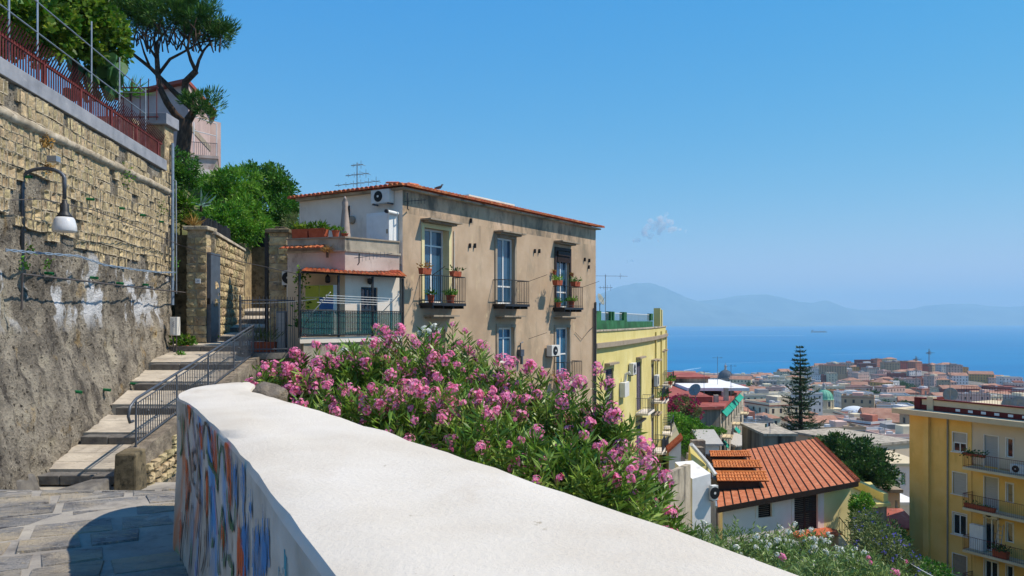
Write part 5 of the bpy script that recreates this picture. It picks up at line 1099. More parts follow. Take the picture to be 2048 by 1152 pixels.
# outside landing and stair rail
MB().fbox(FG, dw0 - .5, ysp + .35, .0, 1.3, dz - .2, dz - .02).build('landing', mt['terracotta'], oh)
mb = MB(); a, b = Vector(FG.p(ysp + .1, 1.25, dz + .95)), Vector(FG.p(ysp + 2.0, 1.25, dz - 1.0))
for dz_ in (0, -.85): mb.tube([a + Vector((0, 0, dz_)), b + Vector((0, 0, dz_))], .03, 5)
for k in range(9): c = a.lerp(b, k / 8); mb.tube([c, c + Vector((0, 0, -.95))], .018, 4)
mb.build('stair_railing', mt['dark_iron'], oh)
MB().hexa([FG.p(ysp, .1, dz - 2.5), FG.p(ysp + 2.1, .1, dz - 2.5), FG.p(ysp + 2.1, 1.3, dz - 2.5), FG.p(ysp, 1.3, dz - 2.5), FG.p(ysp, .1, dz - .05), FG.p(ysp + 2.1, .1, dz - 2.2), FG.p(ysp + 2.1, 1.3, dz - 2.2), FG.p(ysp, 1.3, dz - .05)]).build('outer_stair', mt['grey_plaster'], oh)
# walls between the yellow house and the orange roof
gw = line_fr((P(1325, 0, 39.5).x, 39.5), (P(1384, 0, 43).x, 43)); L_ = 3.95
tag(MB().fbox(gw, -3, L_, -.3, 0, -15, f_z(gw, 2, 940)).build('concrete_wall', mt['grey_plaster']), 'stained grey concrete garden wall below the pink oleander', 'wall')
ww = line_fr((P(1384, 0, 43.02).x, 43.02), (P(1428, 0, 43.6).x, 43.6)); wwl = 1.23
tag(MB().hexa([ww.p(.02, 0, -15), ww.p(wwl, 0, -15), ww.p(wwl, -1.6, -15), ww.p(.02, -1.6, -15), ww.p(.02, 0, -8.55), ww.p(wwl, 0, -8.35), ww.p(wwl, -1.6, -7.9), ww.p(.02, -1.6, -7.9)]).build('white_wall', mt['white_wall']), 'bright white wall end beside the dormers of the orange roof', 'wall')
a, b = P(1386, 948, 45.6), P(1418, 938, 46.4); c, d = P(1417, 915, 47), P(1387, 886, 49)
tag(MB().hexa([(a.x, a.y, -14), (b.x, b.y, -14), (b.x + .2, b.y + .5, -14), (a.x - .1, a.y + 3, -14), (a.x, a.y, a.z + .2), (b.x, b.y, c.z - .3), (b.x + .2, b.y + .5, c.z - .3), (a.x - .1, a.y + .5, d.z + .4)]).build('ochre_wall', mt['yellow_wall']), 'sloping ochre wall with white coping above the white wall end', 'wall')
tag(MB().tube([(a.x - .1, a.y, d.z + .45), (b.x - .1, b.y, c.z - .2), (b.x + .25, b.y - .5, c.z - .8)], .13, 6).build('wall_coping', mt['white_wall']), 'white sloping coping strip along the ochre wall', 'coping')
ac_unit(ww, 1.08, .05, -9.75, .4, .8, 'tall white air conditioner against the white wall by the orange roof')
tg = thing('terrace_annex', 'small white annex with tiled edge and planted roof beside the yellow house', 'house', P(1350, 900, 62)); xa, xb = P(1338, 0, 60).x, P(1362, 0, 60).x
MB().hexa([(xa, 60, -18), (xb, 60, -18), (xb + 1.5, 70, -18), (xa + 1.5, 70, -18), (xa, 60, -9.9), (xb, 60, -8.9), (xb + 1.5, 70, -8.9), (xa + 1.5, 70, -9.9)]).build('wall', mt['white_wall'], tg)
MB().hexa([(xa - .1, 59.8, -9.95), (xb + .1, 59.8, -8.95), (xb + .1, 60.6, -8.8), (xa - .1, 60.6, -9.8), (xa - .1, 59.8, -9.75), (xb + .1, 59.8, -8.75), (xb + .1, 60.6, -8.55), (xa - .1, 60.6, -9.55)]).build('tile_edge', mt['terracotta'], tg)
xc = P(1366, 0, 64).x; mb = MB()
for k in range(6): mb.box(xc - .2 + k * .35, xc + .9 + k * .35, 63 + k * .9, 63.9 + k * .9, -20, -12.3 + k * .42)
tag(mb.build('garden_steps', mt['rock']), 'stepped grey stone garden wall under the green hedge', 'steps')
# ================================================================ weathered building with maroon roof
rb_ = thing('maroon_roof_block', 'weathered grey block with layered maroon flat roofs and teal awnings', 'apartment block', (18, 115, -36))
R1 = line_fr((P(1318, 0, 103).x, 103), (P(1441, 0, 105).x, 105)); R2 = line_fr((P(1441, 0, 105).x, 105), (P(1487, 0, 140).x, 140)); l1 = (Vector((P(1318, 0, 103).x, 103)) - Vector((P(1441, 0, 105).x, 105))).length; l2 = (Vector((P(1441, 0, 105).x, 105)) - Vector((P(1487, 0, 140).x, 140))).length
zt = -11.7; mb = MB(); ho_ = [(2 + 4.2 * k, 3.3 + 4.2 * k, zt - 3.6 - 3.5 * s, zt - 1.4 - 3.5 * s) for k in range(8) for s in range(6)]
mb.wall(R1, 0, l1, -38, zt, [], .2, mi=0); mb.wall(R2, 0, l2, -38, zt, ho_, .3, mi=1)
d1 = Vector(R2.p(l2, 0, 0)); d0 = Vector(R1.p(0, 0, 0)); mb.quad((d1.x, d1.y, -38), (d0.x + 7, 141, -38), (d0.x + 7, 141, zt), (d1.x, d1.y, zt), 1)
mt['streaky'] = M('rain_streaked_plaster', ['#5c5349', '#85796b', '#a09484'], .35, .95, .1, 8, stretch=(1.6, 1.6, .12), stain=[('#3a342f', .5, .5, .68, (2, 2, .1)), ('#b0a294', .4, .6, .8, U1)])
mb.build('wall', [mt['streaky'], mt['grey_plaster']], rb_)
mt['maroon_roof'] = M('maroon_roofing', ['#8a4338', '#9c5145', '#a8604f'], .3, .85, .15, 4, stain=[('#6d352c', .5, .55, .7, U1), ('#b88a78', .7, .62, .75, U1)])
rq = MB(); rq.add([R1.p(-1, .4, zt + .02), R1.p(l1 + .3, .4, zt + .02), R2.p(l2, .4, zt + .02), (d0.x + 6, 142, zt + .02), R1.p(-1, .4, zt + .4), R1.p(l1 + .3, .4, zt + .4), R2.p(l2, .4, zt + .4), (d0.x + 6, 142, zt + .4)], [(4, 5, 6, 7), (0, 1, 5, 4), (1, 2, 6, 5), (2, 3, 7, 6)])
rq = rq.build('roof', mt['maroon_roof'], rb_)
p = lambda px, py, d, z: (P(px, 0, d).x, d, z)
MB().box(P(1336, 0, 110).x, P(1425, 0, 110).x, 110, 128, zt + .4, zt + 1.15).build('upper_roof', mt['maroon_roof'], rq)
MB().box(P(1372, 0, 120).x, P(1480, 0, 124).x, 119, 136, zt + 1.16, zt + 1.6).build('white_roof', mt['white_wall'], rq)
MB().box(P(1330, 0, 126).x, P(1412, 0, 130).x, 128.5, 139, zt + .4, zt + 2.3).build('dark_penthouse', mt['streaky'], rq); MB().box(P(1328, 0, 126).x, P(1414, 0, 130).x, 128, 139.5, zt + 2.31, zt + 2.6).build('penthouse_roof', mt['maroon_roof'], rq)
mb = MB()
for px, d, h in ((1390, 112, 1.6), (1432, 110, 1.4), (1448, 118, 1.2), (1452, 112, 2.2), (1463, 122, 1.6)): mb.box(P(px, 0, d).x - .3, P(px, 0, d).x + .3, d - .3, d + .3, zt + .4, zt + h)
mb.build('chimney', mt['grey_plaster'], rq, kind='stuff')
for k, h in enumerate(ho_): MB().fbox(R2, h[0], h[1], -.28, -.2, h[2], h[3]).build('window', mt['glass_dark'] if k % 3 else mt['green_paint'], rb_)
for k, (u, z, w) in enumerate(((1, zt - .2, 9), (11, zt - .3, 8), (20, zt - .2, 9), (4, zt - 8.2, 3), (14, zt - 8.4, 4), (2.5, zt - 4.6, 2.4), (20, zt - 5, 3), (24, zt - 11, 3))):
    MB().hexa([R2.p(u, .0, z - .2), R2.p(u + w, .0, z - .2), R2.p(u + w, .7, z - .9), R2.p(u, .7, z - .9), R2.p(u, .0, z - .14), R2.p(u + w, .0, z - .14), R2.p(u + w, .72, z - .85), R2.p(u, .72, z - .85)]).build('awning', mt['teal_cloth'], rb_)
for k in range(9): u = 1.5 + (k % 5) * 7.2; z = zt - 3.9 - 3.5 * (k // 5 * 2 + k % 2); balcony(rb_, R2, u, u + 3.2, z, 1.2, 1.0, mt['apartment_trim'], mt['grey_iron'], .4, .2, False)
for k, (px, d) in enumerate(((1408, 112), (1435, 125), (1462, 113))): aerial((P(px, 0, d).x, d, zt + (.4 if k != 1 else 1.6)), [4.2, 4.4, 5.0][k], [([4.1, 4.2, 4.8][k], 1.8, 3)], ['thin aerial left on the maroon roof of the weathered block', 'thin aerial on the white section of the maroon roofed block', 'thin aerial at the right edge of the maroon roof'][k], (1, .2, 0), .035)
dish(Vector((P(1391, 0, 109).x, 109, zt + .4)), .9, (-.6, -.6, .5), 'dark satellite dish on the maroon roof')
# ================================================================ ochre apartment block on the right
ap = thing('ochre_apartment_block', 'ochre yellow apartment block with balconies, roller shutters and white eaves', 'apartment block', (34, 58, -26))
FP = Fr((30.8, 62, 0), (.472, -.882)); LP = 22; ZT = -7.25
BU = f_u(FP, 1943)
openings = []
def apo(p0, p1, y0, y1): u0, u1 = f_u(FP, p0), f_u(FP, p1); um = (u0 + u1) / 2; return (u0, u1, f_z(FP, um, y1), f_z(FP, um, y0))
AW = [apo(1906, 1933, 866, 904), apo(1906, 1933, 946, 989), apo(1906, 1933, 1027, 1070), apo(1906, 1933, 1110, 1152)]
AD = [apo(1968, 1995, 872, 936), apo(1968, 1995, 955, 1018), apo(1968, 1995, 1036, 1103), apo(1968, 1995, 1122, 1180)]
AN = [apo(2012, 2025, 877, 915), apo(2012, 2025, 967, 1006), apo(2012, 2025, 1046, 1085), apo(2012, 2025, 1132, 1170)]
extra = [(9.4 + 4.2 * k, 10.4 + 4.2 * k, a[2], a[3]) for a in AN for k in range(3)]
mb = MB().wall(FP, 0, BU, -30, ZT, AW, .16, 0, 0, 0); mb.wall(FP, BU, LP, -30, -10.35, [o for o in AD[1:] + AN[1:] + extra[3:]], .16, -.06, 0, 0); mb.wall(FP, BU, LP, -10.35, ZT, [AD[0], AN[0]] + extra[:3], .16, -.06, 1, 1)
mb.quad(FP.p(BU, -.06, -30), FP.p(BU, 0, -30), FP.p(BU, 0, ZT), FP.p(BU, -.06, ZT)); e = Vector(FP.n) * -12
a0, a1 = Vector(FP.p(0, 0, 0)), Vector(FP.p(LP, 0, 0)); mb.quad((a0.x, a0.y, -30), (a0.x + e.x * 1, a0.y + e.y * 1, -30), (a0.x + e.x, a0.y + e.y, ZT), (a0.x, a0.y, ZT)); mb.quad((a0 + e).to_tuple()[:2] + (-30,), (a1 + e).to_tuple()[:2] + (-30,), (a1 + e).to_tuple()[:2] + (ZT,), (a0 + e).to_tuple()[:2] + (ZT,))
mb.build('wall', [mt['ochre_apartment'], mt['apartment_pale']], ap)
u0, u1 = f_u(FP, 1850), f_u(FP, 1861); MB().fbox(FP, u0, u1, .001, .28, -30, ZT).build('flue_duct', mt['ochre_apartment'], ap)
MB().tube([FP.p(f_u(FP, 1896), .07, -30), FP.p(f_u(FP, 1896), .07, ZT)], .06, 6).build('drain_pipe', mt['stone_frame'], ap)
MB().tube([FP.p(u1, .05, -19.4), FP.p(f_u(FP, 1896), .05, -19.9), FP.p(LP, .05, -20.1)], .04, 5).build('wall_conduit', mt['cable_dark'], ap)
rfa = MB().hexa([FP.p(-1.0, .75, ZT), FP.p(LP, .75, ZT), FP.p(LP, -12.3, ZT), FP.p(-1, -12.3, ZT), FP.p(-1.0, .75, ZT + .38), FP.p(LP, .75, ZT + .38), FP.p(LP, -12.3, ZT + .38), FP.p(-1, -12.3, ZT + .38)]).build('roof', mt['apartment_trim'], ap)
MB().fbox(FP, .35, LP, -.5, -.2, ZT + .385, ZT + .78).build('maroon_kerb', mt['maroon'], rfa); MB().fbox(FP, .9, LP, -.48, -.22, ZT + .782, ZT + 1.2).build('parapet', mt['apartment_trim'], rfa); MB().fbox(FP, .3, LP, -.55, -.15, ZT + 1.203, ZT + 1.29).build('parapet_coping', mt['maroon'], rfa)
MB().fbox(FP, .3, .8, -4, -.15, ZT + .383, ZT + 1.2).build('maroon_end', mt['maroon'], rfa); MB().fbox(FP, 1.35, 1.85, -.6, -.14, ZT + .384, ZT + 1.42).build('chimney', mt['apartment_trim'], rfa)
for k in range(9): u = 3.6 + k * .95; MB().fbox(FP, u, u + .34, -.21, -.18, ZT + .52, ZT + .7).build('drain_slot', mt['white'], rfa)
MB().hexa([FP.p(.6, -4, ZT + .38), FP.p(LP, -3.2, ZT + .38), FP.p(LP, -3.5, ZT + .38), FP.p(.6, -4.3, ZT + .38), FP.p(.6, -4, ZT + .75), FP.p(LP, -3.2, ZT + .75), FP.p(LP, -3.5, ZT + .75), FP.p(.6, -4.3, ZT + .75)]).build('rear_parapet', mt['grey_plaster'], rfa)
mb = MB()
for k in range(60): u = 1.5 + k * .2; mb.tube([FP.p(u, -4.2, ZT + .7), FP.p(u, -4.2, ZT + 2.1)], .011, 4)
mb.tube([FP.p(1.5, -4.2, ZT + 2.1), FP.p(13.5, -4.2, ZT + 2.1)], .022, 4); mb.build('roof_railing', mt['maroon'], rfa)
for j, (h, st) in enumerate(zip(AW, ('half', 'shut', 'open', 'dark'))):
    fm = MB(); q = .07; fm.fbox(FP, h[0] - q, h[0] - .002, -.01, .03, h[2], h[3] + q); fm.fbox(FP, h[1] + .002, h[1] + q, -.01, .03, h[2], h[3] + q); fm.fbox(FP, h[0] - .002, h[1] + .002, -.01, .03, h[3] + .002, h[3] + q); fm.fbox(FP, h[0] - .15, h[1] + .15, -.01, .1, h[2] - .08, h[2] - .003); fm.build('surround', mt['facade_white'], ap)
    hz_ = {'half': (h[2] + h[3]) / 2, 'shut': h[2], 'open': h[3] - .08, 'dark': h[2]}[st]
    if st in ('half', 'open'): win(ap, FP, h[0] + .003, h[1] - .003, h[2], hz_ - .003, -.1, mt['white'], mt['glass_dark'], 1, (), .07)
    ns = max(2, int((h[3] - hz_) / .09)); rs = MB()
    for s in range(ns): z = hz_ + (h[3] - hz_) * s / ns; rs.fbox(FP, h[0] + .005, h[1] - .005, -.1, -.07 + .012 * (s % 2), z, z + (h[3] - hz_) / ns - .006)
    rs.build('roller_shutter', mt['shutter_grey'] if st != 'dark' else mt['stone_frame'], ap)
for j, (D_, N_) in enumerate(zip(AD, AN)):
    fm = MB(); q = .07
    for h in (D_, N_): fm.fbox(FP, h[0] - q, h[0] - .002, -.07, -.03, h[2], h[3] + q); fm.fbox(FP, h[1] + .002, h[1] + q, -.07, -.03, h[2], h[3] + q); fm.fbox(FP, h[0] - .002, h[1] + .002, -.07, -.03, h[3] + .002, h[3] + q)
    fm.build('surround', mt['facade_white'], ap, kind='stuff')
    if j in (0, 1):
        rs = MB(); ns = 26
        for s in range(ns): z = D_[2] + (D_[3] - D_[2]) * s / ns; rs.fbox(FP, D_[0] + .005, D_[1] - .005, -.17, -.14 + .012 * (s % 2), z, z + (D_[3] - D_[2]) / ns - .006)
        rs.build('roller_shutter', mt['shutter_grey'], ap)
    else: win(ap, FP, D_[0] + .003, D_[1] - .003, D_[2], D_[3], -.17, mt['white'], mt['glass_dark'], 1, (), .09, 'balcony_door')
    win(ap, FP, N_[0] + .003, N_[1] - .003, N_[2], N_[3], -.17, mt['white'], mt['glass_dark'], 0, (), .06)
    balcony(ap, FP, BU + .05, LP - 1, D_[2] - .02, 1.15, 1.0, mt['apartment_trim'], mt['maroon'], .13, .18, False)
for k, h in enumerate(extra): win(ap, FP, h[0] + .003, h[1] - .003, h[2], h[3], -.17, mt['white'], mt['glass_dark'], 0, (), .06)
z2 = AD[2][2]; cbx = thing('balcony_cabinet', 'white metal cabinet on the lower balcony of the ochre apartment block', 'cabinet', FP.p(BU + .6, .3, z2)); MB().fbox(FP, BU + .15, BU + 1.15, .1, .5, z2, z2 + 1.75).build('body', mt['white'], cbx, bevel=.01); MB().fbox(FP, BU + .2, BU + .64, .5, .515, z2 + .08, z2 + 1.68).build('door', mt['white'], cbx); MB().fbox(FP, BU + .66, BU + 1.1, .5, .515, z2 + .08, z2 + 1.68).build('door', mt['white'], cbx)
ac_unit(FP, f_u(FP, 1970), .0, f_z(FP, f_u(FP, 1975), 1034), 1.0, .6, 'air conditioner above the lattice balcony door of the apartment block')
ac_unit(FP, f_u(FP, 2028), .2, AD[0][2], .9, .6, 'dark fronted air conditioner on the top balcony of the apartment block')
lad = MB(); uL = f_u(FP, 2003)
for s in (-.22, .22): lad.tube([FP.p(uL + s, .55, z2), FP.p(uL + s * .7, .05, z2 + 2.1)], .03, 5)
for k in range(7): lad.tube([FP.p(uL - .2, .5 - k * .065, z2 + .25 + k * .28), FP.p(uL + .2, .5 - k * .065, z2 + .25 + k * .28)], .02, 5)
tag(lad.build('step_ladder', mt['galv']), 'metal ladder leaning on the apartment block wall by the balcony', 'ladder')
pot_plant(FP.p(f_u(FP, 2017), .9, z2), .2, .5, 'white balcony tub with leafy shrub on the lower apartment balcony', 'leaf_dark', 90, .4, .25, .12, ((FP.e.x, FP.e.y, 0), 1.0), 'planter')
pot_plant(FP.p(f_u(FP, 1965), 1.0, AD[0][2] + .8), .12, .2, 'trailing dry flower trough on the top apartment balcony rail', 'leaf_dark', 120, .35, .2, .1, ((FP.e.x, FP.e.y, 0), 1.6), 'planter', .1)
pot_plant(FP.p(f_u(FP, 1975), .9, AD[1][2]), .15, .3, 'brown trough of seedlings on the middle apartment balcony', 'leaf_mid', 60, .2, .15, .08, ((FP.e.x, FP.e.y, 0), 2.2), 'planter')
for k, (px, n, r, lb) in enumerate(((1902, -3.0, .55, 'round satellite dish near the chimney on the apartment roof'), (2016, -2.2, .42, 'left of the paired satellite dishes on the apartment roof'), (2038, -2.0, .5, 'right of the paired satellite dishes on the apartment roof'))): dish(Vector(FP.p(f_u(FP, px, n), n, ZT + .38)), r, (-.7, -.7, .3), lb)
for k, (px, h) in enumerate(((1832, 4.0), (1858, 4.6), (1900, 3.6))): aerial(Vector(FP.p(f_u(FP, px, -2.2), -2.2, ZT + .38)), h, [(h * .93, 1.4, 4), (h * .72, .9, 3)], ['leftmost of three roof aerials on the apartment block', 'tallest and middle roof aerial on the apartment block', 'rightmost of three roof aerials on the apartment block'][k], (.6, .7, 0), .03)
# ================================================================ low buildings between
sh = thing('yellow_roof_shed', 'grey stained shed with flat yellow painted roof by the orange house', 'shed', P(1745, 1060, 60)); x0, x1 = P(1700, 0, 58).x, P(1780, 0, 58).x
MB().hexa([(x0, 58, -22), (x1, 58.5, -22), (x1 + 2, 66, -22), (x0, 66, -22), (x0, 58, -13.7), (x1, 58.5, -13.6), (x1 + 2, 66, -13.6), (x0, 66, -13.7)]).build('wall', mt['streaky'], sh)
MB().hexa([(x0 - .2, 57.8, -13.68), (x1 + .2, 58.3, -13.58), (x1 + 2.2, 66, -13.58), (x0, 66, -13.68), (x0 - .2, 57.8, -13.45), (x1 + .2, 58.3, -13.35), (x1 + 2.2, 66, -13.35), (x0, 66, -13.45)]).build('roof', mt['yellow_wall'], sh)
MB().box(x1 - .2, x1 + .15, 58.6, 65.5, -13.34, -12.7).box(x0, x1 - .21, 65.3, 65.6, -13.34, -12.8).build('kerb', mt['yellow_wall'], sh)
def simple_house(name, label, cat, px0, px1, d, ytop, zb, dep, wallm, roofm, wins=(), wm='glass_dark', skew=0., roof='flat'):
    x0, x1 = P(px0, 0, d).x, P(px1, 0, d).x; zt_ = -(ytop - 640) / FPX * d; t = thing(name, label, cat, ((x0 + x1) / 2, d + dep / 2, zb)); f = line_fr((x0, d), (x1, d + skew)); L_ = math.hypot(x1 - x0, skew); hol = []
    for (a, b, c, e_) in wins: u0, u1 = f_u(f, a), f_u(f, b); hol.append((u0, u1, f_z(f, u0, e_), f_z(f, u0, c)))
    mb = MB().wall(f, 0, L_, zb, zt_, hol, .2); mb.quad(f.p(0, -dep, zb), f.p(0, 0, zb), f.p(0, 0, zt_), f.p(0, -dep, zt_)); mb.quad(f.p(L_, 0, zb), f.p(L_, -dep, zb), f.p(L_, -dep, zt_), f.p(L_, 0, zt_)); mb.quad(f.p(L_, -dep, zb), f.p(0, -dep, zb), f.p(0, -dep, zt_), f.p(L_, -dep, zt_))
    mb.build('wall', mt[wallm], t)
    if roof == 'flat': MB().fbox(f, -.2, L_ + .2, -dep - .2, .2, zt_, zt_ + .3).build('roof', mt[roofm], t)
    else: MB().hexa([f.p(-.3, .4, zt_), f.p(L_ + .3, .4, zt_), f.p(L_ + .3, -dep, zt_ + .01), f.p(-.3, -dep, zt_ + .01), f.p(-.3, .4, zt_ + .15), f.p(L_ + .3, .4, zt_ + .15), f.p(L_ + .3, -dep * .6, zt_ + dep * .2), f.p(-.3, -dep * .6, zt_ + dep * .2)]).build('roof', mt[roofm], t)
    for h in hol: win(t, f, h[0] + .003, h[1] - .003, h[2], h[3], -.17, mt['white'], mt[wm])
    return t, f
simple_house('beige_house', 'plain beige house behind the round dark tree with a narrow window', 'house', 1730, 1850, 95, 893, -34, 12, 'apartment_pale', 'grey_plaster', [(1773, 1780, 898, 914)], 'glass', 3)
t_, f_ = simple_house('cream_house', 'cream house with green shuttered doors below the beige house', 'house', 1772, 1850, 84, 932, -32, 8, 'pinkwhite_wall', 'apartment_trim', [(1803, 1812, 946, 970)], 'green_paint')
simple_house('tan_house', 'tan house corner with balcony plants left of the apartment block', 'house', 1762, 1800, 72, 985, -30, 8, 'apartment_pale', 'stone_frame', [(1790, 1797, 1000, 1020)], 'glass_dark')
simple_house('white_house', 'bright white low house squeezed beside the apartment block', 'house', 1795, 1835, 76, 1010, -32, 6, 'white_wall', 'white_wall', [(1806, 1814, 1036, 1052)], 'glass_dark')
simple_house('red_canopy_house', 'cream hut under a red sloping canopy below the white house', 'house', 1780, 1832, 66, 1058, -32, 5, 'cream_wall', 'maroon_roof', [(1800, 1812, 1068, 1085)], 'glass_dark', 0, 'pent')
simple_house('grey_cube_house', 'square grey concrete block beneath the tall araucaria', 'house', 1530, 1592, 100, 872, -34, 10, 'streaky', 'grey_plaster', [])
simple_house('low_grey_house', 'low grey roofed house right of the weathered block', 'house', 1470, 1520, 118, 893, -36, 10, 'grey_plaster', 'shutter_grey', [(1490, 1500, 900, 912)], 'glass_dark', 3, 'pent')
simple_house('green_canopy_shed', 'small white shed with pale grey roof below the weathered block', 'shed', 1405, 1438, 72, 890, -24, 5, 'white_wall', 'shutter_grey', [], 'glass_dark', 0, 'pent')
# ================================================================ pink house on the hill
ph = thing('hill_house', 'pink and grey house with roof pergola and balcony up on the hill', 'house', (-26, 60, 8)); 
PL = line_fr((P(236, 0, 62).x, 62), (P(377, 0, 58).x, 58)); PLl = math.hypot(P(377, 0, 58).x - P(236, 0, 62).x, 4); PR = line_fr((P(377, 0, 58).x, 58), (P(420, 0, 66).x, 66)); PRl = math.hypot(P(420, 0, 66).x - P(377, 0, 58).x, 8)
mb = MB(); mb.wall(PL, 0, PLl, 6, 17.1, [(3.3, 3.9, 12.0, 14.2)], .2, mi=0); mb.wall(PR, 0, PRl, 6, 17.1, [], .2, mi=0); mb.quad(PL.p(0, 0, 6), PL.p(1, -9, 6), PL.p(1, -9, 17.1), PL.p(0, 0, 17.1)); mb.build('wall', M('hill_house_wall', ['#a88f88', '#b89f97', '#c4aea5'], .4, .95, stain=[('#8c7a74', .5, .55, .75, (1, 1, .3))]), ph)
mb = MB()
for z in (11.0, 13.9): mb.fbox(PL, 0, PLl, .002, .05, z, z + .45); mb.fbox(PR, 0, PRl, .002, .05, z + .01, z + .44)
mb.build('string_course', mt['stone_frame'], ph)
win(ph, PL, 3.303, 3.897, 12, 14.2, -.15, mt['white'], mt['glass_dark'])
MB().hexa([PL.p(-.4, .5, 17.1), PL.p(PLl + .5, .5, 17.1), PR.p(PRl, .5, 17.1), PL.p(0, -9, 17.1), PL.p(-.4, .5, 17.35), PL.p(PLl + .5, .5, 17.35), PR.p(PRl, .5, 17.35), PL.p(0, -9, 17.35)]).build('roof', mt['maroon_roof'], ph)
PB = line_fr((P(377, 0, 57).x, 57), (P(431, 0, 57.6).x, 57.6)); pbl = 1.93
mb = MB(); mb.fbox(PB, 0, pbl, -4, 0, 6, 11.6); mb.build('lower_wing', mt['pink_plaster'], ph)
MB().fbox(PB, -.1, pbl + .08, -4.1, .1, 11.6, 11.8).build('terrace_slab', mt['pink_plaster'], ph)
mb = MB()
for k in range(14): mb.tube([PB.p(.1 + k * .14, .05, 11.8), PB.p(.1 + k * .14, .05, 12.7)], .014, 4)
mb.tube([PB.p(0, .05, 12.7), PB.p(pbl, .05, 12.7)], .022, 5); mb.build('railing', mt['grey_iron'], ph)
mb = MB()
for u in (.35, pbl - .05): mb.tube([PB.p(u, -.3, 11.8), PB.p(u, -.3, 14.2)], .035, 6)
mb.tube([PB.p(pbl - .05, -.3, 14.2), PB.p(.3, -.3, 14.6)], .035, 6); mb.tube([PB.p(pbl - .05, -.3, 13.3), PB.p(.3, -.3, 13.6)], .03, 6); mb.build('pergola', mt['white'], ph)
MB().fbox(PB, .5, pbl - .3, .003, .06, 9.6, 10.8).build('roller_shutter', mt['pinkwhite_wall'], ph)
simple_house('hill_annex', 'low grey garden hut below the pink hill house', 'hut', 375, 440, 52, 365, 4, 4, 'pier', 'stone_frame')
# ================================================================ the city below
CWALL = {'cream': ['#cdbf9f', '#d9ccae'], 'pale pink': ['#c9a394', '#d6b4a4'], 'white': ['#c9c7c4', '#d8d6d2'], 'ochre': ['#b98e4e', '#c79d5e'], 'grey': ['#8d8a88', '#a19d98'], 'salmon': ['#b5705a', '#c2836a'], 'dusky red': ['#7d3a38', '#8c4744'], 'tan': ['#a58d70', '#b59d80']}
CW = {k: M('city_wall_' + k.replace(' ', '_'), v, .15, .95, stain=[('#7a7268', .12, .58, .85, (1, 1, .3))], objr=.1) for k, v in CWALL.items()}
CR = {'terracotta': M('city_tiles', ['#8f6552', '#a0745e', '#ae8570'], .25, .9, objr=.12), 'grey': M('city_grey_roof', ['#8f8a84', '#a5a09a'], .2, .9, objr=.12), 'pale': M('city_pale_roof', ['#bdb6ad', '#cdc7bf'], .2, .9, objr=.1), 'rusty': M('city_rust_roof', ['#7d4035', '#8f4d40'], .2, .9, objr=.12)}
CWIN = M('city_window', ['#232a33', '#3a434e'], .4, .3, spec=.6)
CITY = []
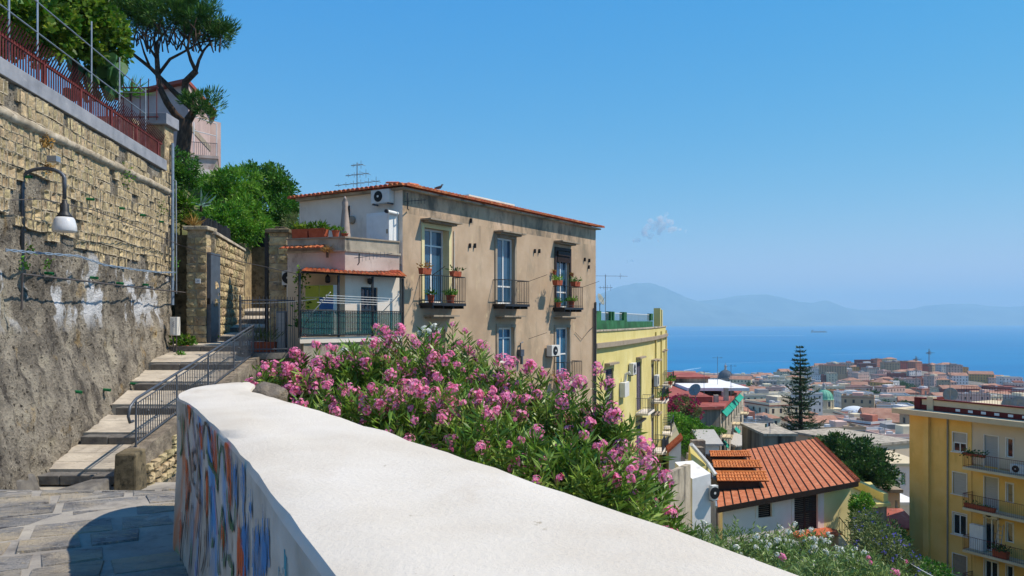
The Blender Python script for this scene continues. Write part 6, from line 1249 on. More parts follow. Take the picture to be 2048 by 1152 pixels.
def city_house(px, d, w, dep, h, rot, wall, roof, style, zb=None, storeys=None, ytop=None, extra=False):
    x = (px - 1024) / FPX * d; g = terr(x, d)
    if ytop is not None:
        zt = -(ytop - 640) / FPX * d; zb_ = min(g, zt - 5) - 2
    else: zb_ = g - 2; zt = g + h
    t = thing('city_house', '', 'building', (x, d, zb_), 'houses of the city below'); c, s = math.cos(rot), math.sin(rot)
    cor = [(-w / 2, -dep / 2), (w / 2, -dep / 2), (w / 2, dep / 2), (-w / 2, dep / 2)]; cor = [(x + a * c - b * s, d + a * s + b * c) for a, b in cor]
    hgt = zt - zb_ - 2; st = storeys or max(2, int(hgt / 3.6)); mb = MB(); wn_ = MB()
    for k in range(4):
        a, b = cor[k], cor[(k + 1) % 4]; f = line_fr(a, b); L_ = math.hypot(b[0] - a[0], b[1] - a[1]); mid = Vector(((a[0] + b[0]) / 2, (a[1] + b[1]) / 2, 0))
        hol = []
        if f.n.dot(-mid) > 0:
            nc = max(1, int(L_ / 3.4)); sp = L_ / nc; sh_ = (zt - zb_ - 3) / st
            for i_ in range(nc):
                for j in range(st):
                    z1 = zt - 1.0 - j * sh_
                    if d > 900 and j > 3: continue
                    if R.random() < .06: continue
                    hol.append((sp * (i_ + .5) - .6, sp * (i_ + .5) + .6, z1 - 1.9, z1))
        mb.wall(f, 0, L_, zb_, zt, hol, .35)
        for q in hol: wn_.quad(f.p(q[0], -.3, q[2]), f.p(q[1], -.3, q[2]), f.p(q[1], -.3, q[3]), f.p(q[0], -.3, q[3]))
    mb.build('wall', CW[wall], t)
    if wn_.v: wn_.build('windows', CWIN, t, kind='stuff')
    F0 = Fr((cor[0][0], cor[0][1], 0), (c, s)); o = .4
    if style == 'hip':
        rh = min(w, dep) * .2; a = [F0.p(-o, o, zt), F0.p(w + o, o, zt), F0.p(w + o, -dep - o, zt), F0.p(-o, -dep - o, zt)]
        if w >= dep: r0, r1 = F0.p(dep / 2, -dep / 2, zt + rh), F0.p(w - dep / 2, -dep / 2, zt + rh); fs = [(0, 1, 5, 4), (1, 2, 5), (2, 3, 4, 5), (3, 0, 4), (3, 2, 1, 0)]
        else: r0, r1 = F0.p(w / 2, -w / 2, zt + rh), F0.p(w / 2, -dep + w / 2, zt + rh); fs = [(0, 1, 4), (1, 2, 5, 4), (2, 3, 5), (3, 0, 4, 5), (3, 2, 1, 0)]
        MB().add(a + [r0, r1], fs).build('roof', CR[roof], t)
    elif style == 'gable':
        rh = dep * .2; a = [F0.p(-o, o, zt), F0.p(w + o, o, zt), F0.p(w + o, -dep - o, zt), F0.p(-o, -dep - o, zt), F0.p(-o, -dep / 2, zt + rh), F0.p(w + o, -dep / 2, zt + rh)]
        MB().add(a, [(0, 1, 5, 4), (2, 3, 4, 5), (1, 2, 5), (3, 0, 4), (3, 2, 1, 0)]).build('roof', CR[roof], t)
    else:
        m = MB().fbox(F0, -.2, w + .2, -dep - .2, .2, zt, zt + .35); m.build('roof', CR[roof], t)
        pr = MB(); 
        for q in ((0, w, -.3, 0), (0, w, -dep, -dep + .3), (0, .3, -dep + .31, -.31), (w - .3, w, -dep + .31, -.31)): pr.fbox(F0, q[0], q[1], q[2], q[3], zt + .352, zt + 1.2)
        pr.build('parapet', CW[wall], t)
        if R.random() < .8:
            a = R.uniform(.1, .5) * w; b = R.uniform(.2, .4) * w; MB().fbox(F0, a, a + b, -dep * .75, -dep * .3, zt + .352, zt + R.uniform(2, 3.4)).build('roof_room', CW[R.choice(['white', 'cream', 'pale pink', 'grey', 'salmon'])], t)
        if R.random() < .6: MB().fbox(F0, .15 * w, .15 * w + 1.4, -dep * .25, -dep * .12, zt + .352, zt + 1.8).build('roof_tank', CW['white'], t)
    if d < 1000 and style == 'flat':
        ck = MB()
        for _ in range(R.randint(4, 9)):
            a, b = R.uniform(.05, .9) * w, -R.uniform(.05, .9) * dep
            if R.random() < .5: q = F0.p(a, b, zt + .35); ck.tube([q, (q[0], q[1], q[2] + R.uniform(1.8, 3.6))], .06, 4); ck.tube([(q[0] - .7, q[1], q[2] + 1.8), (q[0] + .7, q[1], q[2] + 1.8)], .05, 4)
            else: ck.fbox(F0, a, a + R.uniform(.6, 1.8), b, b + R.uniform(.5, 1.4), zt + .352, zt + R.uniform(.9, 2.0))
        ck.build('roof_clutter', R.choice([CW['white'], CW['grey'], CW['tan']]), t, kind='stuff')
    CITY.append((t, px, d, wall, roof, style)); return t
# buildings one can pick out, placed by eye
for a in (
    (1527, 420, 24, 12, 0, .08, 'cream', 'pale', 'flat', None, 3, 789), (1565, 400, 9, 14, 0, -.5, 'white', 'pale', 'flat', None, 3, 818), (1512, 330, 16, 12, 0, .1, 'salmon', 'terracotta', 'flat', None, 2, 826), (1527, 300, 9, 9, 0, .3, 'cream', 'terracotta', 'hip', None, 3, 834), (1508, 260, 9, 9, 0, .1, 'grey', 'grey', 'flat', None, 3, 842),
    (1665, 1250, 40, 26, 0, -.35, 'tan', 'rusty', 'flat', None, 8, 731), (1688, 1265, 22, 40, 0, -.35, 'white', 'grey', 'flat', None, 7, 738), (1710, 1380, 26, 16, 0, .1, 'dusky red', 'rusty', 'flat', None, 3, 735), (1725, 1300, 24, 14, 0, .15, 'ochre', 'grey', 'flat', None, 4, 744),
    (1785, 1500, 90, 18, 0, .06, 'dusky red', 'grey', 'flat', None, 2, 745), (1754, 1520, 7, 7, 0, 0, 'dusky red', 'rusty', 'hip', None, 2, 738), (1832, 1420, 36, 16, 0, .05, 'grey', 'pale', 'flat', None, 3, 747), (1875, 1450, 34, 24, 0, -.1, 'white', 'grey', 'flat', None, 5, 749), (1862, 1470, 16, 14, 0, 0, 'tan', 'grey', 'hip', None, 4, 742),
    (1905, 1300, 22, 24, 0, .1, 'grey', 'grey', 'flat', None, 4, 757), (1932, 1280, 30, 22, 0, .1, 'tan', 'pale', 'flat', None, 3, 760), (1838, 1150, 44, 14, 0, .08, 'dusky red', 'rusty', 'flat', None, 4, 754), (1852, 1080, 22, 14, 0, .1, 'salmon', 'terracotta', 'flat', None, 5, 757), (1805, 1100, 20, 14, 0, .1, 'pale pink', 'rusty', 'flat', None, 5, 756),
    (1915, 830, 40, 16, 0, .03, 'dusky red', 'terracotta', 'gable', None, 3, 776), (1975, 820, 36, 14, 0, .03, 'pale pink', 'terracotta', 'gable', None, 2, 786), (2005, 900, 34, 22, 0, 0, 'dusky red', 'rusty', 'flat', None, 3, 774), (1930, 700, 60, 14, 0, .02, 'salmon', 'terracotta', 'gable', None, 3, 791), (2040, 800, 40, 18, 0, 0, 'salmon', 'rusty', 'flat', None, 3, 783),
    (1693, 620, 28, 16, 0, .05, 'ochre', 'rusty', 'flat', None, 4, 783), (1700, 700, 34, 14, 0, .1, 'pale pink', 'rusty', 'flat', None, 3, 774), (1763, 800, 14, 16, 0, .4, 'ochre', 'terracotta', 'hip', None, 5, 764), (1775, 820, 10, 20, 0, .5, 'white', 'grey', 'flat', None, 5, 763), (1735, 760, 16, 12, 0, .3, 'white', 'pale', 'flat', None, 4, 776), (1798, 520, 34, 12, 0, -.1, 'cream', 'pale', 'flat', None, 3, 797), (1745, 460, 16, 10, 0, .1, 'grey', 'terracotta', 'flat', None, 3, 808),
    (1785, 330, 24, 14, 0, -.25, 'white', 'terracotta', 'gable', None, 4, 830), (1720, 270, 20, 10, 0, .1, 'white', 'pale', 'flat', None, 2, 866), (1712, 330, 20, 10, 0, .2, 'pale pink', 'terracotta', 'flat', None, 3, 838), (1735, 300, 12, 12, 0, .5, 'white', 'rusty', 'flat', None, 4, 845), (1672, 240, 14, 9, 0, .1, 'tan', 'grey', 'flat', None, 2, 858), (1620, 300, 18, 10, 0, .1, 'white', 'terracotta', 'gable', None, 3, 842), (1590, 360, 16, 11, 0, .3, 'pale pink', 'terracotta', 'hip', None, 3, 826),
    (1605, 230, 10, 9, 0, .2, 'cream', 'terracotta', 'flat', None, 3, 870), (1800, 230, 16, 9, 0, .1, 'pale pink', 'pale', 'flat', None, 2, 872), (1500, 220, 8, 10, 0, -.5, 'white', 'grey', 'flat', None, 3, 858), (1518, 200, 8, 8, 0, .2, 'tan', 'terracotta', 'hip', None, 3, 880)):
    city_house(*a)
# the rest of the roofscape
names_w = ['cream', 'pale pink', 'white', 'ochre', 'grey', 'tan', 'cream', 'white', 'pale pink', 'white', 'salmon']
BANDS = [(235, 300, 10), (310, 390, 13), (400, 490, 15), (500, 600, 17), (620, 740, 20), (760, 900, 22), (920, 1080, 24), (1100, 1300, 27), (1320, 1500, 30), (1520, 1700, 32)]
taken = [(c[1], c[2]) for c in CITY]
for (d0, d1, n) in BANDS:
    for k in range(n):
        px = 1340 + (2060 - 1340) * (k + R.uniform(.1, .9)) / n; d = R.uniform(d0, d1)
        if any(abs(px - a) < 11 and abs(d - b) < .12 * b for a, b in taken): continue
        if 1600 < px < 1700 and d < 640: continue
        if 1740 < px < 1850 and 880 < d < 1100: continue
        if px > 1990 and d > 1700: continue
        st = R.choice(['flat', 'flat', 'flat', 'flat', 'hip', 'gable']); rf_ = R.choice(['terracotta', 'grey', 'pale', 'rusty', 'grey', 'pale']) if st == 'flat' else 'terracotta'
        sc = 1 + d / 2500
        city_house(px, d, R.uniform(11, 22) * sc, R.uniform(9, 15) * sc, R.uniform(9, 17) if d < 1500 else R.uniform(8, 13), R.uniform(-.5, .5), R.choice(names_w), rf_, st)
for k in range(46):
    px = 1632 + 300 * (k + R.uniform(.1, .9)) / 46; d = R.uniform(1030, 1430); st = R.choice(['flat', 'flat', 'flat', 'hip']); city_house(px, d, R.uniform(13, 26), R.uniform(11, 18), R.uniform(10, 17), R.uniform(-.4, .4), R.choice(['cream', 'pale pink', 'white', 'ochre', 'tan', 'dusky red', 'salmon', 'grey']), R.choice(['terracotta', 'grey', 'pale', 'rusty']) if st == 'flat' else 'terracotta', st)
ORD = ['first', 'second', 'third', 'fourth', 'fifth', 'sixth', 'seventh', 'eighth', 'ninth', 'tenth', 'eleventh', 'twelfth', 'thirteenth', 'fourteenth', 'fifteenth', 'sixteenth', 'seventeenth', 'eighteenth', 'nineteenth', 'twentieth', 'twenty-first', 'twenty-second', 'twenty-third', 'twenty-fourth', 'twenty-fifth', 'twenty-sixth', 'twenty-seventh', 'twenty-eighth', 'twenty-ninth', 'thirtieth']
ORD += [a + '-' + b for a in ('thirty', 'forty', 'fifty', 'sixty', 'seventy', 'eighty') for b in ORD[:9]]
ZN = [(0, 280, 'nearest row'), (280, 400, 'second row'), (400, 560, 'dome row'), (560, 760, 'behind-dome row'), (760, 1010, 'middle row'), (1010, 1320, 'far row'), (1320, 1550, 'farther row'), (1550, 3000, 'shore row')]
ZX = [(0, 1500, 'below slate dome'), (1500, 1600, 'left of araucaria'), (1600, 1720, 'near green dome'), (1720, 1830, 'right of green dome'), (1830, 1930, 'over apartment roof left'), (1930, 9000, 'over apartment roof right')]
for lo, hi, nm in ZN:
    for xl, xr, wh in ZX:
        row_ = sorted([c for c in CITY if lo <= c[2] < hi and xl <= c[1] < xr], key=lambda c: c[1])
        for k, (t, px, d, w, r, st) in enumerate(row_): t['label'] = f'{w} {"flat-roofed" if st == "flat" else "pitched-roof"} building {wh}, {ORD[k]} from left in {nm}'
# church with the green dome
def dome_church(px, ytop, ybase, d, r, label, domem, drumm, body=True):
    x = (px - 1024) / FPX * d; zt = -(ytop - 640) / FPX * d; zb = -(ybase - 640) / FPX * d; t = thing('domed_church', label, 'church', (x, d, terr(x, d) - 1)); H_ = zt - zb
    prof = [(r * math.cos(a), r * 1.05 * math.sin(a)) for a in np.linspace(0, math.radians(84), 12)]; top = prof[-1][1]
    dm = MB(); dm.lathe((x, d, zb), [(r * 1.06, -.8), (r * 1.06, 0)] + prof, 32); dm = dm.build('dome', mt[domem], t, smooth=True)
    rb2 = MB()
    for k in range(16):
        a = 2 * math.pi * k / 16; rb2.tube([(x + q * math.cos(a) * 1.01, d + q * math.sin(a) * 1.01, zb + z) for q, z in prof], r * .025, 4)
    rb2.build('ribs', mt[domem], dm, kind='stuff')
    MB().lathe((x, d, zb + top), [(r * .2, 0), (r * .2, r * .12), (r * .14, r * .14), (r * .14, r * .5), (r * .2, r * .52), (r * .15, r * .66), (r * .03, r * .78), (r * .02, r * 1.05), (0, r * 1.05)], 12).build('lantern', CW['grey'], t)
    dr = MB().lathe((x, d, zb - r * 1.1), [(r * .98, 0), (r * .98, r * 1.02), (r * 1.1, r * 1.03), (r * 1.1, r * 1.0 + .1)], 24)
    for k in range(16): a = 2 * math.pi * k / 16; dr.tube([(x + r * 1.03 * math.cos(a), d + r * 1.03 * math.sin(a), zb - r * 1.1), (x + r * 1.03 * math.cos(a), d + r * 1.03 * math.sin(a), zb - .6)], r * .06, 6)
    dr.build('drum', CW[drumm], t); wq = MB()
    for k in range(8):
        a = 2 * math.pi * (k + .25) / 8; c = Vector((x + r * .99 * math.cos(a), d + r * .99 * math.sin(a), 0)); f = Fr((c.x, c.y, 0), (-math.sin(a), math.cos(a))); wq.fbox(f, -r * .12, r * .12, -.2, .1, zb - r * .85, zb - r * .3)
    wq.build('drum_windows', CWIN, t, kind='stuff')
    if body:
        gz_ = terr(x, d) - 1; MB().box(x - r * 1.9, x + r * 1.9, d - r * 1.2, d + r * 1.6, gz_, zb - r * 1.1).build('crossing', CW['cream'], t)
        for s in (-1, 1):
            n = MB().box(x + s * r * 2.9 - r, x + s * r * 2.9 + r, d - r * 2, d + r, gz_, zb - r * 1.6); n.build('chapel', CW['grey'], t)
            za = zb - r * 1.6; xa_, xb_ = x + s * r * 2.9 - r * 1.1, x + s * r * 2.9 + r * 1.1; MB().add([(xa_, d - r * 2.1, za), (xb_, d - r * 2.1, za), (xb_, d + r, za), (xa_, d + r, za), ((xa_ + xb_) / 2, d - r * 2.1, za + r * .6), ((xa_ + xb_) / 2, d + r, za + r * .6)], [(0, 1, 4), (1, 2, 5, 4), (2, 3, 5), (3, 0, 4, 5)]).build('chapel_roof', CR['terracotta'], t)
    return t
dome_church(1648, 755, 797, 560, 6.0, 'church with large green verdigris dome on a columned drum', 'verdigris', 'cream')
dome_church(1451, 735, 755, 900, 8.0, 'distant church with dark slate dome against the sea', 'lead', 'grey', False)
x = P(1727, 0, 380).x; t = thing('white_vault_hall', 'hall with low white vaulted roof right of the green dome', 'hall', (x, 380, terr(x, 380))); zz = -(830 - 640) / FPX * 380
MB().box(x - 6, x + 6, 376, 390, terr(x, 380) - 2, zz).build('wall', CW['cream'], t); MB().add([(x + 6.3 * math.cos(a), yy_, zz + 3.2 * math.sin(a)) for yy_ in (375, 391) for a in np.linspace(0, math.pi, 11)], [(k, k + 1, 12 + k, 11 + k) for k in range(10)] + [tuple(range(10, -1, -1)), tuple(range(11, 22))]).build('vault_roof', mt['white'], t)
# ship and wakes on the bay
D_ = 9600; c = P(1638, 667, D_); c.z = SEA; s = D_ / FPX; sp_ = thing('cargo_ship', 'long dark cargo ship far out on the bay', 'ship', c); L2_ = 15.5 * s
MB().add([(c.x - L2_, c.y - 10, SEA - 2), (c.x + L2_ * .9, c.y - 10, SEA - 2), (c.x + L2_ * .9, c.y + 10, SEA - 2), (c.x - L2_, c.y + 10, SEA - 2), (c.x - L2_ * 1.03, c.y - 14, SEA + 12), (c.x + L2_ * 1.06, c.y - 8, SEA + 14), (c.x + L2_ * 1.06, c.y + 8, SEA + 14), (c.x - L2_ * 1.03, c.y + 14, SEA + 12)], [(0, 3, 2, 1), (4, 5, 6, 7), (0, 1, 5, 4), (1, 2, 6, 5), (2, 3, 7, 6), (3, 0, 4, 7)]).build('hull', mt['dark_iron'], sp_)
MB().box(c.x - L2_ * .95, c.x - L2_ * .75, c.y - 12, c.y + 12, SEA + 12, SEA + 30).build('bridge', mt['grey_iron'], sp_); MB().box(c.x - L2_ * .6, c.x + L2_ * .8, c.y - 9, c.y + 9, SEA + 12, SEA + 17).build('deck_cargo', mt['maroon'], sp_)
for px in (1630, 1640, 1648): MB().tube([(P(px, 0, D_).x, c.y, SEA + 13), (P(px, 0, D_).x, c.y, SEA + 28)], 1.5, 5).build('mast', mt['grey_iron'], sp_)
mt['foam'] = M('sea_foam', ['#86aecb', '#a9c8de'], .02, .8)
for lb, pts, w in (('long pale boat wake crossing the bay left of the ship', [(1330, 672), (1420, 671.5), (1500, 671), (1560, 671.3), (1610, 671)], .16), ('short bright boat wake near the shore by the slate dome', [(1368, 741), (1380, 739), (1395, 737), (1402, 735.5)], .55), ('thin boat wake on the open bay beyond the araucaria', [(1440, 728), (1500, 725), (1560, 723), (1620, 722)], .12), ('thin boat wake on the right side of the bay', [(1660, 710), (1720, 708), (1790, 707)], .12), ('faint boat wake ending at a tiny boat near the horizon', [(1380, 661), (1460, 658.5), (1550, 655.5)], .1)):
    vs = []
    for px, py in pts: vs += [Vector((P(px, py - w, 150 * FPX / (py - w - 640)).x, 150 * FPX / (py - w - 640), SEA + .3)), Vector((P(px, py + w, 150 * FPX / (py + w - 640)).x, 150 * FPX / (py + w - 640), SEA + .3))]
    o = MB().add(vs, [(2 * k, 2 * k + 1, 2 * k + 3, 2 * k + 2) for k in range(len(pts) - 1)]).build('boat_wake', mt['foam']); tag(o, lb, 'boat wake', 'boat wakes on the bay')
# ================================================================ oleanders along the parapet
def cluster_mesh(mat, nf, rad, pet, seed):
    rs = np.random.default_rng(seed); B = []; D = []
    V = []; 
    for k in range(nf):
        d = nrm(rs.normal(size=3) + np.array([0, 0, .5])); c = d * rad * (.55 + .5 * rs.random()); t = nrm(np.cross(d, rs.normal(size=3))); b = np.cross(d, t)
        for q in range(5):
            a = 2 * math.pi * q / 5 + rs.random() * .3; e = t * math.cos(a) + b * math.sin(a); s = np.cross(d, e); p = pet * (.8 + .4 * rs.random())
            V += [c, c + e * p * .6 + s * p * .42 + d * p * .2, c + e * p + d * p * .12, c + e * p * .6 - s * p * .42 + d * p * .2]
        V += [c * .0, c * .5 + t * .002, c, c * .5 - t * .002]
    V = np.array(V); F = np.arange(len(V)).reshape(-1, 4)
    me = bpy.data.meshes.new('flower_cluster'); me.from_pydata([tuple(v) for v in V], [], [tuple(f) for f in F.tolist()]); me.materials.append(mat); me.update(); return me
PINKS = [cluster_mesh(mt['petal_pink'], n, r, .021, s) for s, (n, r) in enumerate(((26, .08), (20, .065), (34, .095), (14, .05), (22, .075), (12, .036)))]
WHITES = [cluster_mesh(mt['petal_white'], n, r, .022, 50 + s) for s, (n, r) in enumerate(((20, .06), (14, .05), (26, .075), (12, .036)))]
def terr_at(p): return Vector((p.x, p.y, terr(p.x, p.y)))
def oleander(label, lobes, nshoot, ncl, clusters, leafm='oleander_leaf', leafL=.125, leafW=.021, per=26, cs=(.45, 1.05), spikes=(), front=.3, part_flowers=True, cap=300, slen=.38):
    lob = np.array(lobes, float); cen = lob[:, :3].mean(0); base = terr_at(Vector(cen)); base.z = min(base.z + .15, cen[2] - .5)
    t = thing('oleander_bush', label, 'shrub', base, 'oleander bushes')
    w = lob[:, 3] ** 2; w = w / w.sum(); i = NR.choice(len(lob), nshoot, p=w); d = rdir(nshoot); d[:, 2] = np.where(d[:, 2] < -.35, -d[:, 2], d[:, 2]); d = nrm(d)
    r = .45 + .62 * NR.random(nshoot) ** .55; tip = lob[i, :3] + d * (r * lob[i, 3])[:, None] * np.array([1, 1, .95])
    sd = nrm(d * .55 + np.array([0, 0, .75]) + rdir(nshoot) * .45)
    if len(spikes):
        sp = np.array([tuple(P(*s)) for s in spikes]); tip = np.concatenate([tip, sp]); sd = np.concatenate([sd, nrm(rdir(len(sp)) * .25 + np.array([0, 0, 1.])) ]); d = np.concatenate([d, np.tile([0, -.3, 1.], (len(sp), 1))]); nshoot += len(sp)
    n = nshoot * per; f = np.tile(np.linspace(0, 1, per), nshoot); sl = np.repeat(slen * NR.uniform(.7, 1.3, nshoot), per); TT = np.repeat(tip, per, 0); SD = np.repeat(sd, per, 0)
    B = TT - SD * (f * sl)[:, None]; rad = nrm(np.cross(SD, rdir(n))); D = nrm(SD * (.75 - .35 * f)[:, None] + rad * .75 + rdir(n) * .15)
    leaves('leaves', B, D, leafL * NR.uniform(.65, 1.25, n), leafW * NR.uniform(.8, 1.2, n), mt[leafm], t, .06)
    st = MB()
    for k in range(0, nshoot, 3):
        a = Vector(tip[k]); s = Vector(sd[k]); st.tube([a - s * slen * 1.1 - Vector((0, 0, .35)), a - s * slen * .6, a], [.007, .005, .003], 3, cap=False)
    for k in range(min(10, len(lob))): c = Vector(lob[k % len(lob), :3]); st.tube([base + Vector((R.uniform(-.15, .15), R.uniform(-.15, .15), -.1)), (base + c) / 2 + Vector((R.uniform(-.2, .2), 0, 0)), c], [.035, .025, .012], 5)
    st.build('stems', mt['stem'], t, kind='stuff')
    sc = d @ nrm(np.array([0, -.75, .75])) + NR.random(nshoot) * .6; order = np.argsort(-sc); keep = [k for k in order[:int(nshoot * .7)]]; R.shuffle(keep); keep = keep[:ncl]
    if len(spikes): keep += list(range(nshoot - len(spikes), nshoot))
    for k in keep:
        for q in range(R.choice((1, 1, 2))):
            o = bpy.data.objects.new('flower_cluster', R.choice(clusters)); COL.objects.link(o); o.parent = t; jit = Vector((R.uniform(-.06, .06), R.uniform(-.06, .06), R.uniform(-.05, .03))) if q else Vector((0, 0, 0))
            o.location = Vector(tip[k]) + Vector(sd[k]) * .03 + jit - base; o.rotation_euler = (R.uniform(-.4, .4), R.uniform(-.4, .4), R.uniform(0, 6.28)); s = R.uniform(*cs); o.scale = (s, s, s)
    return t
def LB(*a): return [tuple(P(x, y, d)) + (r,) for x, y, d, r in a]
oleander('pale pink oleander at the far end of the white parapet by the curved terrace', LB((560, 785, 8.6, .33), (615, 785, 8.8, .45), (680, 790, 8.7, .5), (640, 830, 7.6, .3), (720, 850, 7.4, .4)), 200, 84, PINKS, spikes=((535, 742, 8.5), (590, 712, 8.8), (632, 697, 8.8)))
oleander('large pink oleander in front of the veranda, reaching up the ochre facade', LB((745, 780, 8.6, .58), (820, 775, 8.6, .62), (900, 790, 8.3, .6), (790, 860, 7.3, .5), (880, 880, 6.9, .5), (940, 840, 7.6, .5)), 400, 128, PINKS, spikes=((752, 660, 8.6), (800, 665, 8.6), (905, 655, 8.3), (930, 668, 8.3), (965, 700, 8.0), (770, 668, 8.7)))
oleander('white flowering oleander showing above the pink bush before the ochre house', LB((855, 740, 9.4, .42), (700, 740, 9.6, .3)), 60, 6, WHITES, spikes=((848, 662, 9.4), (868, 658, 9.3), (838, 672, 9.4), (690, 708, 9.5), (858, 668, 9.2), (880, 668, 9.3)), cs=(.6, 1.0))
oleander('dense pink oleander over the middle of the white parapet', LB((1005, 850, 7.6, .52), (1080, 880, 7.3, .6), (1000, 930, 6.4, .45), (1080, 965, 6.0, .42), (960, 880, 7.0, .5)), 340, 84, PINKS, spikes=((1020, 735, 7.6), (1085, 745, 7.4), (1060, 742, 7.4), (995, 735, 7.6)))
oleander('tall pink oleander before the yellow house with long upright shoots', LB((1155, 910, 7.0, .52), (1205, 950, 6.8, .5), (1150, 985, 5.9, .42), (1225, 1010, 5.8, .36)), 280, 30, PINKS, spikes=((1198, 745, 6.8), (1212, 775, 6.8), (1228, 840, 6.6), (1160, 775, 7.0)), cs=(.55, 1.15))
oleander('low end of the pink oleander hedge by the grey concrete wall', LB((1265, 1010, 6.6, .36), (1300, 1055, 6.4, .28), (1255, 1060, 5.8, .28), (1330, 1085, 6.2, .18)), 140, 14, PINKS, spikes=((1290, 905, 6.6), (1330, 965, 6.4), (1240, 905, 6.6)), cs=(.55, 1.15))
oleander('pale leaved white oleander left below the orange roofed house', LB((1420, 1115, 17, .7), (1480, 1120, 17.5, .85), (1540, 1135, 18, .9), (1440, 1165, 14, .7), (1380, 1085, 15, .45)), 300, 26, WHITES, 'oleander_leaf_pale', .15, .026, 22, (.5, 1.1), slen=.5)
oleander('white flowering oleander thick with blossom before the brown double door', LB((1585, 1132, 18, .9), (1635, 1142, 18, .9), (1560, 1160, 15, .8), (1690, 1158, 18, .8), (1530, 1120, 18, .7)), 330, 110, WHITES, 'oleander_leaf_pale', .15, .026, 22, (.6, 1.25), slen=.5)
oleander('mixed green oleander with few pink blossoms at the bottom right slope', LB((1640, 1175, 13.5, .6), (1720, 1170, 15, .7), (1770, 1180, 16, .7), (1580, 1190, 12, .55)), 230, 9, PINKS, 'oleander_leaf_pale', .15, .026, 22, (.6, 1.1), slen=.5)
# ================================================================ trees
def tree(name, label, lobes, trunk, r0, leafm, nclump, per, cr, L, W, cat='tree', group=None, bark='bark', shell=.5, limbs=True, droop=.12):
    base = Vector(trunk[0]); t = thing(name, label, cat, base, group); mb = MB(); n = len(trunk); mb.tube(trunk, [r0 * (1 - .6 * k / max(1, n - 1)) for k in range(n)], 8)
    top = Vector(trunk[-1])
    if limbs:
        for l in lobes: c = Vector(l[:3]); mid = (top + c) / 2 + Vector((R.uniform(-.2, .2), R.uniform(-.2, .2), R.uniform(0, .2))) * l[3]; mb.tube([top, mid, c], [r0 * .4, r0 * .25, r0 * .1], 6); 
    mb.build('trunk', mt[bark], t, smooth=True)
    p, dr = crown_pts(lobes, nclump, per, cr, shell); n = len(p)
    leaves('crown', p, dr, L * NR.uniform(.6, 1.3, n), W * NR.uniform(.7, 1.3, n), mt[leafm], t, droop); return t
def LE(*a): return [tuple(P(x, y, d)) + (rx, ry, rz) for x, y, d, rx, ry, rz in a]
# umbrella pine
pt = thing('umbrella_pine', 'tall umbrella pine with twisted dark trunk and flat green canopy', 'tree', P(365, 330, 45)); D0 = 45
def PL_(*pts): return [P(x, y, D0 + o) for x, y, o in pts]
tr = MB(); tr.tube(PL_((366, 335, 0), (366, 300, 0), (370, 262, 0), (371, 240, 0)), [.45, .4, .4, .36], 10)
for pts, r in (([(371, 250, 0), (350, 228, 0), (334, 205, -.5), (322, 180, -.6), (316, 150, -.5), (314, 118, 0), (313, 85, .4)], (.38, .16)), ([(374, 245, 0), (388, 222, .2), (378, 200, .2), (370, 180, .2), (371, 163, 0), (392, 142, -.3)], (.42, .25)), ([(392, 142, -.3), (382, 121, -.6), (375, 98, -.8), (380, 70, -1)], (.2, .08)), ([(392, 142, -.3), (398, 120, .3), (408, 100, .8), (425, 80, 1)], (.17, .07)), ([(385, 218, .2), (352, 188, .5), (330, 165, .5), (300, 135, .6), (262, 105, .8), (245, 80, 1)], (.3, .09)), ([(316, 150, -.5), (340, 118, -.2), (365, 105, 0), (400, 85, .3), (440, 78, .5)], (.16, .05)), ([(314, 118, 0), (295, 90, -.6), (285, 60, -1)], (.14, .05)), ([(313, 85, .4), (330, 65, 1), (345, 45, 1.2)], (.12, .04)), ([(300, 135, .6), (288, 105, -.4), (278, 70, -.8)], (.13, .05)), ([(375, 98, -.8), (355, 75, -1.4), (345, 55, -2)], (.08, .04)), ([(388, 222, .2), (405, 215, -.4), (412, 200, -.8)], (.16, .06))):
    rs = np.linspace(r[0] * .6, r[1] * .7, len(pts)); tr.tube(PL_(*pts), list(rs), 7)
for k in range(80):
    a = P(R.uniform(240, 440), R.uniform(72, 108), D0 + R.uniform(-2, 2)); b = P((a.x / a.y * 1600 + 1024) + R.uniform(-25, 25), R.uniform(35, 70), D0 + R.uniform(-2, 2)); tr.tube([a, (a + b) / 2 + Vector((R.uniform(-.3, .3), 0, .1)), b], [.045, .035, .02], 4)
tr.build('trunk', mt['bark'], pt, smooth=True)
p, dr = crown_pts(LE((345, 42, 45, 2.2, 2.4, .5), (300, 26, 45, 2.1, 2.4, .5), (405, 50, 45, 1.4, 1.8, .55), (262, 22, 45, 1.3, 1.5, .4), (442, 68, 45.5, .7, 1, .5), (375, 20, 45, 1.9, 2, .5), (320, 6, 46, 2.2, 2.2, .45), (232, 16, 45, 1.0, 1.5, .3), (430, 48, 45, 1.0, 1.4, .5), (402, 205, 44, .85, .9, .6), (412, 228, 44.2, .5, .6, .3)), 270, 80, .36, .5, .7)
dr = nrm(dr + np.array([0, 0, .6])); n = len(p); leaves('crown', p, dr, .34 * NR.uniform(.6, 1.2, n), .05 * np.ones(n), mt['pine_needle'], pt, .02)
tree('feathery_tree', 'bright green feathery tree behind the tufa stair wall', LE((470, 410, 38, 1.3, 1.4, 1.5), (440, 395, 38.5, 1.0, 1.2, 1.2), (500, 445, 37, 1.1, 1.2, 1.1), (455, 440, 36, .9, 1, .8), (480, 360, 39, .8, .9, .7)), [P(480, 520, 38), P(478, 470, 38), P(472, 430, 38)], .16, 'leaf_bright', 260, 60, .36, .24, .055)
